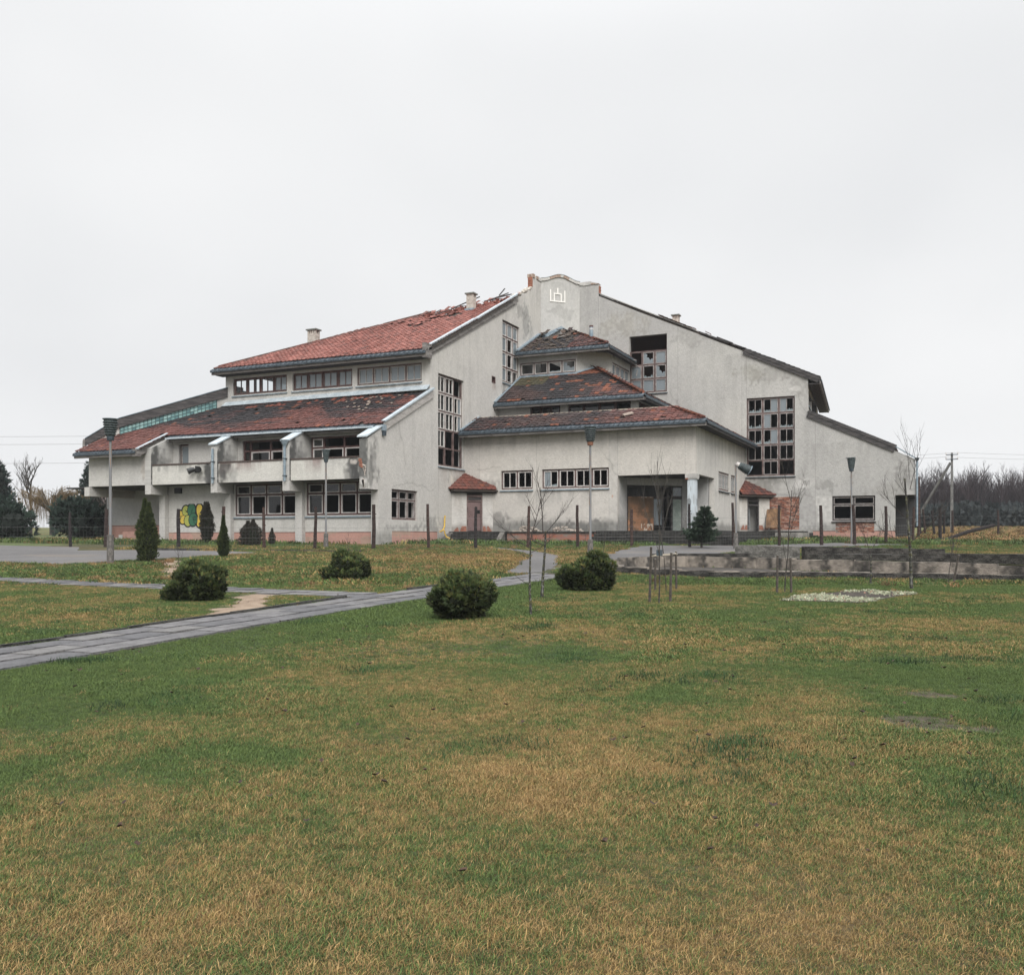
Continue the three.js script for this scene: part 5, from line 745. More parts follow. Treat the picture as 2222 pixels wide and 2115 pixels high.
const onRoad = (x, z, g = 0) => x < 1.35 + g && z > 31.6 - g && z < 41.9 + 0.02 * x + g && !(x > -1 && x + 1 > (z - 31.6) * 3) || (x < -8 && z > 27 && z < 46);
const plaza = [[15.2, 37.9], [16.4, 34.4], [17.6, 25.0], [19.5, 17.5], [24, 11], [20, 9.5], [16.2, 15.8], [12.2, 17.6], [12.0, 20.4], [12.6, 22.6]];
const inPoly = (P, x, z) => { let c = false; for (let i = 0, j = P.length - 1; i < P.length; j = i++) if ((P[i][1] > z) !== (P[j][1] > z) && x < (P[j][0] - P[i][0]) * (z - P[i][1]) / (P[j][1] - P[i][1]) + P[i][0]) c = !c; return c; };
const onPlaza = (x, z) => inPoly(plaza, x + (vn(x * 1.5, z * 1.5, 3) - 0.5) * 0.8, z + (vn(x * 1.5, z * 1.5, 8) - 0.5) * 0.8);
const inBasin = (x, z) => inPoly([[16.5, 36.2], [17.4, 34.6], [18.9, 35], [20.3, 35.1], [21.3, 35.6], [25.35, 36.6], [32, 38.2], [32, 37.4], [25.33, 37.83], [22.6, 38.2], [20, 39.4], [17.3, 38.6]], x, z);
const sandAmt = (x, z) => {
  const w = (vn(x * 2.2, z * 2.2, 21) - 0.5) * 0.5;
  let s = sstep(0.5, 0.12, segD(x, z, 13.3, 47.5, 14.2, 48.8) + w) + sstep(0.36, 0.08, segD(x, z, 14.2, 48.8, 14.7, 49.6) + w * 0.6) + sstep(0.5, 0.15, segD(x, z, 14.6, 49.4, 15.4, 50.6) + w);
  s += sstep(0.6, 0.15, segD(x, z, 2.4, 38.6, 5.6, 41.6) + w) + sstep(0.5, 0.1, segD(x, z, 5.6, 41.6, 8.1, 44.3) + w);
  s += 0.6 * sstep(1.2, 0.2, segD(x, z, 2.2, 41.2, 2.4, 38.4) + w) ; s += 0.5 * sstep(1.0, 0.3, segD(x, z, 4.5, 24.8, 12, 19.4) + w * 2) + 0.4 * sstep(0.8, 0.2, segD(x, z, -6, 28.6, 4, 26.6) + w * 2);
  return Math.min(1, s);
};
// 0 green ... 1 straw; the meadow before the building is the driest
function dryness(x, z) {
  const d = depthOf(x, z), l = (x - EYE.x) * CA + (EYE.z - z) * SA;      // distance and sideways offset from the camera
  let k = fbm(x * 0.23 + 7, z * 0.23 + 2, 401, 4) * 1.15 - 0.2 + (fbm(x * 1.0, z * 1.0, 407, 3) - 0.5) * 1.0 + (vn(x * 3.2, z * 3.2, 411) - 0.5) * 0.5;
  k += 0.34 * sstep(3.4, 0.4, Math.abs(l - 0.5 - (d - 8) * 0.03)) * sstep(20, 11, d) - 0.3 * sstep(2.2, 4.4, l) * sstep(11, 7, d) - 0.22 * sstep(-0.6, -3.5, l) * sstep(15, 9, d);
  k -= 0.45 * sstep(1.7, 0.3, Math.abs(x - 17.4)) * (z > 41 ? 1 : 0);         // greener strip along the path
  k -= 0.45 * (sstep(1.6, 0.5, Math.abs(z - 40.4)) * (x > 16.8 ? 1 : 0)); k += 0.3 * sstep(1.4, 0.3, Math.abs(z - 42.6)) * (x > 17.5 ? 1 : 0);
  if (x < 15.2 && z < 46.6 && z > 26) k += 0.0 + 0.34 * sstep(4, 12, x) * sstep(44, 33, z);
  if (z < 27 && d > 41) k += -0.42 + 0.4 * sstep(0.5, 0.65, vn(x * 0.5, z * 0.5, 431));
  if (x < 8 && z > 41.6 && z < 46.6) k -= 0.05;
  k = 0.36 + (k - 0.42) * 0.85;
  return Math.max(0, Math.min(1, k));
}
const GREEN1 = [0.066, 0.093, 0.021], GREEN2 = [0.04, 0.068, 0.02], STRAW = [0.2, 0.124, 0.05], OLIVE = [0.115, 0.101, 0.03];
function lawn(x, z) {
  const k = dryness(x, z), n = vn(x * 9, z * 9, 441), g = mixc(GREEN1, GREEN2, fbm(x * 0.4, z * 0.4, 443, 3));
  let c = k < 0.5 ? mixc(g, OLIVE, k * 2) : mixc(OLIVE, STRAW, k * 2 - 1);
  return c.map((q) => q * (0.72 + 0.56 * n));
}
const soilSpot = (x, z) => Math.max(sstep(1, 0.5, Math.hypot((x - 24.95) / 0.5, (z - 54.25) / 0.36) + (vn(x * 7, z * 7, 5) - 0.5) * 0.8), sstep(1, 0.5, Math.hypot((x - 24.8) / 0.35, (z - 53.0) / 0.2) + (vn(x * 7, z * 7, 6) - 0.5)), sstep(0.8, 0.3, Math.hypot((x - 18.75) / 0.6, (z - 49.3) / 0.5)), sstep(0.7, 0.2, Math.hypot(x - 13.1, z - 48.7) / 0.7));
{
  const X0 = -14, X1 = 36, Z0 = 12, Z1 = 62, N = 2048;
  const map = tex(N, N, (u, v) => {
    const x = X0 + u * (X1 - X0), z = Z0 + v * (Z1 - Z0); let c = lawn(x, z).map((q) => q * 0.55);
    const s = sandAmt(x, z); if (s > 0) c = mixc(c, mixc([0.23, 0.165, 0.115], [0.34, 0.26, 0.19], vn(x * 6, z * 6, 451)), s);
    const o = soilSpot(x, z); if (o > 0) c = mixc(c, mixc([0.035, 0.027, 0.02], [0.12, 0.09, 0.065], vn(x * 23, z * 23, 5)), o * 0.75);
    if (z > 20 && x < 1.9 && x > 1.1 && z < 43 && z > 30) c = mixc(c, [0.13, 0.1, 0.07], 0.6 * sstep(0.5, 0.0, Math.abs(x - 1.5)));
    return c;
  }, { wm: X1 - X0, hm: Z1 - Z0, u0: X0, v0: Z0, clamp: true });
  const mk = (x0, x1, nx, z0, z1, nz, lift, mat, name) => {
    const g = new THREE.PlaneGeometry(x1 - x0, z1 - z0, nx, nz); g.rotateX(-Math.PI / 2); g.translate((x0 + x1) / 2, 0, (z0 + z1) / 2);
    const p = g.attributes.position, uv = g.attributes.uv; for (let i = 0; i < p.count; i++) { p.setY(i, gy(p.getX(i), p.getZ(i)) + lift); uv.setXY(i, p.getX(i), p.getZ(i)); }
    g.computeVertexNormals(); return struct(name, g, mat);
  };
  const far = M({ map: tex(512, 512, (u, v) => { const k = tf(u, v, 4, 461, 5), n = tn(u, v, 64, 463); const c = mixc(mixc(GREEN1, OLIVE, sstep(0.3, 0.6, k)), STRAW, sstep(0.5, 0.75, k) * 0.8); return c.map((q) => q * (0.75 + 0.4 * n)); }, { wm: 14, hm: 14 }), roughness: 1 });
  mk(-420, 420, 168, -700, 120, 164, -0.03, far, 'ground');
  mk(X0, X1, 50, Z0, Z1, 50, 0, M({ map, roughness: 1, bumpMap: bumpFine, bumpScale: 0.03 }), 'lawn');
}
// asphalt drive, side path and forecourt as thin sheets
function sheet(poly, lift, step = 1.2) { // triangulate a plan polygon on the ground
  const P = poly.map(([x, z]) => [x, gy(x, z) + lift, z]); return uvm(slab(P, [0, -0.05, 0]));
}
const asphalt = M({ map: tex(512, 512, (u, v) => { const k = tf(u, v, 5, 471, 4), n = tn(u, v, 160, 473), w = sstep(0.5, 0.75, tf(u, v, 3, 475, 3)); const b = lerp(0.08, 0.14, k) * (0.8 + 0.4 * n); return mixc([b, b * 0.96, b * 0.95], [0.17, 0.14, 0.11], w * 0.5); }, { wm: 7, hm: 7 }), roughness: 0.9, bumpMap: bumpFine, bumpScale: 0.01 });
const wob = (pts, amp, seed, n = 6) => { const o = []; pts.forEach((p, i) => { const q = pts[(i + 1) % pts.length]; for (let k = 0; k < n; k++) { const t = k / n, x = lerp(p[0], q[0], t), z = lerp(p[1], q[1], t); o.push([x + (vn(x * 1.3, z * 1.3, seed) - 0.5) * amp, z + (vn(x * 1.3, z * 1.3, seed + 5) - 0.5) * amp]); } }); return o; };
struct('driveway', sheet(wob([[1.35, 42.0], [1.5, 36], [1.55, 34], [1.0, 32.0], [-2.4, 31.2], [-5.7, 32.2], [-7.5, 33.6], [-11, 30.5], [-30, 30], [-60, 34], [-60, 42], [-20, 44.5], [-6, 43.2]], 0.22, 481), 0.012), asphalt);
struct('side_path', sheet(wob([[15.6, 39.1], [14.9, 39.9], [12.55, 33.9], [11.3, 30.3], [9.0, 27.0], [6.4, 24.4], [7.6, 23.0], [10.2, 25.9], [12.5, 29.5], [13.8, 33.2]], 0.15, 483), 0.012), asphalt);
struct('forecourt', sheet(wob(plaza, 0.5, 485), 0.012), asphalt);
// kerb and dark verge line along the far edge of the drive
{ const K = [], r = rng(12); for (let x = -5.4; x < 3.6; x += 0.98) { const z = 31.1 - x * 0.11 + Math.sin(x) * 0.12; K.push(bar([x, gy(x, z) + 0.03, z], [x + 0.94, gy(x + 0.94, z) + 0.03 + r() * 0.02, z - 0.1 + r() * 0.04], 0.14, 0.12)); } 
  for (let z = 33; z < 42; z += 1.0) K.push(bar([1.52, gy(1.5, z) + 0.015, z], [1.5, gy(1.5, z + 0.96) + 0.015, z + 0.96], 0.1, 0.06)); struct('kerb', merge(K), mossConcrete); }

// slab paths: every slab a piece of its own
{
  const r = rng(17), hues = [[0.118, 0.115, 0.119], [0.138, 0.134, 0.136], [0.1, 0.099, 0.104], [0.15, 0.145, 0.142]], mats = hues.map((h, i) => M({ map: noiseMap(h.map((q) => q * 0.72), h.map((q) => q * 1.2), 5, 491 + i, 0.9, 0.9), roughness: 0.85, bumpMap: bumpFine, bumpScale: 0.012 }));
  const geos = [0, 1, 2].map((i) => { const w = 0.415, l = 0.645, h = 0.05, c = 0.012, g = slab([[-w / 2, 0, -l / 2 + c], [-w / 2 + c, 0, -l / 2], [w / 2 - c * (i ? 3 : 1), 0, -l / 2], [w / 2, 0, -l / 2 + c], [w / 2, 0, l / 2 - c * (i === 2 ? 4 : 1)], [w / 2 - c, 0, l / 2], [-w / 2 + c, 0, l / 2], [-w / 2, 0, l / 2 - c]].map(([a, b, d]) => [a, b, d]), [0, -h, 0]); return g; });
  const P = new THREE.Group(); P.name = 'path'; P.userData.kind = 'structure'; scene.add(P);
  const lay = (parent, x, z, yaw) => { const o = shade(new THREE.Mesh(geos[Math.floor(r() * 3)], mats[Math.floor(r() * 4)])); o.name = 'paving_slab'; o.position.set(x, gy(x, z) + 0.026 + (r() - 0.5) * 0.012, z); o.rotation.set((r() - 0.5) * 0.02 + 0.0232, yaw + (r() - 0.5) * 0.025, (r() - 0.5) * 0.02 + 0.0105, 'YXZ'); if (Math.abs(yaw) > 0.5) { o.rotation.x = -0.0105 + (r() - 0.5) * 0.02; o.rotation.z = 0.0232 + (r() - 0.5) * 0.02; } parent.add(o); };
  const rows = []; for (let z = 58.6; z > 39.6; z -= 0.66) rows.push(z);
  rows.forEach((z) => { for (let c = -1; c <= 1; c++) lay(P, mainX(z) + c * 0.43, z + (c ? 0 : 0.33), 0); });
  part('bed', sheet([[15.42, 58.9], [16.74, 58.9], [16.74, 46], [16.78, 39.4], [15.4, 39.4], [15.4, 46]], 0.004), soilDark, P);
  const E = []; for (let z = 58.5; z > 43.0; z -= 1.0) if (z > 47.6 || z < 46.2) E.push(bar([mainX(z) - 0.7, gy(15.4, z) + 0.02, z], [mainX(z - 0.97) - 0.7, gy(15.4, z - 0.97) + 0.02 + (r() - 0.5) * 0.03, z - 0.97], 0.05, 0.06)); 
  part('kerb', E, mossConcrete, P);
  const Q = new THREE.Group(); Q.name = 'cross_path'; Q.userData.kind = 'structure'; scene.add(Q);
  for (let x = 15.0; x > 1.5; x -= 0.66) for (const c of [-0.5, 0.5]) lay(Q, x + (c > 0 ? 0.33 : 0), crossZ(x) + c * 0.43, Math.PI / 2 - (x < 8 ? 0.09 : 0));
  part('bed', sheet([[15.4, 46.5], [15.4, 47.4], [8, 47.4], [-30, 44.0], [-30, 43.1], [8, 46.5]], 0.004), asphalt, Q);
}
// ------------------------------------------------------------------ terrace steps in front of the building
const greyConcrete = M({ map: noiseMap([0.06, 0.056, 0.05], [0.17, 0.16, 0.145], 6, 505, 1.4, 0.9), roughness: 0.95 }), stepMat = M({ map: noiseMap([0.006, 0.0065, 0.0065], [0.042, 0.04, 0.036], 6, 503, 1.4, 0.5), roughness: 0.9, bumpMap: bumpFine, bumpScale: 0.02 }), lowWall = M({ map: noiseMap([0.13, 0.125, 0.115], [0.36, 0.345, 0.32], 5, 501, 1.6, 1.1), roughness: 0.95, bumpMap: bumpStucco, bumpScale: 0.03 });
const pinkStained = M({ map: tex(512, 128, (u, v) => { const n = tf(u, v, 6, 511, 4), e = tf(u, v, 24, 515, 2); let c = mixc([0.27, 0.13, 0.1], [0.2, 0.175, 0.15], sstep(0.45, 0.65, n)); c = mixc(c, [0.33, 0.11, 0.06], sstep(0.56, 0.7, e) * 0.8); c = mixc(c, [0.05, 0.045, 0.04], sstep(0.42, 0.6, tf(u, v * 0.3, 10, 517, 3)) * sstep(0.35, 0.95, v) * 0.9); return c; }, { wm: 5.2, hm: 0.7, u0: 3.4, v0: 1.4 }), roughness: 1 });
{
  const T = thing('entrance_steps', 'wide mossy dark steps wrapping round the corner entrance', 'steps', [11, 1.3, 14]);
  const L = (g) => { g.translate(-11, -1.3, -14); return g; };
  part('landing', [L(bx(8.5, 14.9, 1.2, 2.05, 9.3, 14.9)), L(bx(13.0, 14.9, 1.2, 2.05, 2.2, 9.3))], stepMat, T);
  for (let i = 0; i < 3; i++) { const e = 15.25 + i * 0.34, y = 1.9 - i * 0.16; part('step', [L(bx(8.5 - 0.0, e, 1.1, y, e - 0.36, e)), L(bx(e - 0.36, e, 1.1, y, 3.0, e - 0.36))], stepMat, T); part('nosing', [L(bx(8.5, e + 0.01, y - 0.035, y + 0.006, e - 0.05, e + 0.015)), L(bx(e - 0.06, e + 0.015, y - 0.035, y + 0.005, 3.0, e - 0.05))], mossConcrete, T); }
  const U = thing('entrance_steps', 'short flight of black stained steps in front of the left corner porch', 'steps', [1.7, 1.4, 15.5]);
  const K = (g) => { g.translate(-1.7, -1.4, -15.5); return g; };
  part('landing', [K(bx(0.01, 3.35, 1.2, 2.03, 13.42, 15.3))], stepMat, U);
  for (let i = 0; i < 3; i++) part('step', [K(bx(0.3 + i * 0.05, 3.1 + i * 0.1, 1.2, 1.9 - i * 0.16, 15.3 + i * 0.32 - 0.03, 15.6 + i * 0.32))], stepMat, U);
  part('cheek_wall', [K(slab([[-0.02, 1.2, 15.2], [-0.02, 1.98, 15.3], [-0.02, 1.45, 16.7], [-0.02, 1.2, 16.8]], [0.3, 0, 0])), K(slab([[3.15, 1.2, 15.2], [3.15, 2.0, 15.3], [3.3, 1.4, 16.4], [3.3, 1.2, 16.4]], [0.28, 0, 0]))], greyConcrete, U);
  const P = thing('planter', 'raised planter with stained pink front between the two flights of steps', 'planter', [5.9, 1.4, 14.5]);
  const J = (g) => { g.translate(-5.9, -1.4, -14.5); return g; };
  part('front_wall', [J(bx(3.45, 8.48, 1.2, 1.94, 14.85, 15.05))], pinkStained, P); part('rim', [J(bx(3.4, 8.48, 1.94, 2.02, 14.8, 15.1))], stepMat, P); part('soil', [J(bx(3.4, 8.48, 1.3, 1.96, 13.42, 14.84))], soilDark, P);
  const bk = []; const rr = rng(5); for (let i = 0; i < 60; i++) { const a = 4.0 + rr() * 1.4, g = bx(-0.12, 0.12, -0.04, 0.04, -0.06, 0.06); g.rotateY(rr() * 3); g.translate(i < 38 ? 3.3 + rr() * 1.6 : 5.9 + rr() * 1.4, 2.0 + rr() * 0.34 * Math.sin((i % 38) / 38 * 3.1), 13.75 + rr() * 0.5); bk.push(J(g)); }
  part('brick_heap', bk, M({ map: noiseMap([0.34, 0.29, 0.25], [0.56, 0.5, 0.44], 8, 521, 0.7, 0.7), roughness: 1 }), P, 'heaps of pale old bricks in the planter').userData.kind = 'stuff';
  const V = thing('entrance_steps', 'low cracked wall and steps before the right corner porch', 'steps', [17, 1.6, 3]);
  const W = (g) => { g.translate(-17, -1.6, -3); return g; };
  part('front_wall', [W(bx(15.9, 17.6, 1.2, 2.0, 3.6, 3.9)), W(bx(17.3, 17.6, 1.2, 2.0, 1.0, 3.6))], lowWall, V); part('landing', [W(bx(13.42, 17.3, 1.2, 2.1, 0.02, 2.2))], stepMat, V);
  for (let i = 0; i < 3; i++) part('step', W(bx(17.3 + i * 0.3, 17.62 + i * 0.3, 1.2, 2.0 - i * 0.15, 0.02, 1.7)), stepMat, V);
}
// sunken basin with low crumbling walls on the right
{
  const B = thing('basin_wall', 'low crumbling concrete walls of the empty basin on the right', 'wall', [21, 0.7, 37]);
  const run = (name, pts, h0, h1, th, mat, label, base = -0.15) => { const G = [], r = rng(pts.length * 31 + Math.round(h0 * 100)); for (let i = 0; i + 1 < pts.length; i++) { const n = Math.max(1, Math.round(Math.hypot(pts[i + 1][0] - pts[i][0], pts[i + 1][1] - pts[i][1]) / 0.8)); for (let k = 0; k < n; k++) { const f = (t) => [lerp(pts[i][0], pts[i + 1][0], t), lerp(pts[i][1], pts[i + 1][1], t)], a = f(k / n), b = f((k + 1) / n), q = (i + k / n) / (pts.length - 1), h = lerp(h0, h1, q) - r() * (h0 > 0.3 ? 0.045 : 0.02), g0 = gy(a[0], a[1]), dx = b[0] - a[0], dz = b[1] - a[1], l = Math.hypot(dx, dz); const nx = -dz / l * th, nz = dx / l * th; const g = slab([[a[0], g0 + h, a[1]], [b[0] - dx / l * 0.006, g0 + h + (r() - 0.5) * 0.02, b[1] - dz / l * 0.006], [b[0] + nx - dx / l * 0.006, g0 + h + (r() - 0.5) * 0.02, b[1] + nz], [a[0] + nx, g0 + h, a[1] + nz]], [0, base - h, 0]); g.translate(-21, -0.7, -37); G.push(g); } } return part(name, G, mat, B, label); };
  const pale = M({ map: tex(512, 128, (u, v) => { const n = tf(u, v * 0.25, 8, 531, 4), e = tf(u, v * 0.5, 32, 533, 2), k = sstep(0.34, 0.7, n * 0.5 + tn(u, 0.31, 24, 537) * 0.3 + e * 0.2); return mixc([0.04, 0.037, 0.033], [0.27, 0.235, 0.197], k).map((q) => q * (0.8 + 0.4 * e)); }, { wm: 3.4, hm: 1.6 }), roughness: 1, bumpMap: bumpFine, bumpScale: 0.02 });
  const darkC = M({ map: noiseMap([0.014, 0.013, 0.012], [0.08, 0.075, 0.068], 6, 541, 1.1, 0.5), roughness: 1, bumpMap: bumpFine, bumpScale: 0.03 });
  run('rear_wall', [[16.9, 37.6], [17.5, 35.6], [18.3, 35.0], [20.3, 35.1], [21.3, 35.6], [25.35, 36.6], [34, 38.6]], 0.33, 0.34, -0.25, pale);
  run('coping', [[17.5, 35.45], [18.3, 34.75], [20.0, 34.72]], 0.4, 0.42, -0.3, darkC);
  run('front_curb', [[17.0, 37.3], [17.35, 38.5], [20, 39.4], [22.6, 38.25], [25.3, 37.85], [34, 37.8]], 0.15, 0.14, -0.22, darkC);
  run('curb_top', [[17.04, 37.35], [17.4, 38.45], [20, 39.33], [22.6, 38.2], [25.3, 37.8], [34, 37.75]], 0.165, 0.155, -0.16, pale);
  const blk = (x0, z0, x1, z1, y0, h, th, label) => { const dx = x1 - x0, dz = z1 - z0, l = Math.hypot(dx, dz), g = slab([[x0, y0 + h, z0], [x1, y0 + h - 0.04, z1], [x1 - dz / l * -th, y0 + h - 0.04, z1 - dx / l * th], [x0 - dz / l * -th, y0 + h, z0 - dx / l * th]], [0, -h - 0.35, 0]); g.translate(-21, -0.7, -37); part('concrete_block', g, M({ map: noiseMap([0.06, 0.058, 0.053], [0.17, 0.163, 0.15], 6, 545, 1.3, 0.8), roughness: 0.95, bumpMap: bumpStucco, bumpScale: 0.03 }), B, label); };
  blk(19.6, 34.55, 21.35, 34.3, 1.0, 0.46, 0.5, 'grey concrete block on the basin wall, left one'); blk(22.1, 29.2, 24.4, 29.6, 1.02, 0.33, 0.6, 'grey concrete block on the basin wall, right one');
  run('rear_step', [[21.3, 33.6], [24.9, 32.0]], 0.62, 0.5, 0.35, darkC); run('rear_step', [[21.5, 34.6], [25.1, 33.3]], 0.45, 0.38, 0.35, darkC); run('rear_wall', [[25.0, 33.9], [27, 34.6], [34, 36.2]], 0.5, 0.5, 0.3, darkC); run('rear_step', [[24.4, 31.6], [27, 32.6], [34, 34.4]], 0.4, 0.4, 0.3, darkC);
  { // ground behind the basin is banked up to the top of its rear wall
    const A = [[16.2, 37.2], [17.35, 35.2], [18.3, 34.6], [20.3, 34.75], [21.3, 35.3], [25.35, 36.3], [34, 38.3]], Bq = [[15.2, 34.5], [16.4, 31.6], [18.2, 30.2], [20.3, 30.2], [22, 30], [25.5, 30], [36, 31]], v = [], N = 6;
    const at = (i, k) => { const t = k / N, x = lerp(A[i][0], Bq[i][0], t), z = lerp(A[i][1], Bq[i][1], t); return [x, gy(x, z) + 0.3 * Math.pow(1 - t, 0.8) * (i === 0 ? 0.2 : 1) + 0.006 + 0.02 * (vn(x * 3, z * 3, 7) - 0.5), z]; };
    for (let i = 0; i + 1 < A.length; i++) for (let k = 0; k < N; k++) { const a = at(i, k), b = at(i + 1, k), c = at(i + 1, k + 1), d = at(i, k + 1); v.push(...a, ...b, ...c, ...a, ...c, ...d); }
    const bg = new THREE.BufferGeometry(); bg.setAttribute('position', new THREE.Float32BufferAttribute(v, 3));
    struct('bank', uvm(bg), M({ map: tex(256, 256, (u, w) => { const k = tf(u, w, 6, 555, 4), e = tn(u, w, 64, 557); return mixc(mixc(GREEN1, OLIVE, sstep(0.3, 0.55, k)), mixc(STRAW, [0.1, 0.085, 0.07], e), sstep(0.45, 0.7, k)).map((q) => q * (0.7 + 0.5 * e)); }, { wm: 4, hm: 4 }), roughness: 1, bumpMap: bumpFine, bumpScale: 0.04 }));
  }
  struct('basin_floor', sheet([[16.6, 37.4], [17.5, 35.4], [18.9, 34.9], [20.3, 35.0], [21.3, 35.5], [25.35, 36.5], [34, 38.4], [34, 37.9], [25.3, 38.0], [22.6, 38.4], [20, 39.4], [17.3, 38.5]], 0.008), M({ map: noiseMap([0.02, 0.018, 0.016], [0.075, 0.062, 0.05], 7, 551, 2.2, 2.2), roughness: 0.95 }));
}

// ------------------------------------------------------------------ grass: real blades, sparser with distance
function tuftGeo(seed, n, h, spread, wide, lean = 0.5) {
  const r = rng(seed), v = [];
  for (let i = 0; i < n; i++) {
    const a = r() * 6.283, d = spread * Math.sqrt(r()), x = Math.cos(a) * d, z = Math.sin(a) * d, H = h * (0.5 + 0.6 * r()), b = r() * 6.283, l = H * lean * (0.2 + r()), w = wide * (0.7 + 0.6 * r()), c = r() * 6.283;
    const wx = Math.cos(c) * w, wz = Math.sin(c) * w, mx = x + Math.cos(b) * l * 0.35, mz = z + Math.sin(b) * l * 0.35, tx = x + Math.cos(b) * l, tz = z + Math.sin(b) * l, mh = H * 0.6, th = H * (1 - 0.25 * lean * r());
    v.push(x - wx, 0, z - wz, x + wx, 0, z + wz, mx + wx * 0.8, mh, mz + wz * 0.8, x - wx, 0, z - wz, mx + wx * 0.8, mh, mz + wz * 0.8, mx - wx * 0.8, mh, mz - wz * 0.8, mx - wx * 0.8, mh, mz - wz * 0.8, mx + wx * 0.8, mh, mz + wz * 0.8, tx, th, tz);
  }
  const g = new THREE.BufferGeometry(); g.setAttribute('position', new THREE.Float32BufferAttribute(v, 3)); g.computeVertexNormals(); return g;
}
const grassMat = M({ color: 0xffffff, roughness: 0.9, side: THREE.DoubleSide });
const bedPlan = [[22.39, 44.83], [22.48, 43.95], [22.67, 43.32], [22.98, 42.85], [23.24, 42.25], [23.68, 41.8], [24.5, 42.15], [24.55, 42.42], [24.22, 42.95], [24.05, 43.8], [23.94, 44.33], [23.62, 44.68], [23.14, 44.66], [22.72, 44.75]];
const noGrass = (x, z) => inPoly(bedPlan, x, z) || onMain(x, z, 0.04 - 0.22 * vn(x * 3.5, z * 3.5, 71) * vn(x * 0.9, z * 0.9, 72)) || onCross(x, z, 0.04 - 0.2 * vn(x * 3.5, z * 3.5, 73)) || onSide(x, z, 0.02) || onRoad(x, z) || onPlaza(x, z) || inBasin(x, z) || (x < 16 && z < 16.4 && x > -0.2) || (x < 0.1 && z < 22.6) || (z < 0.1 && x < 23.6) || (x > 15.6 && x < 17.8 && z < 4.2);
function scatter(name, label, geo, count, d0, d1, seed, sc, keep, tint) {
  const r = rng(seed), mats = new Float32Array(count * 16), cols = new Float32Array(count * 3), o = new THREE.Object3D(); let n = 0;
  for (let i = 0; i < count * 3 && n < count; i++) {
    const d = Math.sqrt(lerp(d0 * d0, d1 * d1, r())), l = (r() * 2 - 1) * d * 0.66, x = EYE.x - SA * d + CA * l, z = EYE.z - CA * d - SA * l;
    if (noGrass(x, z)) continue; const k = keep(x, z, r); if (!k) continue;
    o.position.set(x, gy(x, z) - 0.004, z); o.rotation.set(0, r() * 6.283, 0); const s = sc * (0.65 + 0.7 * r()) * k; o.scale.set(s, s * (0.7 + 0.6 * r()), s); o.updateMatrix(); mats.set(o.matrix.elements, n * 16);
    const c = tint(x, z, r), b = 0.5 + 0.95 * r(); cols[n * 3] = c[0] * b; cols[n * 3 + 1] = c[1] * b; cols[n * 3 + 2] = c[2] * b; n++;
  }
  const im = new THREE.InstancedMesh(geo, grassMat, n); im.instanceMatrix.array.set(mats.subarray(0, n * 16)); im.instanceColor = new THREE.InstancedBufferAttribute(cols.slice(0, n * 3), 3);
  im.name = numbered(name); im.userData = { label, category: 'grass', kind: 'stuff' }; shade(im); scene.add(im); return im;
}
const lawnTint = (gain) => (x, z, r) => { const k = dryness(x, z), q = r(); let c = q < k * 1.05 - 0.08 ? mixc(STRAW, OLIVE, r() * 0.6) : mixc(GREEN1, GREEN2, r()); if (q < k * 0.25) c = mixc(c, [0.27, 0.18, 0.085], 0.6); return c.map((e) => e * gain); };
const lawnKeep = (x, z, r) => { const s = sandAmt(x, z), o = soilSpot(x, z); if (s > 0.25 && r() < s * 1.15) return 0; if (o > 0.2 && r() < o * 0.9) return 0; return 0.75 + 0.55 * vn(x * 1.3, z * 1.3, 601) + (vn(x * 0.45, z * 0.45, 603) > 0.72 ? 0.35 : 0); };
scatter('lawn_grass', 'short mixed green and straw coloured grass of the foreground lawn', tuftGeo(1, 10, 0.022, 0.03, 0.0011, 1.1), 250000, 2.9, 9.5, 701, 1, lawnKeep, lawnTint(1.5));
scatter('lawn_grass', 'short grass of the middle lawn between the path and the basin', tuftGeo(2, 11, 0.026, 0.05, 0.002, 1.0), 210000, 9.5, 20, 702, 1, lawnKeep, lawnTint(1.5));
scatter('lawn_grass', 'rough grass between the cross path and the building', tuftGeo(3, 10, 0.048, 0.1, 0.0055, 0.9), 120000, 20, 46, 703, 1, (x, z, r) => lawnKeep(x, z, r) * (x < 15 && z < 46.5 ? 1.35 : 1), lawnTint(1.35));
scatter('lawn_grass', 'distant grass beside and behind the building', tuftGeo(4, 9, 0.2, 0.3, 0.025, 0.7), 26000, 46, 105, 704, 1, (x, z) => (x > -30 && x < 24 && z < 22 && z > -20 && x < 23.6 && !(x > 0 && z > 0) ? 0 : 1), (x, z, r) => (x > 22 && z < 5 && r() < 0.75 ? mixc([0.2, 0.12, 0.055], STRAW, r()) : lawnTint(1.2)(x, z, r)));
// flattened straw tussocks on the meadow
scatter('dry_grass', 'matted straw coloured tussocks on the meadow before the building', tuftGeo(5, 26, 0.13, 0.14, 0.006, 1.9), 1500, 18, 44, 705, 1, (x, z, r) => (x < 15.3 && z < 46.4 && x > -1 + (z < 33 ? 2 : 0) && vn(x * 0.9, z * 0.9, 611) > 0.5 && !(x < 1.8 && z > 31) ? 0.9 : (z < 27 || x > 17.5 && z < 42 && z > 39.8) && r() < 0.12 ? 1 : 0), (x, z, r) => mixc([0.24, 0.145, 0.068], [0.17, 0.1, 0.046], r()));
scatter('dry_grass', 'a few thicker dark green tufts in the lawn', tuftGeo(6, 40, 0.05, 0.12, 0.0026, 1.0), 2600, 3, 17, 706, 1, (x, z, r) => (vn(x * 1.3, z * 1.3, 617) > 0.78 && dryness(x, z) < 0.8 ? 1 : 0), (x, z, r) => mixc([0.038, 0.085, 0.022], [0.027, 0.058, 0.02], r()));
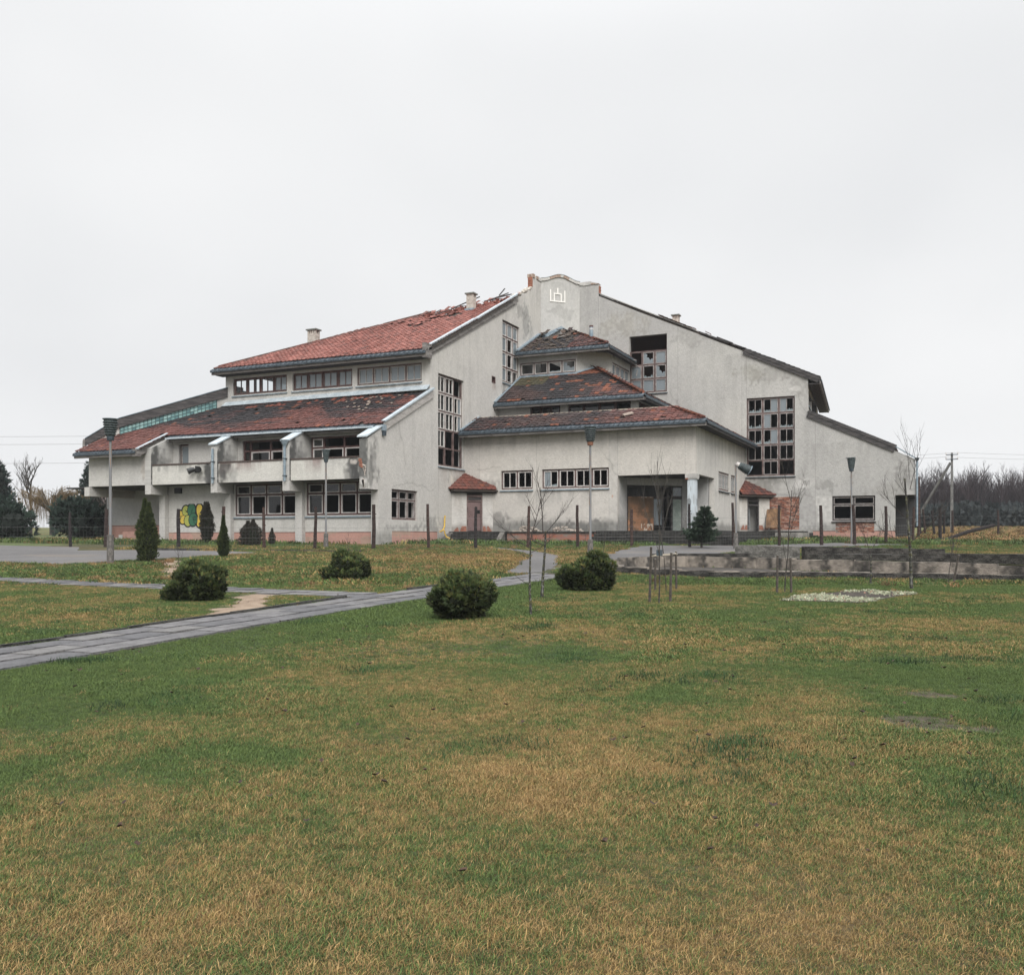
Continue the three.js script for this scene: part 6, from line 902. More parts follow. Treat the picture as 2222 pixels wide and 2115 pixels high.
// fallen leaves and crumbs on the lawn
{ const r = rng(33), G = []; for (let i = 0; i < 260; i++) { const d = 3.5 + 14 * Math.pow(r(), 0.8), l = (r() * 2 - 1) * d * 0.5, x = EYE.x - SA * d + CA * l, z = EYE.z - CA * d - SA * l; if (noGrass(x, z)) continue; const g = new THREE.PlaneGeometry(0.02 + 0.025 * r(), 0.014 + 0.02 * r(), 2, 1); const p = g.attributes.position; for (let k = 0; k < p.count; k++) p.setZ(k, 0.012 * Math.abs(p.getX(k)) / 0.02); g.rotateX(-1.57 + (r() - 0.5) * 0.9); g.rotateY(r() * 6); g.translate(x, gy(x, z) + 0.035 + 0.02 * r(), z); G.push(uvm(g)); }
  const o = shade(new THREE.Mesh(merge(G), M({ map: noiseMap([0.014, 0.01, 0.008], [0.07, 0.04, 0.024], 8, 621, 0.2, 0.2), roughness: 0.9, side: THREE.DoubleSide }))); o.name = 'fallen_leaves'; o.userData = { label: 'scattered brown fallen leaves lying in the lawn', category: 'leaves', kind: 'stuff' }; scene.add(o); }

// ------------------------------------------------------------------ evergreens
function sprayGeo(seed, n, len, wide, fan, droop = 0) { // a flat fan of scaly twigs along +Y
  const r = rng(seed), v = [];
  for (let i = 0; i < n; i++) { const a = (i / (n - 1) - 0.5) * fan + (r() - 0.5) * 0.2, l = len * (1 - 0.45 * Math.abs(i / (n - 1) - 0.5) * 2) * (0.8 + 0.4 * r()), w = wide * (0.7 + 0.6 * r()), bx0 = Math.sin(a), by = Math.cos(a), zz = (r() - 0.5) * 0.5 * len, oy = len * 0.12 * i / n;
    const px = by * w, py = -bx0 * w, mx = bx0 * l * 0.55, my = oy + by * l * 0.55, tx = bx0 * l, ty = oy + by * l - droop * l; 
    v.push(-px * 0.4, oy - py * 0.4, 0, px * 0.4, oy + py * 0.4, 0, mx + px, my + py, zz * 0.4, -px * 0.4, oy - py * 0.4, 0, mx + px, my + py, zz * 0.4, mx - px, my - py, zz * 0.4, mx - px, my - py, zz * 0.4, mx + px, my + py, zz * 0.4, tx, ty, zz); }
  const g = new THREE.BufferGeometry(); g.setAttribute('position', new THREE.Float32BufferAttribute(v, 3)); g.computeVertexNormals(); return g;
}
const leafMat = M({ color: 0xffffff, roughness: 0.85, side: THREE.DoubleSide });
const barkMat = M({ map: woodMap([0.025, 0.022, 0.02], [0.09, 0.08, 0.07], 641, 0.3, 0.3, true), roughness: 0.95 });
function leaves(parent, geo, list, name = 'foliage') { // list of [pos, dir, scale, colour]
  const im = new THREE.InstancedMesh(geo, leafMat, list.length), q = new THREE.Quaternion(), o = new THREE.Object3D(), up = new THREE.Vector3(0, 1, 0), cols = new Float32Array(list.length * 3), q2 = new THREE.Quaternion();
  list.forEach(([p, d, s, c, tw], i) => { q.setFromUnitVectors(up, d); q2.setFromAxisAngle(up, tw); o.quaternion.copy(q).multiply(q2); o.position.copy(p); o.scale.setScalar(s); o.updateMatrix(); im.setMatrixAt(i, o.matrix); cols.set(c, i * 3); });
  im.instanceColor = new THREE.InstancedBufferAttribute(cols, 3); im.name = name; im.userData.kind = 'stuff'; shade(im); parent.add(im); return im;
}
const bushSpray = sprayGeo(11, 7, 0.075, 0.006, 1.4);
function roundBush(label, x, z, lobes, seed, n, stems = true) { // lobes: [x, y, z, rx, ry, rz]
  const b = thing('conifer_bush', label, 'bush', [x, gy(x, z), z], 'clipped round conifers on the lawn'); delete b.userData.group;
  const r = rng(seed), L = [], p = new THREE.Vector3(), d = new THREE.Vector3(), core = [];
  lobes = lobes.map((l) => [l[0] * 0.74, l[1] * 0.98, l[2] * 0.74, l[3] * 0.74, l[4] * 0.98, l[5] * 0.74]); const big = lobes.slice();
  for (let i = 0; i < 46; i++) { const l = big[Math.floor(r() * big.length)]; d.set(r() * 2 - 1, r() * 1.6 - 0.45, r() * 2 - 1).normalize(); const s = 0.08 + 0.09 * r() * r(); const q = [l[0] + d.x * l[3] * 0.9, l[1] + d.y * l[4] * 0.9, l[2] + d.z * l[5] * 0.9, s * 1.15, s * 0.95, s * 1.15]; if (q[1] > 0.06) lobes.push(q); }
  const area = lobes.map((l) => l[3] * l[4]), tot = area.reduce((a, c) => a + c, 0);
  lobes.forEach((l, li) => {
    const g = new THREE.IcosahedronGeometry(1, 3); const cs = li < big.length ? 0.82 : 0.6; g.scale(l[3] * cs, l[4] * cs, l[5] * cs); g.translate(l[0], l[1], l[2]); core.push(uvm(g));
    const cnt = Math.round(n * area[li] / tot), tone = li < big.length ? 0.55 + 0.25 * r() : 0.85 + 0.65 * r();
    for (let i = 0; i < cnt; i++) {
      d.set(r() * 2 - 1, r() * 2 - 1, r() * 2 - 1); if (d.lengthSq() > 1 || d.lengthSq() < 0.01) { i--; continue; } d.normalize();
      const k = 0.86 + 0.15 * r() + 0.07 * (vn(d.x * 4 + li * 7, d.y * 4 + d.z * 3, seed) - 0.5); p.set(l[0] + d.x * l[3] * k, l[1] + d.y * l[4] * k, l[2] + d.z * l[5] * k); if (p.y < 0.015) continue;
      let inside = false; for (let j = 0; j < lobes.length && !inside; j++) if (j !== li) { const q = lobes[j]; inside = ((p.x - q[0]) / q[3]) ** 2 + ((p.y - q[1]) / q[4]) ** 2 + ((p.z - q[2]) / q[5]) ** 2 < 0.62; } if (inside) continue;
      const dir = new THREE.Vector3(d.x / l[3], d.y / l[4] + 0.75 / l[4] * Math.max(0.1, 0.65), d.z / l[5]).normalize(); dir.x += (r() - 0.5) * 0.7; dir.y += (r() - 0.5) * 0.5; dir.z += (r() - 0.5) * 0.7; dir.normalize();
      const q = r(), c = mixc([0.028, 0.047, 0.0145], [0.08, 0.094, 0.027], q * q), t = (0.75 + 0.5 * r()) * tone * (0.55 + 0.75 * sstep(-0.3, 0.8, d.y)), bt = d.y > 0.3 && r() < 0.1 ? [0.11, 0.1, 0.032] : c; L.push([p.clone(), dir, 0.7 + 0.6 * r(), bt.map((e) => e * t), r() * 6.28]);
    }
  });
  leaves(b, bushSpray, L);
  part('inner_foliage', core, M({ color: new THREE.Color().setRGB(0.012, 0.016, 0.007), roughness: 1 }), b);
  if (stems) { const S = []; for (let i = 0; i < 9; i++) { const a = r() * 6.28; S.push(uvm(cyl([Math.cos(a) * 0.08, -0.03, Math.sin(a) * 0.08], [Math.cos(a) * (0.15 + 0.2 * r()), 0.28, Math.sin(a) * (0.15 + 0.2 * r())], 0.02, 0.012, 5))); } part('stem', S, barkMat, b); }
  return b;
}
// lobes are given in the camera's left-right / towards-away frame, then turned into the plan
const turnL = (L) => L.map(([a, y, b, rx, ry, rz]) => [a * CA + b * SA, y, -a * SA + b * CA, rx, ry, rz]);
roundBush('wide leaning round conifer left of the slab path, branches bare on its right side', 13.12, 48.83, turnL([[-0.3, 0.2, 0, 0.32, 0.22, 0.34], [0.02, 0.32, 0.05, 0.36, 0.28, 0.36], [0.25, 0.36, -0.02, 0.28, 0.22, 0.3], [-0.12, 0.4, -0.1, 0.26, 0.2, 0.3], [0.47, 0.24, 0.05, 0.15, 0.14, 0.16], [-0.43, 0.12, 0.1, 0.2, 0.14, 0.22], [0.1, 0.14, 0.2, 0.3, 0.15, 0.22], [0.36, 0.06, 0.12, 0.1, 0.06, 0.1], [-0.05, 0.5, 0.0, 0.2, 0.13, 0.22]]), 801, 12500);
roundBush('low spreading round conifer on the meadow behind the cross path', 12.88, 43.97, turnL([[-0.48, 0.16, 0.02, 0.2, 0.17, 0.24], [-0.1, 0.28, 0.12, 0.36, 0.26, 0.32], [0.3, 0.26, 0.0, 0.28, 0.24, 0.3], [0.05, 0.16, 0.24, 0.3, 0.16, 0.22], [-0.15, 0.46, -0.12, 0.2, 0.13, 0.24], [0.12, 0.47, -0.1, 0.2, 0.12, 0.24], [0.48, 0.28, -0.05, 0.16, 0.17, 0.22]]), 802, 9500);
roundBush('tall domed round conifer right of the slab path, nearest of all', 18.67, 49.59, turnL([[-0.26, 0.22, 0.02, 0.22, 0.18, 0.28], [0.02, 0.3, 0.1, 0.36, 0.26, 0.36], [0.06, 0.46, -0.02, 0.34, 0.2, 0.34], [0.3, 0.34, 0.0, 0.2, 0.22, 0.3], [-0.16, 0.42, 0.05, 0.24, 0.18, 0.28], [-0.05, 0.17, 0.2, 0.26, 0.16, 0.2], [0.33, 0.2, 0.05, 0.15, 0.12, 0.2]]), 803, 12500);
roundBush('twin lobed round conifer beside the street lamp on the lawn', 18.61, 44.03, turnL([[-0.4, 0.25, 0.1, 0.3, 0.25, 0.32], [-0.12, 0.3, 0.12, 0.22, 0.26, 0.28], [0.16, 0.42, -0.08, 0.33, 0.27, 0.34], [0.42, 0.32, 0.0, 0.25, 0.22, 0.3], [-0.14, 0.14, 0.2, 0.22, 0.14, 0.2], [0.36, 0.14, 0.0, 0.16, 0.12, 0.2]]), 804, 10500);

const coneSpray = sprayGeo(13, 8, 0.1, 0.008, 1.1);
function column(label, x, z, h, w, seed, n, colA, colB, prof, tops = [[0, 0, 1]]) {
  const b = thing('columnar_conifer', label, 'conifer', [x, gy(x, z), z]); const r = rng(seed), L = [], p = new THREE.Vector3(), core = [];
  for (const [ox, oz, hs] of tops) {
    const H = h * hs, pts = []; for (let i = 0; i <= 12; i++) { const t = i / 12; pts.push(new THREE.Vector2(Math.max(0.004, prof(t) * w * 0.5 * 0.8), t * H * 0.96 + 0.02)); }
    const lg = new THREE.LatheGeometry(pts, 12); lg.translate(ox, 0, oz); core.push(uvm(lg));
    for (let i = 0; i < n / tops.length; i++) { const t = Math.pow(r(), 0.85), a = r() * 6.283, lump = 0.68 + 0.62 * vn(a * 1.6, t * 9, seed), R = prof(t) * w * 0.5 * lump * (0.8 + 0.42 * r() * r()); p.set(ox + Math.cos(a) * R, 0.03 + t * H * 0.98, oz + Math.sin(a) * R);
      const dir = new THREE.Vector3(Math.cos(a) * 0.75, 1.0, Math.sin(a) * 0.75); dir.x += (r() - 0.5) * 0.7; dir.z += (r() - 0.5) * 0.7; dir.normalize(); const q = r(), c = mixc(colA, colB, q * q), k = 0.7 + 0.6 * vn(a * 2, t * 7, seed + 4); L.push([p.clone(), dir, (0.7 + 0.6 * r()) * Math.min(1, 0.55 + w * 0.55), c.map((e) => e * k), r() * 6.28]); }
  }
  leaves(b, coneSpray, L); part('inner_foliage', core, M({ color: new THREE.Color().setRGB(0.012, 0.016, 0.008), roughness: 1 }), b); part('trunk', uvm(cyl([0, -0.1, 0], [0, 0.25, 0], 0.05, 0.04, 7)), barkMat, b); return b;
}
const flame = (t) => (t < 0.08 ? 0.7 + t * 3.5 : 0.98 - 0.1 * t - 0.85 * sstep(0.45, 1.0, t)) * 1.02;
column('tall green columnar conifer in front of the porch with a forked top', 2.31, 39.45, 2.05, 0.46, 811, 6200, [0.026, 0.042, 0.014], [0.085, 0.1, 0.03], flame, [[-0.08, 0, 0.96], [0.11, 0.02, 0.9]]);
column('short green columnar conifer at the edge of the drive', 2.32, 36.0, 1.42, 0.34, 812, 2800, [0.022, 0.036, 0.012], [0.075, 0.092, 0.026], (t) => (t < 0.1 ? 0.6 + 4 * t : 1 - 0.25 * t - 0.72 * sstep(0.3, 1, t)));
column('dying grey brown conifer in front of the graffiti, narrow at its foot', -8.54, 24.96, 2.1, 0.6, 813, 3600, [0.026, 0.026, 0.017], [0.05, 0.044, 0.03], (t) => 0.42 + 0.62 * sstep(0, 0.38, t) - 0.75 * sstep(0.5, 1.0, t), [[0, 0, 1], [0.06, 0, 0.97]]);
column('dying grey brown conifer with two tips below the middle balcony window', -4.7, 26.2, 1.2, 0.8, 814, 2600, [0.03, 0.027, 0.02], [0.062, 0.05, 0.036], flame, [[-0.16, 0, 0.95], [0.14, 0, 1.0]]);
column('small dead conifer stump beside a fence post below the balcony', -4.1, 25.4, 0.8, 0.26, 815, 700, [0.03, 0.027, 0.02], [0.06, 0.05, 0.036], flame);
// young spruce in front of the entrance
{
  const b = thing('young_spruce', 'bushy young spruce standing before the entrance steps', 'spruce', [15.2, gy(15.2, 19.84), 19.84]), r = rng(821), L = [], S = [], geo = sprayGeo(17, 11, 0.12, 0.006, 2.2);
  const tip = [0.16, 1.9, 0.0]; for (let i = 0; i < 40; i++) { const y = 1.45 + 0.45 * r(); L.push([new THREE.Vector3(0.08 + y * 0.04 + (r() - 0.5) * 0.05, y, (r() - 0.5) * 0.05), new THREE.Vector3((r() - 0.5) * 1.2, 1, (r() - 0.5) * 1.2).normalize(), 0.5, [0.02, 0.035, 0.02], r() * 6]); } S.push(uvm(cyl([0, -0.1, 0], [0.02, 0.8, 0], 0.055, 0.04, 7)), uvm(cyl([0.02, 0.8, 0], tip, 0.04, 0.01, 6)));
  for (let w = 0; w < 15; w++) { const t = w / 14, y = 0.28 + 1.45 * t, rad = (0.66 * (1 - t * 0.86) * (0.7 + 0.6 * r()) + 0.03) * (t < 0.12 ? 0.85 : 1), n = 9 - Math.floor(t * 3);
    for (let k = 0; k < n; k++) { const a = k / n * 6.283 + r(), len = rad * (0.75 + 0.4 * r()) * (t > 0.5 && Math.cos(a) > 0.2 ? 1.25 : 1), ox = tip[0] * t, ey = y + len * (0.12 + 0.25 * r()); S.push(uvm(cyl([ox, y, 0], [ox + Math.cos(a) * len, ey, Math.sin(a) * len], 0.012, 0.004, 4)));
      for (let i = 0; i < 46; i++) { const u = 0.15 + 0.9 * Math.pow(r(), 0.7), sp = 0.14 * len * (0.4 + u), p = new THREE.Vector3(ox + Math.cos(a) * len * u + (r() - 0.5) * sp * 2, lerp(y, ey, u) + (r() - 0.5) * 0.1, Math.sin(a) * len * u + (r() - 0.5) * sp * 2), d = new THREE.Vector3(Math.cos(a) + (r() - 0.5), 0.25 + (r() - 0.4), Math.sin(a) + (r() - 0.5)).normalize(); L.push([p, d, 0.6 + 0.6 * r(), mixc([0.02, 0.037, 0.023], [0.062, 0.094, 0.055], r() * r()), r() * 6.28]); } } }
  leaves(b, geo, L); part('trunk', S, barkMat, b);
}

// ------------------------------------------------------------------ bare trees
function bareTree(name, label, category, x, z, h, seed, { r0 = 0.03, fork = 0.35, spread = 0.55, depth = 4, lean = [0, 0], moss = false, base, twigs = 1, limbs } = {}) {
  const t = thing(name, label, category, [x, base ?? gy(x, z), z]), r = rng(seed), T = [], C = [];
  const grow = (p, d, len, rad, lv, out) => {
    const n = lv === 0 ? 5 : 3, q = p.clone(), dir = d.clone(), pts = [q.clone()];
    for (let i = 0; i < n; i++) { dir.x += (r() - 0.5) * 0.16; dir.z += (r() - 0.5) * 0.16; dir.y += lv > 0 ? 0.05 + r() * 0.06 : 0; dir.normalize(); const a = q.clone(); q.addScaledVector(dir, len / n); out.push(uvm(cyl(a.toArray(), q.toArray(), rad * (1 - i / n * 0.55), rad * (1 - (i + 1) / n * 0.55), lv < 2 ? 6 : 4))); pts.push(q.clone()); }
    if (lv >= depth) return; const kids = Math.round((lv === 0 ? 6 : lv === 1 ? 5 : 4) * twigs);
    for (let k = 0; k < kids; k++) { const f = lv === 0 ? fork + (1 - fork) * (k + r() * 0.6) / kids : 0.3 + 0.7 * (k + r() * 0.5) / kids, i = Math.min(n - 1, Math.floor(f * n)), at = pts[i].clone().lerp(pts[i + 1], f * n - i > 1 ? 1 : f * n - i), a = r() * 6.283; const nd = dir.clone().multiplyScalar(0.75).add(new THREE.Vector3(Math.cos(a) * spread, 0.15 + r() * 0.3, Math.sin(a) * spread)).normalize(); grow(at, nd, len * (0.42 + 0.25 * r()) * (lv === 0 ? 1.05 - 0.45 * f : 0.95), rad * (lv === 0 ? 0.42 : 0.5), lv + 1, C); }
  };
  if (limbs) limbs(T, C, grow, r); else grow(new THREE.Vector3(0, -0.08, 0), new THREE.Vector3(lean[0], 1, lean[1]).normalize(), h, r0, 0, T);
  const m = moss ? mossBark : barkMat; part('trunk', T, m, t); if (C.length) part('crown', C, moss ? twigMat : barkMat, t); return t;
}
const mossBark = M({ map: tex(128, 256, (u, v) => { const n = tf(u, v, 5, 651, 4), e = tf(u, v, 12, 653, 2); let c = mixc([0.015, 0.0145, 0.013], [0.05, 0.048, 0.042], n); c = mixc(c, [0.075, 0.072, 0.02], sstep(0.56, 0.7, e) * 0.7); return mixc(c, [0.22, 0.22, 0.2], sstep(0.66, 0.74, tf(u, v, 14, 657, 2)) * 0.6); }, { wm: 0.25, hm: 0.5 }), roughness: 0.95 });
const twigMat = M({ color: new THREE.Color().setRGB(0.04, 0.032, 0.029), roughness: 0.9 });
const V3 = (...a) => new THREE.Vector3(...a);
bareTree('bare_tree', 'slender bare fruit tree with a mottled trunk, nearest one on the lawn', 'tree', 19.4, 48.71, 1.95, 831, { r0: 0.024, fork: 0.42, spread: 0.75, depth: 3, moss: true, limbs: (T, C, grow) => { grow(V3(0, -0.05, 0), V3(-0.02, 1, 0), 1.15, 0.024, 3, T); grow(V3(-0.03, 1.05, 0), V3(0.25, 1, 0), 0.71, 0.0087, 1, C); grow(V3(-0.03, 1.0, 0), V3(-0.8, 0.45, 0.2), 0.50, 0.0058, 1, C); grow(V3(-0.03, 0.92, 0), V3(0.75, 0.35, -0.3), 0.38, 0.0052, 1, C); grow(V3(-0.03, 0.85, 0), V3(-0.9, 0.2, -0.3), 0.42, 0.0046, 2, C); grow(V3(-0.02, 0.45, 0), V3(-0.9, 0.35, 0.1), 0.35, 0.005, 3, C); } });
bareTree('bare_tree', 'slender bare fruit tree with a pale lower trunk, second one on the lawn', 'tree', 18.41, 45.93, 2.1, 832, { r0: 0.032, moss: true, depth: 3, limbs: (T, C, grow) => { grow(V3(0, -0.05, 0), V3(0.02, 1, 0), 1.25, 0.034, 3, T); grow(V3(0.02, 1.15, 0), V3(-0.05, 1, 0), 0.84, 0.0099, 1, C); grow(V3(0.02, 1.1, 0), V3(0.75, 0.75, 0.1), 0.63, 0.0070, 1, C); grow(V3(0.02, 0.95, 0), V3(-0.7, 0.25, 0.2), 0.46, 0.0064, 1, C); grow(V3(0.02, 1.0, 0), V3(0.6, 0.4, -0.4), 0.42, 0.0058, 1, C); } });
bareTree('sapling', 'thin bare sapling between the four stakes with a cross bar', 'sapling', 20.63, 46.16, 1.95, 833, { r0: 0.014, fork: 0.45, spread: 0.35, depth: 2 });
bareTree('sapling', 'thin bare sapling behind the four stakes', 'sapling', 20.04, 43.5, 1.8, 834, { r0: 0.011, fork: 0.5, spread: 0.3, depth: 2 });
bareTree('sapling', 'thin bare sapling between two grey stakes near the flower bed', 'sapling', 22.21, 42.99, 2.05, 835, { r0: 0.014, fork: 0.3, spread: 0.5, depth: 3, twigs: 0.8, lean: [0.06, 0] });
bareTree('bare_tree', 'small bare tree with a low fork in front of the basin wall', 'tree', 23.56, 40.03, 1.45, 836, { moss: true, depth: 3, limbs: (T, C, grow) => { grow(V3(0, -0.05, 0), V3(0, 1, 0), 0.75, 0.022, 3, T); grow(V3(0, 0.68, 0), V3(0.45, 0.9, -0.1), 0.50, 0.0081, 1, C); grow(V3(0, 0.68, 0), V3(-0.35, 0.9, 0.1), 0.59, 0.0075, 1, C); grow(V3(0, 0.62, 0), V3(-0.9, 0.55, 0), 0.59, 0.0052, 2, C); } });
bareTree('bare_tree', 'tallest bare tree on the right lawn with long side branches', 'tree', 24.4, 40.97, 3.4, 837, { moss: true, depth: 3, limbs: (T, C, grow) => { grow(V3(0, -0.05, 0), V3(-0.02, 1, 0), 2.3, 0.036, 3, T); grow(V3(-0.04, 2.2, 0), V3(-0.12, 1, 0), 0.84, 0.0055, 1, C); grow(V3(-0.03, 2.0, 0), V3(0.2, 1, 0.1), 0.88, 0.0070, 1, C); grow(V3(-0.02, 1.35, 0), V3(-0.75, 0.7, 0), 0.84, 0.0075, 1, C); grow(V3(0, 0.85, 0), V3(-0.8, 0.35, 0.1), 0.71, 0.0099, 1, C); grow(V3(-0.01, 0.95, 0), V3(0.8, 0.6, 0), 0.84, 0.0093, 1, C); grow(V3(-0.02, 1.3, 0), V3(0.9, 0.3, -0.1), 0.80, 0.0070, 1, C); grow(V3(-0.01, 0.7, 0), V3(-0.9, 0.15, -0.2), 0.50, 0.0058, 2, C); grow(V3(-0.02, 1.7, 0), V3(-0.3, 0.9, 0.3), 0.67, 0.0064, 1, C); } });
bareTree('sapling', 'thin upright sapling at the right edge of the lawn', 'sapling', 25.08, 39.04, 1.0, 838, { r0: 0.012, fork: 0.4, spread: 0.4, depth: 2 });
bareTree('sapling', 'thin dead sapling beside the middle street lamp', 'sapling', 13.93, 29.54, 0.9, 839, { r0: 0.012, fork: 0.4, spread: 0.3, depth: 1 });
for (const [x, z, h, s, lab] of [[13.9, 17.2, 1.7, 841, 'leafless shrub against the side wall of the entrance block'], [8.4, 16.2, 1.1, 842, 'leafless twigs beside the entrance steps'], [4.2, 31.2, 0.7, 843, 'tall dry weed on the meadow'], [5.6, 41.5, 0.75, 844, 'lone thin weed stalk near the drive'], [17.2, 14.6, 1.5, 845, 'leafless twigs behind the lamp with the broken head']]) bareTree('bare_shrub', lab, 'shrub', x, z, h, s, { r0: 0.009, fork: 0.05, spread: 0.6, depth: 2 });

// stakes round the saplings
const stakeMat = M({ map: woodMap([0.03, 0.025, 0.021], [0.1, 0.085, 0.072], 661, 0.4, 0.2, true), roughness: 0.95 });
for (const [x, z, h, lean, lab] of [[20.42, 45.99, 0.95, 0.03, 'tree stake at the front left of the cross bar group, tallest of the four'], [19.84, 43.59, 0.63, 0, 'short tree stake at the back left of the cross bar group'], [20.74, 45.84, 0.85, 0.02, 'tree stake at the front right of the cross bar group'], [20.1, 42.97, 0.76, -0.01, 'tree stake at the back right of the cross bar group'], [22.1, 43.16, 0.72, 0.01, 'left of the two grey tree stakes before the basin'], [22.35, 43.04, 0.68, -0.02, 'right of the two grey tree stakes before the basin'], [25.17, 38.85, 0.62, 0.12, 'leaning tree stake at the right edge of the lawn']]) {
  const s = thing('tree_stake', lab, 'stake', [x, gy(x, z), z]); part('post', uvm(cyl([0, -0.1, 0], [lean, h, 0], 0.024, 0.02, 8)), stakeMat, s); part('end_grain', uvm(cyl([lean, h, 0], [lean, h + 0.004, 0], 0.0195, 0.017, 8)), paleWood, s);
}
{ const s = thing('cross_bar', 'pale rope and twig cross bar tied between the tree stakes', 'bar', [20.5, 0, 45.0]); const C = []; const P = [[-0.06, 1.34, 1.0], [-0.1, 1.36, 0.5], [0.1, 1.38, 0.2], [0.02, 1.36, -0.5], [-0.2, 1.35, -1.2], [-0.4, 1.34, -2.0]]; for (let i = 0; i + 1 < P.length; i++) C.push(uvm(cyl(P[i], P[i + 1], 0.011, 0.01, 5))); C.push(uvm(cyl([-0.06, 1.35, 1.0], [0.26, 1.37, 0.84], 0.012, 0.01, 5)), uvm(cyl([0.25, 1.36, 0.84], [-0.4, 1.36, -2.0], 0.01, 0.01, 5))); part('twig', C, M({ color: new THREE.Color().setRGB(0.34, 0.3, 0.24), roughness: 0.9 }), s); part('knot', [bx(0.1, 0.18, 1.36, 1.46, 1.1, 1.2)], zincDark, s); }
// pale flower bed
{
  const b = thing('flower_bed', 'crescent flower bed of pale silvery plants round bare dark soil', 'flower bed', [23.4, 0, 43.3]), r = rng(851), L = [];
  const front = [[22.39, 44.83], [22.48, 43.95], [22.67, 43.32], [22.94, 43.2], [23.25, 43.6], [23.58, 43.73], [24.04, 43.81], [23.94, 44.33], [23.62, 44.68], [23.14, 44.64], [22.72, 44.73]], back = [[23.1, 42.45], [23.45, 42.0], [23.68, 41.83], [24.03, 41.94], [24.55, 42.18], [24.55, 42.4], [24.19, 42.88], [23.86, 42.9], [23.57, 42.6]];
  const poly = [[22.39, 44.83], [22.48, 43.95], [22.67, 43.32], [22.98, 42.85], [23.24, 42.25], [23.68, 41.8], [24.5, 42.15], [24.55, 42.42], [24.22, 42.95], [24.05, 43.8], [23.94, 44.33], [23.62, 44.68], [23.14, 44.66], [22.72, 44.75]];
  part('soil', uvm(slab(poly.map(([x, z]) => [x - 23.4, gy(x, z) + 0.012, z - 43.3]), [0, -0.05, 0])), soilDark, b);
  const geo = sprayGeo(19, 8, 0.034, 0.006, 3.0); 
  for (let i = 0; i < 9000; i++) { const x = 22 + r() * 2.9, z = 41.7 + r() * 3.6; const wx = x + (vn(x * 6, z * 6, 9) - 0.5) * 0.25; if (!(inPoly(front, wx, z) || inPoly(back, wx, z)) && r() < 0.985) continue; if (!inPoly(poly, x, z)) continue; if (vn(x * 9, z * 9, 3) < 0.3) continue; const d = new THREE.Vector3((r() - 0.5) * 1.5, 1, (r() - 0.5) * 1.5).normalize(); L.push([new THREE.Vector3(x - 23.4, gy(x, z) + 0.01 + r() * 0.02, z - 43.3), d, 0.5 + 0.5 * r(), r() < 0.08 ? [0.4, 0.24, 0.18] : mixc([0.3, 0.34, 0.22], [0.56, 0.56, 0.42], r()), r() * 6.28]); }
  leaves(b, geo, L, 'silvery_plant');
}

// ------------------------------------------------------------------ street lamps
const poleMat = M({ map: tex(64, 512, (u, v) => { const n = tf(u, v, 6, 671, 4), k = 0.15 + 0.1 * n; let c = [k, k * 1.02, k * 1.05]; c = mixc(c, [0.3, 0.17, 0.08], sstep(0.6, 0.75, tf(u, v, 9, 673, 3)) * 0.75); return c; }, { wm: 0.25, hm: 4.4 }), roughness: 0.7, metalness: 0.2 });
const lampGreen = M({ map: noiseMap([0.018, 0.028, 0.03], [0.06, 0.078, 0.08], 8, 681, 0.3, 0.3), roughness: 0.55 });
const stubMat = M({ map: noiseMap([0.07, 0.065, 0.06], [0.2, 0.185, 0.17], 8, 683, 0.3, 0.6), roughness: 0.95 });
const rustMat = M({ map: noiseMap([0.12, 0.055, 0.035], [0.28, 0.13, 0.08], 8, 685, 0.2, 0.2), roughness: 0.95 });
function lamp(label, x, z, H, { stub = 0.75, fins = true, headS = 1, lean = [0, 0], capTilt = 0, fallen = false, rusty = false }) {
  const L = thing('street_lamp', label, 'street lamp', [x, gy(x, z), z]), hb = H - 0.68 * headS, tip = [lean[0], hb, lean[1]];
  part('base_sleeve', uvm(cyl([0, -0.1, 0], [0, stub, 0], 0.11, 0.1, 12)), stubMat, L);
  part('pole', [uvm(cyl([0, stub - 0.05, 0], [lean[0], hb, lean[1]], 0.046, 0.04, 12))], poleMat, L);
  const head = sub('lamp_head', L, fallen ? 'lamp head tipped over and hanging to the right' : undefined), S = headS;
  const G = [uvm(cyl([0, 0, 0], [0, 0.14 * S, 0], 0.1 * S, 0.115 * S, 16))], F = [];
  F.push(uvm(new THREE.LatheGeometry([[0.1, 0.1], [0.13, 0.14], [0.195, 0.6], [0.2, 0.62], [0.06, 0.62]].map(([a, b]) => new THREE.Vector2(a * S, b * S)), 20)));
  if (fins) for (let i = 0; i < 6; i++) { const y = 0.19 + i * 0.07, rr = 0.14 + (y - 0.14) / 0.46 * 0.065; const t = new THREE.TorusGeometry((rr + 0.006) * S, 0.02 * S, 6, 20); t.rotateX(Math.PI / 2); t.translate(0, y * S, 0); F.push(uvm(t)); }
  const cap = new THREE.CylinderGeometry(0.235 * S, 0.225 * S, 0.022, 22); cap.rotateZ(capTilt); cap.translate(capTilt ? -0.04 : 0, 0.645 * S, 0);
  const parts = [['socket', G, rusty ? rustMat : zincDark], ['shade', F, lampGreen], ['cap', [uvm(cap)], zinc]];
  const Mx = new THREE.Matrix4(); if (fallen) Mx.makeRotationFromEuler(new THREE.Euler(0, 0.42, -2.05, 'YXZ')).setPosition(tip[0] + 0.02, hb + 0.42, tip[2]); else Mx.makeTranslation(...tip);
  for (const [n, g, m] of parts) part(n, g.map((q) => q.applyMatrix4(Mx)), n === 'socket' && fallen ? sashWhite : m, head);
  if (fallen) part('pole', uvm(cyl([lean[0], hb, lean[1]], [lean[0], hb + 0.4, lean[1]], 0.046, 0.044, 10)), poleMat, L);
  return L;
}
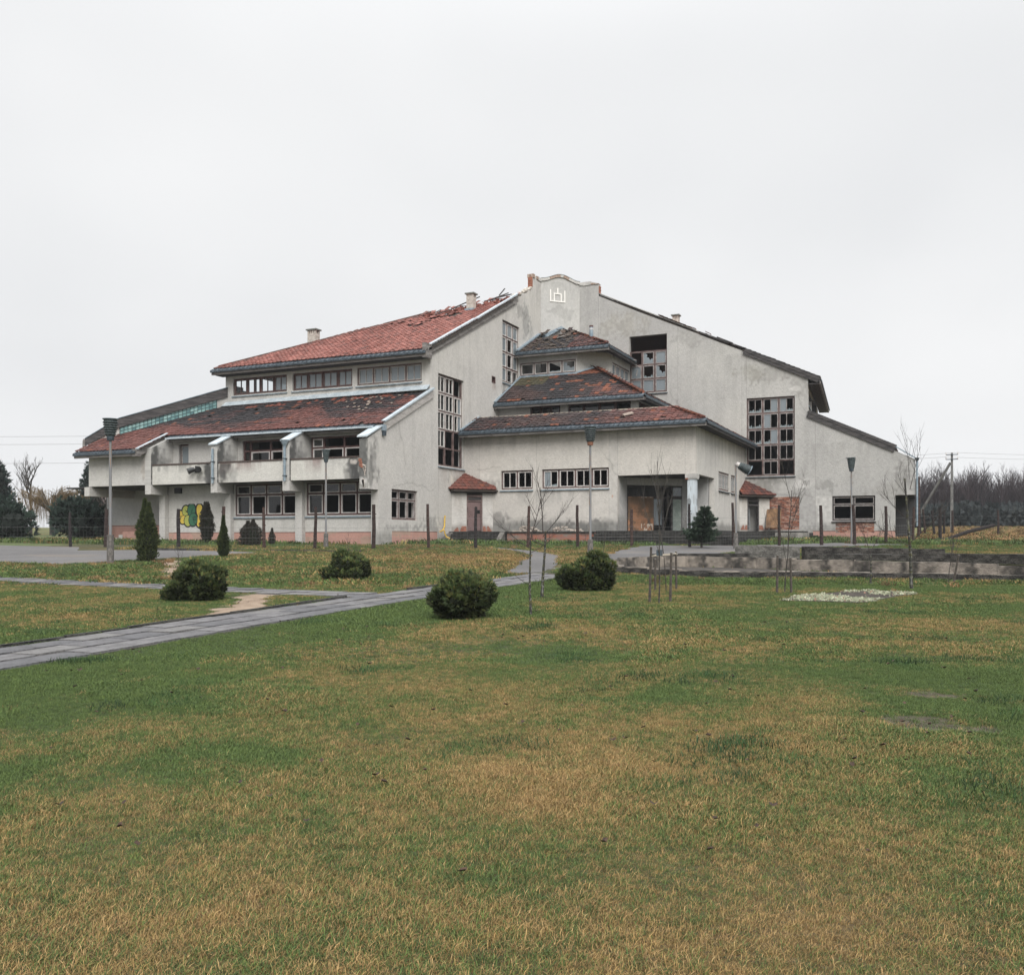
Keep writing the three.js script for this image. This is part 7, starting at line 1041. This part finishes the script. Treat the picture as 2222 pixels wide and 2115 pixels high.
lamp('street lamp at the left by the tall conifer, lantern ringed with fins', 1.94, 40.53, 4.43, { stub: 0.88 });
lamp('plain street lamp in front of the right balcony with a small dark lantern', -0.02, 26.76, 4.4, { stub: 0.65, fins: false, headS: 0.85 });
lamp('street lamp before the entrance block, rust under its finned lantern', 13.64, 30.08, 4.62, { stub: 0.62, rusty: true });
lamp('street lamp before the right gable, cap slipped to one side', 20.77, 10.82, 4.4, { stub: 0.0, fins: false, headS: 1.05, capTilt: 0.06 });
lamp('street lamp near the spruce with its head knocked over', 16.82, 20.33, 3.95, { stub: 0.7, fallen: true });

// ------------------------------------------------------------------ rough post and wire fence
const postMats = [[0.026, 0.017, 0.015], [0.04, 0.024, 0.02], [0.016, 0.013, 0.013]].map((c, i) => M({ map: woodMap(c.map((q) => q * 0.5), c.map((q) => q * 2.1), 691 + i, 0.3, 0.25, true), roughness: 1, bumpMap: bumpFine, bumpScale: 0.012 }));
const wireMat = M({ color: new THREE.Color().setRGB(0.2, 0.2, 0.2), roughness: 0.6, metalness: 0.3 });
function fence(label, posts, seed, wires = [1.35, 0.95, 0.5], net = 1.0) {
  const [cx, cz] = posts[0], F = thing('wire_fence', label, 'fence', [cx, 0, cz]), r = rng(seed), W = [], N = [];
  posts.forEach(([x, z, h, ln = 0, rad = 0.075]) => { const y = gy(x, z), G = [], n = 4; let px = 0, pz = 0; for (let i = 0; i < n; i++) { const a = [x - cx + px, y - 0.1 + (h + 0.1) * i / n, z - cz + pz]; px += ln / n + (r() - 0.5) * 0.04; pz += (r() - 0.5) * 0.04; const b = [x - cx + px, y - 0.1 + (h + 0.1) * (i + 1) / n, z - cz + pz]; G.push(uvm(cyl(a, b, rad * (1 - 0.05 * i), rad * (1 - 0.05 * (i + 1)), 9))); }
    for (let k = 0; k < 3; k++) { const a = r() * 6.28, hy = h * (0.2 + 0.7 * r()); const g = new THREE.SphereGeometry(0.028, 6, 4); g.scale(1, 0.8, 1); g.translate(x - cx + ln * hy / h + Math.cos(a) * rad * 0.9, y + hy, z - cz + Math.sin(a) * rad * 0.9); G.push(uvm(g)); }
    part('post', G, postMats[Math.floor(r() * 3)], F); });
  for (let i = 0; i + 1 < posts.length; i++) { const [ax, az] = posts[i], [b, c] = posts[i + 1], ya = gy(ax, az), yb = gy(b, c);
    for (const h of wires) for (let k = 0; k < 4; k++) { const t0 = k / 4, t1 = (k + 1) / 4, sag = (t) => -0.12 * t * (1 - t), P = (t) => [lerp(ax, b, t) - cx, lerp(ya, yb, t) + h + sag(t), lerp(az, c, t) - cz + 0.08]; W.push(cyl(P(t0), P(t1), 0.0036, 0.0036, 3)); }
    if (net) { const L = Math.hypot(b - ax, c - az), n = Math.round(L / 0.16); for (let k = 0; k <= n; k++) { const t = k / n, x = lerp(ax, b, t) - cx, y = lerp(ya, yb, t), z = lerp(az, c, t) - cz + 0.085; N.push(cyl([x, y + 0.02, z], [x, y + net, z], 0.0016, 0.0016, 3)); } for (let k = 0; k < 7; k++) { const y = 0.05 + k * net / 7; N.push(cyl([ax - cx, ya + y, az - cz + 0.085], [b - cx, yb + y, c - cz + 0.085], 0.0016, 0.0016, 3)); } } }
  part('wire', W, wireMat, F); if (N.length) part('wire_netting', N, wireMat, F).userData.kind = 'stuff';
}
fence('long fence of rough round posts and wire in front of the building', [[-18.6, 34.2, 1.7], [-14.9, 32.4, 1.7], [-11.47, 30.53, 1.6], [-10.0, 29.86, 1.75, 0, 0.1], [-5.88, 29.61, 1.74, 0.03, 0.09], [-3.79, 29.1, 1.85, 0, 0.09], [-1.87, 28.71, 1.82], [0.77, 28.68, 1.82, 0.02], [3.04, 27.65, 1.92, 0.04, 0.09], [4.64, 25.75, 1.95], [6.5, 24.9, 1.83], [8.32, 23.41, 1.87], [10.33, 22.49, 1.91], [11.98, 19.87, 1.73], [14.44, 18.88, 1.98], [15.98, 16.6, 2.05, -0.05], [17.87, 15.23, 1.96], [19.64, 13.69, 1.94, -0.05, 0.09], [20.98, 11.53, 1.98, -0.03, 0.09], [22.36, 10.1, 1.92, 0, 0.085], [23.58, 7.84, 1.9]], 901);
fence('second fence of dark leaning posts running away behind the right corner', [[23.62, -2.59, 3.85, 0, 0.085], [24.88, 4.5, 1.87, 0, 0.1], [24.5, -6.97, 1.76, -0.12, 0.09], [25.06, -8.65, 1.8, 0, 0.08], [23.6, -9.48, 1.8, -0.03, 0.08], [23.9, -11.17, 1.88, -0.16, 0.08], [25.67, -15.3, 1.8, -0.04, 0.09], [28.5, -12, 1.8], [31, -9, 1.8]], 902, [1.4, 1.0, 0.6], 0);
// fallen dark branch at the right
{ const b = thing('fallen_branch', 'thick dark branch lying on the grass at the far right', 'branch', [25.0, gy(25, 4), 4]); part('wood', [uvm(cyl([-0.9, 0.08, 0.6], [0.2, 0.12, 0.1], 0.05, 0.09, 8)), uvm(cyl([0.2, 0.12, 0.1], [1.3, 0.55, -0.5], 0.09, 0.11, 8)), uvm(cyl([1.3, 0.55, -0.5], [2.6, 0.9, -1.2], 0.11, 0.1, 8))], postMats[2], b); }
// power pole with a raking strut, and wires
{
  const x = 25.64, z = -17.06, p = thing('power_pole', 'grey concrete power pole with a raking strut and insulators', 'pole', [x, gy(x, z), z]), H = 6.15, cm = M({ map: noiseMap([0.11, 0.108, 0.105], [0.2, 0.195, 0.188], 5, 701, 0.6, 1.4), roughness: 0.95 });
  part('pole', [slab([[-0.12, -0.2, 0.13], [0.12, -0.2, 0.13], [0.075, H, 0.1], [-0.075, H, 0.1]], [0, 0, -0.24])], cm, p);
  part('strut', [bar([-3.2, -0.1, -1.5], [-0.1, H - 0.75, 0.06], 0.14, 0.14)], cm, p);
  const arms = [], ins = []; for (const y of [H - 0.15, H - 0.5]) { arms.push(bx(-0.42, 0.42, y - 0.03, y + 0.03, 0.1, 0.16)); for (const s of [-0.4, 0.4]) ins.push(uvm(cyl([s, y + 0.03, 0.13], [s, y + 0.17, 0.13], 0.045, 0.03, 8))); }
  part('cross_arm', arms, zincDark, p); part('insulator', ins, sashWhite, p);
  const w = thing('power_lines', 'thin overhead wires running to and from the power pole', 'wires', [x, 0, z]), W = [], y0 = gy(x, z) + H;
  for (const [dy, o] of [[0, 0.4], [-0.3, -0.4]]) for (const [ex, ez, ey] of [[60, -30, y0 + 0.8], [-60, -24, y0 + 0.2]]) { const n = 14; for (let k = 0; k < n; k++) { const f = (t) => [lerp(o, ex - x, t), lerp(y0 + dy, ey + dy, t) - 2.6 * t * (1 - t), lerp(0, ez - z, t)]; W.push(cyl(f(k / n), f((k + 1) / n), 0.009, 0.009, 4)); } }
  part('wire', W, wireMat, w);
  const v = thing('power_lines', 'three faint overhead wires in the sky at the far left', 'wires', [-60, 0, -10]), U = []; for (const [y, s] of [[12.6, 0], [11.7, 1], [9.7, 2]]) { const n = 10; for (let k = 0; k < n; k++) { const f = (t) => [lerp(-40, 60, t), y + lerp(-0.6, 0.8, t) - 2 * t * (1 - t), lerp(24, -26, t) + s]; U.push(cyl(f(k / n), f((k + 1) / n), 0.016, 0.016, 4)); } } part('wire', U, wireMat, v);
}
// bent yellow pipe by the left porch
{ const p = thing('gas_pipe', 'bent yellow pipe by the left corner porch', 'pipe', [0.2, 0, 16.2]), P = [[0.0, 2.9, -0.1], [0.0, 2.55, -0.05], [0.02, 2.3, 0.0], [0.05, 2.08, 0.25], [0.05, 2.02, 0.55]], G = []; for (let i = 0; i + 1 < P.length; i++) G.push(uvm(cyl(P[i], P[i + 1], 0.045, 0.045, 8))); const Q = [[0.08, 2.1, 0.12], [0.1, 1.9, 0.1], [0.16, 1.72, 0.02], [0.34, 1.66, -0.05]]; for (let i = 0; i + 1 < Q.length; i++) G.push(uvm(cyl(Q[i], Q[i + 1], 0.04, 0.04, 8))); part('tube', G, M({ map: noiseMap([0.42, 0.26, 0.04], [0.66, 0.45, 0.09], 6, 711, 0.3, 0.3), roughness: 0.6 }), p); }

// ------------------------------------------------------------------ far left: hedge, trees, a pale house
const hedgeSpray = sprayGeo(23, 8, 0.3, 0.03, 2.0);
function shrub(name, label, x, z, lobes, seed, n, a, b, cat = 'shrub', spray = hedgeSpray, core = true) {
  const s = thing(name, label, cat, [x, gy(x, z), z]), r = rng(seed), L = [], K = [], tot = lobes.reduce((q, l) => q + l[3] * l[4], 0);
  for (const l of lobes) { if (core) { const g = new THREE.IcosahedronGeometry(1, 2); g.scale(l[3] * 0.72, l[4] * 0.72, l[5] * 0.72); g.translate(l[0], l[1], l[2]); K.push(uvm(g)); }
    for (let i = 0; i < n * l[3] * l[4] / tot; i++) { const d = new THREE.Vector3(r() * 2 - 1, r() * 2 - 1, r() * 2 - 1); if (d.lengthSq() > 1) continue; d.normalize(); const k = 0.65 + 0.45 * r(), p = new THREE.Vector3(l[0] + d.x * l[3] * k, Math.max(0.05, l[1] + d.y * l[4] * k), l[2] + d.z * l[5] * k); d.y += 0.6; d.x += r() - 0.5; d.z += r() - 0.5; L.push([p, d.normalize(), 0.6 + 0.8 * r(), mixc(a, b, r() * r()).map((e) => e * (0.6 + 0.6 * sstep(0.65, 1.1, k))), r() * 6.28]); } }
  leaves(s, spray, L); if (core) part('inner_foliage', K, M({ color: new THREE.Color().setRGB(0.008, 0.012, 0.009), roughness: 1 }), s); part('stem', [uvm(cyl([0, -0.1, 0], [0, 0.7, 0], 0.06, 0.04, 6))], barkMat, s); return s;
}
const PA = [0.012, 0.024, 0.018], PB = [0.035, 0.06, 0.042];
shrub('dwarf_pine', 'dark green mountain pine left of the porch, right one', -22.3, 20.6, [[0, 1.0, 0, 1.5, 1.3, 1.3], [1.0, 0.8, 0.5, 1.1, 0.9, 1.0], [-0.8, 1.5, 0, 1.1, 1.0, 1.0]], 911, 2600, PA, PB, 'pine');
shrub('dwarf_pine', 'dark green mountain pine behind the leftmost fence posts', -25.6, 23.6, [[0, 1.1, 0, 1.6, 1.4, 1.4], [1.4, 0.9, 0.2, 1.3, 1.0, 1.2], [-1.3, 0.7, 0.4, 1.2, 0.9, 1.1]], 912, 2600, PA, PB, 'pine');
shrub('dwarf_pine', 'dark spreading mountain pine at the left edge of the view', -29.2, 26.2, [[0, 1.0, 0, 1.8, 1.3, 1.4], [-1.8, 0.8, 0, 1.5, 1.0, 1.2], [1.2, 0.7, 0.5, 1.2, 0.8, 1.0]], 913, 2400, PA, PB, 'pine');
shrub('dwarf_pine', 'dark mountain pine by the drive, beyond the left edge of the porch', -34.5, 30.5, [[0, 1.1, 0, 2.2, 1.4, 1.6], [2, 0.8, 0, 1.4, 1.0, 1.2]], 914, 2200, PA, PB, 'pine');
shrub('spruce_tree', 'pointed blue green spruce rising above the trees at the left', -57.3, -10.9, Array.from({ length: 9 }, (_, i) => [0, 1.0 + i * 0.68, 0, 1.75 * (1 - i / 9.3) + 0.12, 0.55, 1.75 * (1 - i / 9.3) + 0.12]), 921, 3000, [0.014, 0.03, 0.026], [0.04, 0.066, 0.055], 'spruce');
shrub('spruce_tree', 'broad dark spruce at the left margin', -45.8, 8.4, Array.from({ length: 8 }, (_, i) => [0, 0.9 + i * 0.62, 0, 1.9 * (1 - i / 8.3) + 0.15, 0.6, 1.9 * (1 - i / 8.3) + 0.15]), 922, 2600, [0.014, 0.028, 0.024], [0.036, 0.058, 0.048], 'spruce');
const willowMat = M({ color: new THREE.Color().setRGB(0.15, 0.105, 0.055), roughness: 0.9 });
{ const x = -34.6, z = 12.4, t = thing('willow_tree', 'drooping golden brown willow without leaves at the far left', 'tree', [x, gy(x, z), z]), r = rng(931), B = [], T = [uvm(cyl([0, -0.2, 0], [-0.1, 1.7, 0], 0.2, 0.14, 8))];
  for (let i = 0; i < 26; i++) { const a = r() * 6.28, l = 0.6 + 1.3 * r(), top = V3(Math.cos(a) * l, 2.7 + 1.0 * r() - l * 0.15, Math.sin(a) * l); T.push(uvm(cyl([-0.1, 1.6, 0], top.toArray(), 0.05, 0.02, 5))); for (let k = 0; k < 26; k++) { const q = r(), p = V3(-0.1, 1.6, 0).lerp(top, 0.4 + 0.6 * q), e = p.clone().add(V3(Math.cos(a) * (0.3 + 0.5 * r()) + (r() - 0.5) * 0.8, 0.1 + r() * 0.3, Math.sin(a) * (0.3 + 0.5 * r()) + (r() - 0.5) * 0.8)), f = e.clone().add(V3((r() - 0.5) * 0.35, -0.8 - 1.1 * r(), (r() - 0.5) * 0.35)); B.push(cyl(p.toArray(), e.toArray(), 0.013, 0.01, 3), cyl(e.toArray(), f.toArray(), 0.01, 0.005, 3)); } }
  part('trunk', T, barkMat, t); part('crown', B, willowMat, t); }
bareTree('bare_tree', 'dark gnarled bare tree seen under the left beam of the building', 'tree', -25.2, 16.2, 3.2, 941, { r0: 0.12, fork: 0.3, spread: 0.95, depth: 4, twigs: 1.15 });
bareTree('bare_tree', 'bare grey tree behind the willow at the left', 'tree', -40.5, 9.5, 4.4, 942, { r0: 0.12, fork: 0.3, spread: 0.6, depth: 4, twigs: 1.1 });
bareTree('bare_tree', 'bare tree at the left margin beyond the mountain pines', 'tree', -46, 18.5, 5.0, 943, { r0: 0.13, fork: 0.3, spread: 0.6, depth: 4, twigs: 1.1 });
{
  const x = -59, z = -22, h = thing('house', 'pale distant house with a pinkish roof behind the left trees', 'house', [x, gy(x, z), z]); h.rotation.y = 0.35;
  part('wall', [bx(-7, 7, -0.5, 2.8, -4, 4)], M({ color: new THREE.Color().setRGB(0.55, 0.53, 0.5), roughness: 0.9 }), h);
  part('roof', [slab([[-7.6, 2.6, 4.6], [7.6, 2.6, 4.6], [7.6, 6.2, 0], [-7.6, 6.2, 0]], [0, -0.15, 0]), slab([[-7.6, 2.6, -4.6], [7.6, 2.6, -4.6], [7.6, 6.2, 0], [-7.6, 6.2, 0]], [0, -0.15, 0])], M({ map: noiseMap([0.3, 0.2, 0.19], [0.46, 0.36, 0.35], 6, 721, 3, 1), roughness: 0.95 }), h);
  part('gable', [slab([[-6.9, 2.7, 3.9], [-6.9, 2.7, -3.9], [-6.9, 5.8, 0]], [0.1, 0, 0]), slab([[6.9, 2.7, 3.9], [6.9, 2.7, -3.9], [6.9, 5.8, 0]], [-0.1, 0, 0])], M({ color: new THREE.Color().setRGB(0.42, 0.26, 0.22), roughness: 0.9 }), h);
  for (const q of [-4.5, -1, 2.5]) part('window', bx(q, q + 1.1, 0.9, 2.1, 3.95, 4.04), glassDusty, h);
}
// ------------------------------------------------------------------ woodland on the right, and its continuation behind the building
{
  const W = new THREE.Group(); W.name = 'woodland'; W.userData = { label: 'bare purple brown wood closing the view on the right', category: 'wood', kind: 'stuff' }; scene.add(W);
  const kinds = [0, 1, 2].map((k) => { const r = rng(951 + k), G = []; const rec = (p, d, l, rad, lv) => { const q = p.clone().addScaledVector(d, l); G.push(cyl(p.toArray(), q.toArray(), rad, rad * 0.6, lv < 1 ? 5 : 3)); if (lv > 3) return; const n = lv === 0 ? 9 : 4; for (let i = 0; i < n; i++) { const a = r() * 6.28, f = lv === 0 ? 0.25 + 0.75 * i / n : 0.3 + 0.7 * r(), at = p.clone().lerp(q, f), nd = d.clone().multiplyScalar(0.9).add(V3(Math.cos(a) * 0.5, 0.2 + r() * 0.3, Math.sin(a) * 0.5)).normalize(); rec(at, nd, l * (lv === 0 ? 0.36 : 0.55) * (0.7 + 0.5 * r()), rad * 0.42, lv + 1); } }; rec(V3(0, 0, 0), V3(0, 1, 0), 6.2, 0.13, 0); return merge(G); });
  const tm = M({ color: 0xffffff, roughness: 1 });
  kinds.forEach((g, k) => { const r = rng(961 + k), n = 260, im = new THREE.InstancedMesh(g, tm, n), o = new THREE.Object3D(), c = new THREE.Color(); for (let i = 0; i < n; i++) { const D = 118 + 55 * r(), l = D * (i < 200 ? 0.36 + 0.36 * r() : -0.62 - 0.14 * r()), x = EYE.x - SA * D + CA * l, z = EYE.z - CA * D - SA * l; o.position.set(x, gy(x, z) - 0.3, z); o.rotation.set((r() - 0.5) * 0.08, r() * 6.28, (r() - 0.5) * 0.08); const s = 0.62 + 0.38 * r(); o.scale.set(s * 1.15, s, s * 1.15); o.updateMatrix(); im.setMatrixAt(i, o.matrix); const q = r(); im.setColorAt(i, c.setRGB(lerp(0.03, 0.06, q), lerp(0.024, 0.044, q), lerp(0.027, 0.047, q))); } im.name = 'bare_wood_tree'; shade(im); W.add(im); });
  // dark young conifers as undergrowth
  const U = new THREE.Group(); U.name = 'undergrowth'; U.userData = { label: 'dark blue green thicket along the foot of the wood', category: 'thicket', kind: 'stuff' }; scene.add(U);
  const r = rng(971), L = []; const geo = sprayGeo(29, 9, 0.6, 0.05, 1.8); for (let i = 0; i < 20000; i++) { const D = 108 + 26 * r(), l = D * (0.3 + 0.42 * r()), x = EYE.x - SA * D + CA * l, z = EYE.z - CA * D - SA * l, hm = 1.9 + 1.0 * vn(x * 0.25, z * 0.25, 5); L.push([V3(x, gy(x, z) + hm * Math.pow(r(), 0.8), z), V3(r() - 0.5, 1, r() - 0.5).normalize(), 0.6 + 0.7 * r(), mixc([0.018, 0.026, 0.028], [0.05, 0.055, 0.055], r() * r()), r() * 6.28]); } leaves(U, geo, L, 'thicket_foliage');
  const S = [], rs = rng(973); for (let i = 0; i < 60; i++) { const D = 122 + 10 * rs(), l = D * (0.3 + 0.42 * rs()), x = EYE.x - SA * D + CA * l, z = EYE.z - CA * D - SA * l, g = new THREE.IcosahedronGeometry(1, 1); g.scale(3.5, 1.5 + rs() * 0.8, 3.5); g.translate(x, gy(x, z) + 0.6, z); S.push(uvm(g)); } part('thicket_core', S, M({ color: new THREE.Color().setRGB(0.015, 0.02, 0.022), roughness: 1 }), U);
}
scene.fog = new THREE.FogExp2(new THREE.Color(0.9, 0.93, 0.97), 0.00032);

renderer.render(scene, camera);
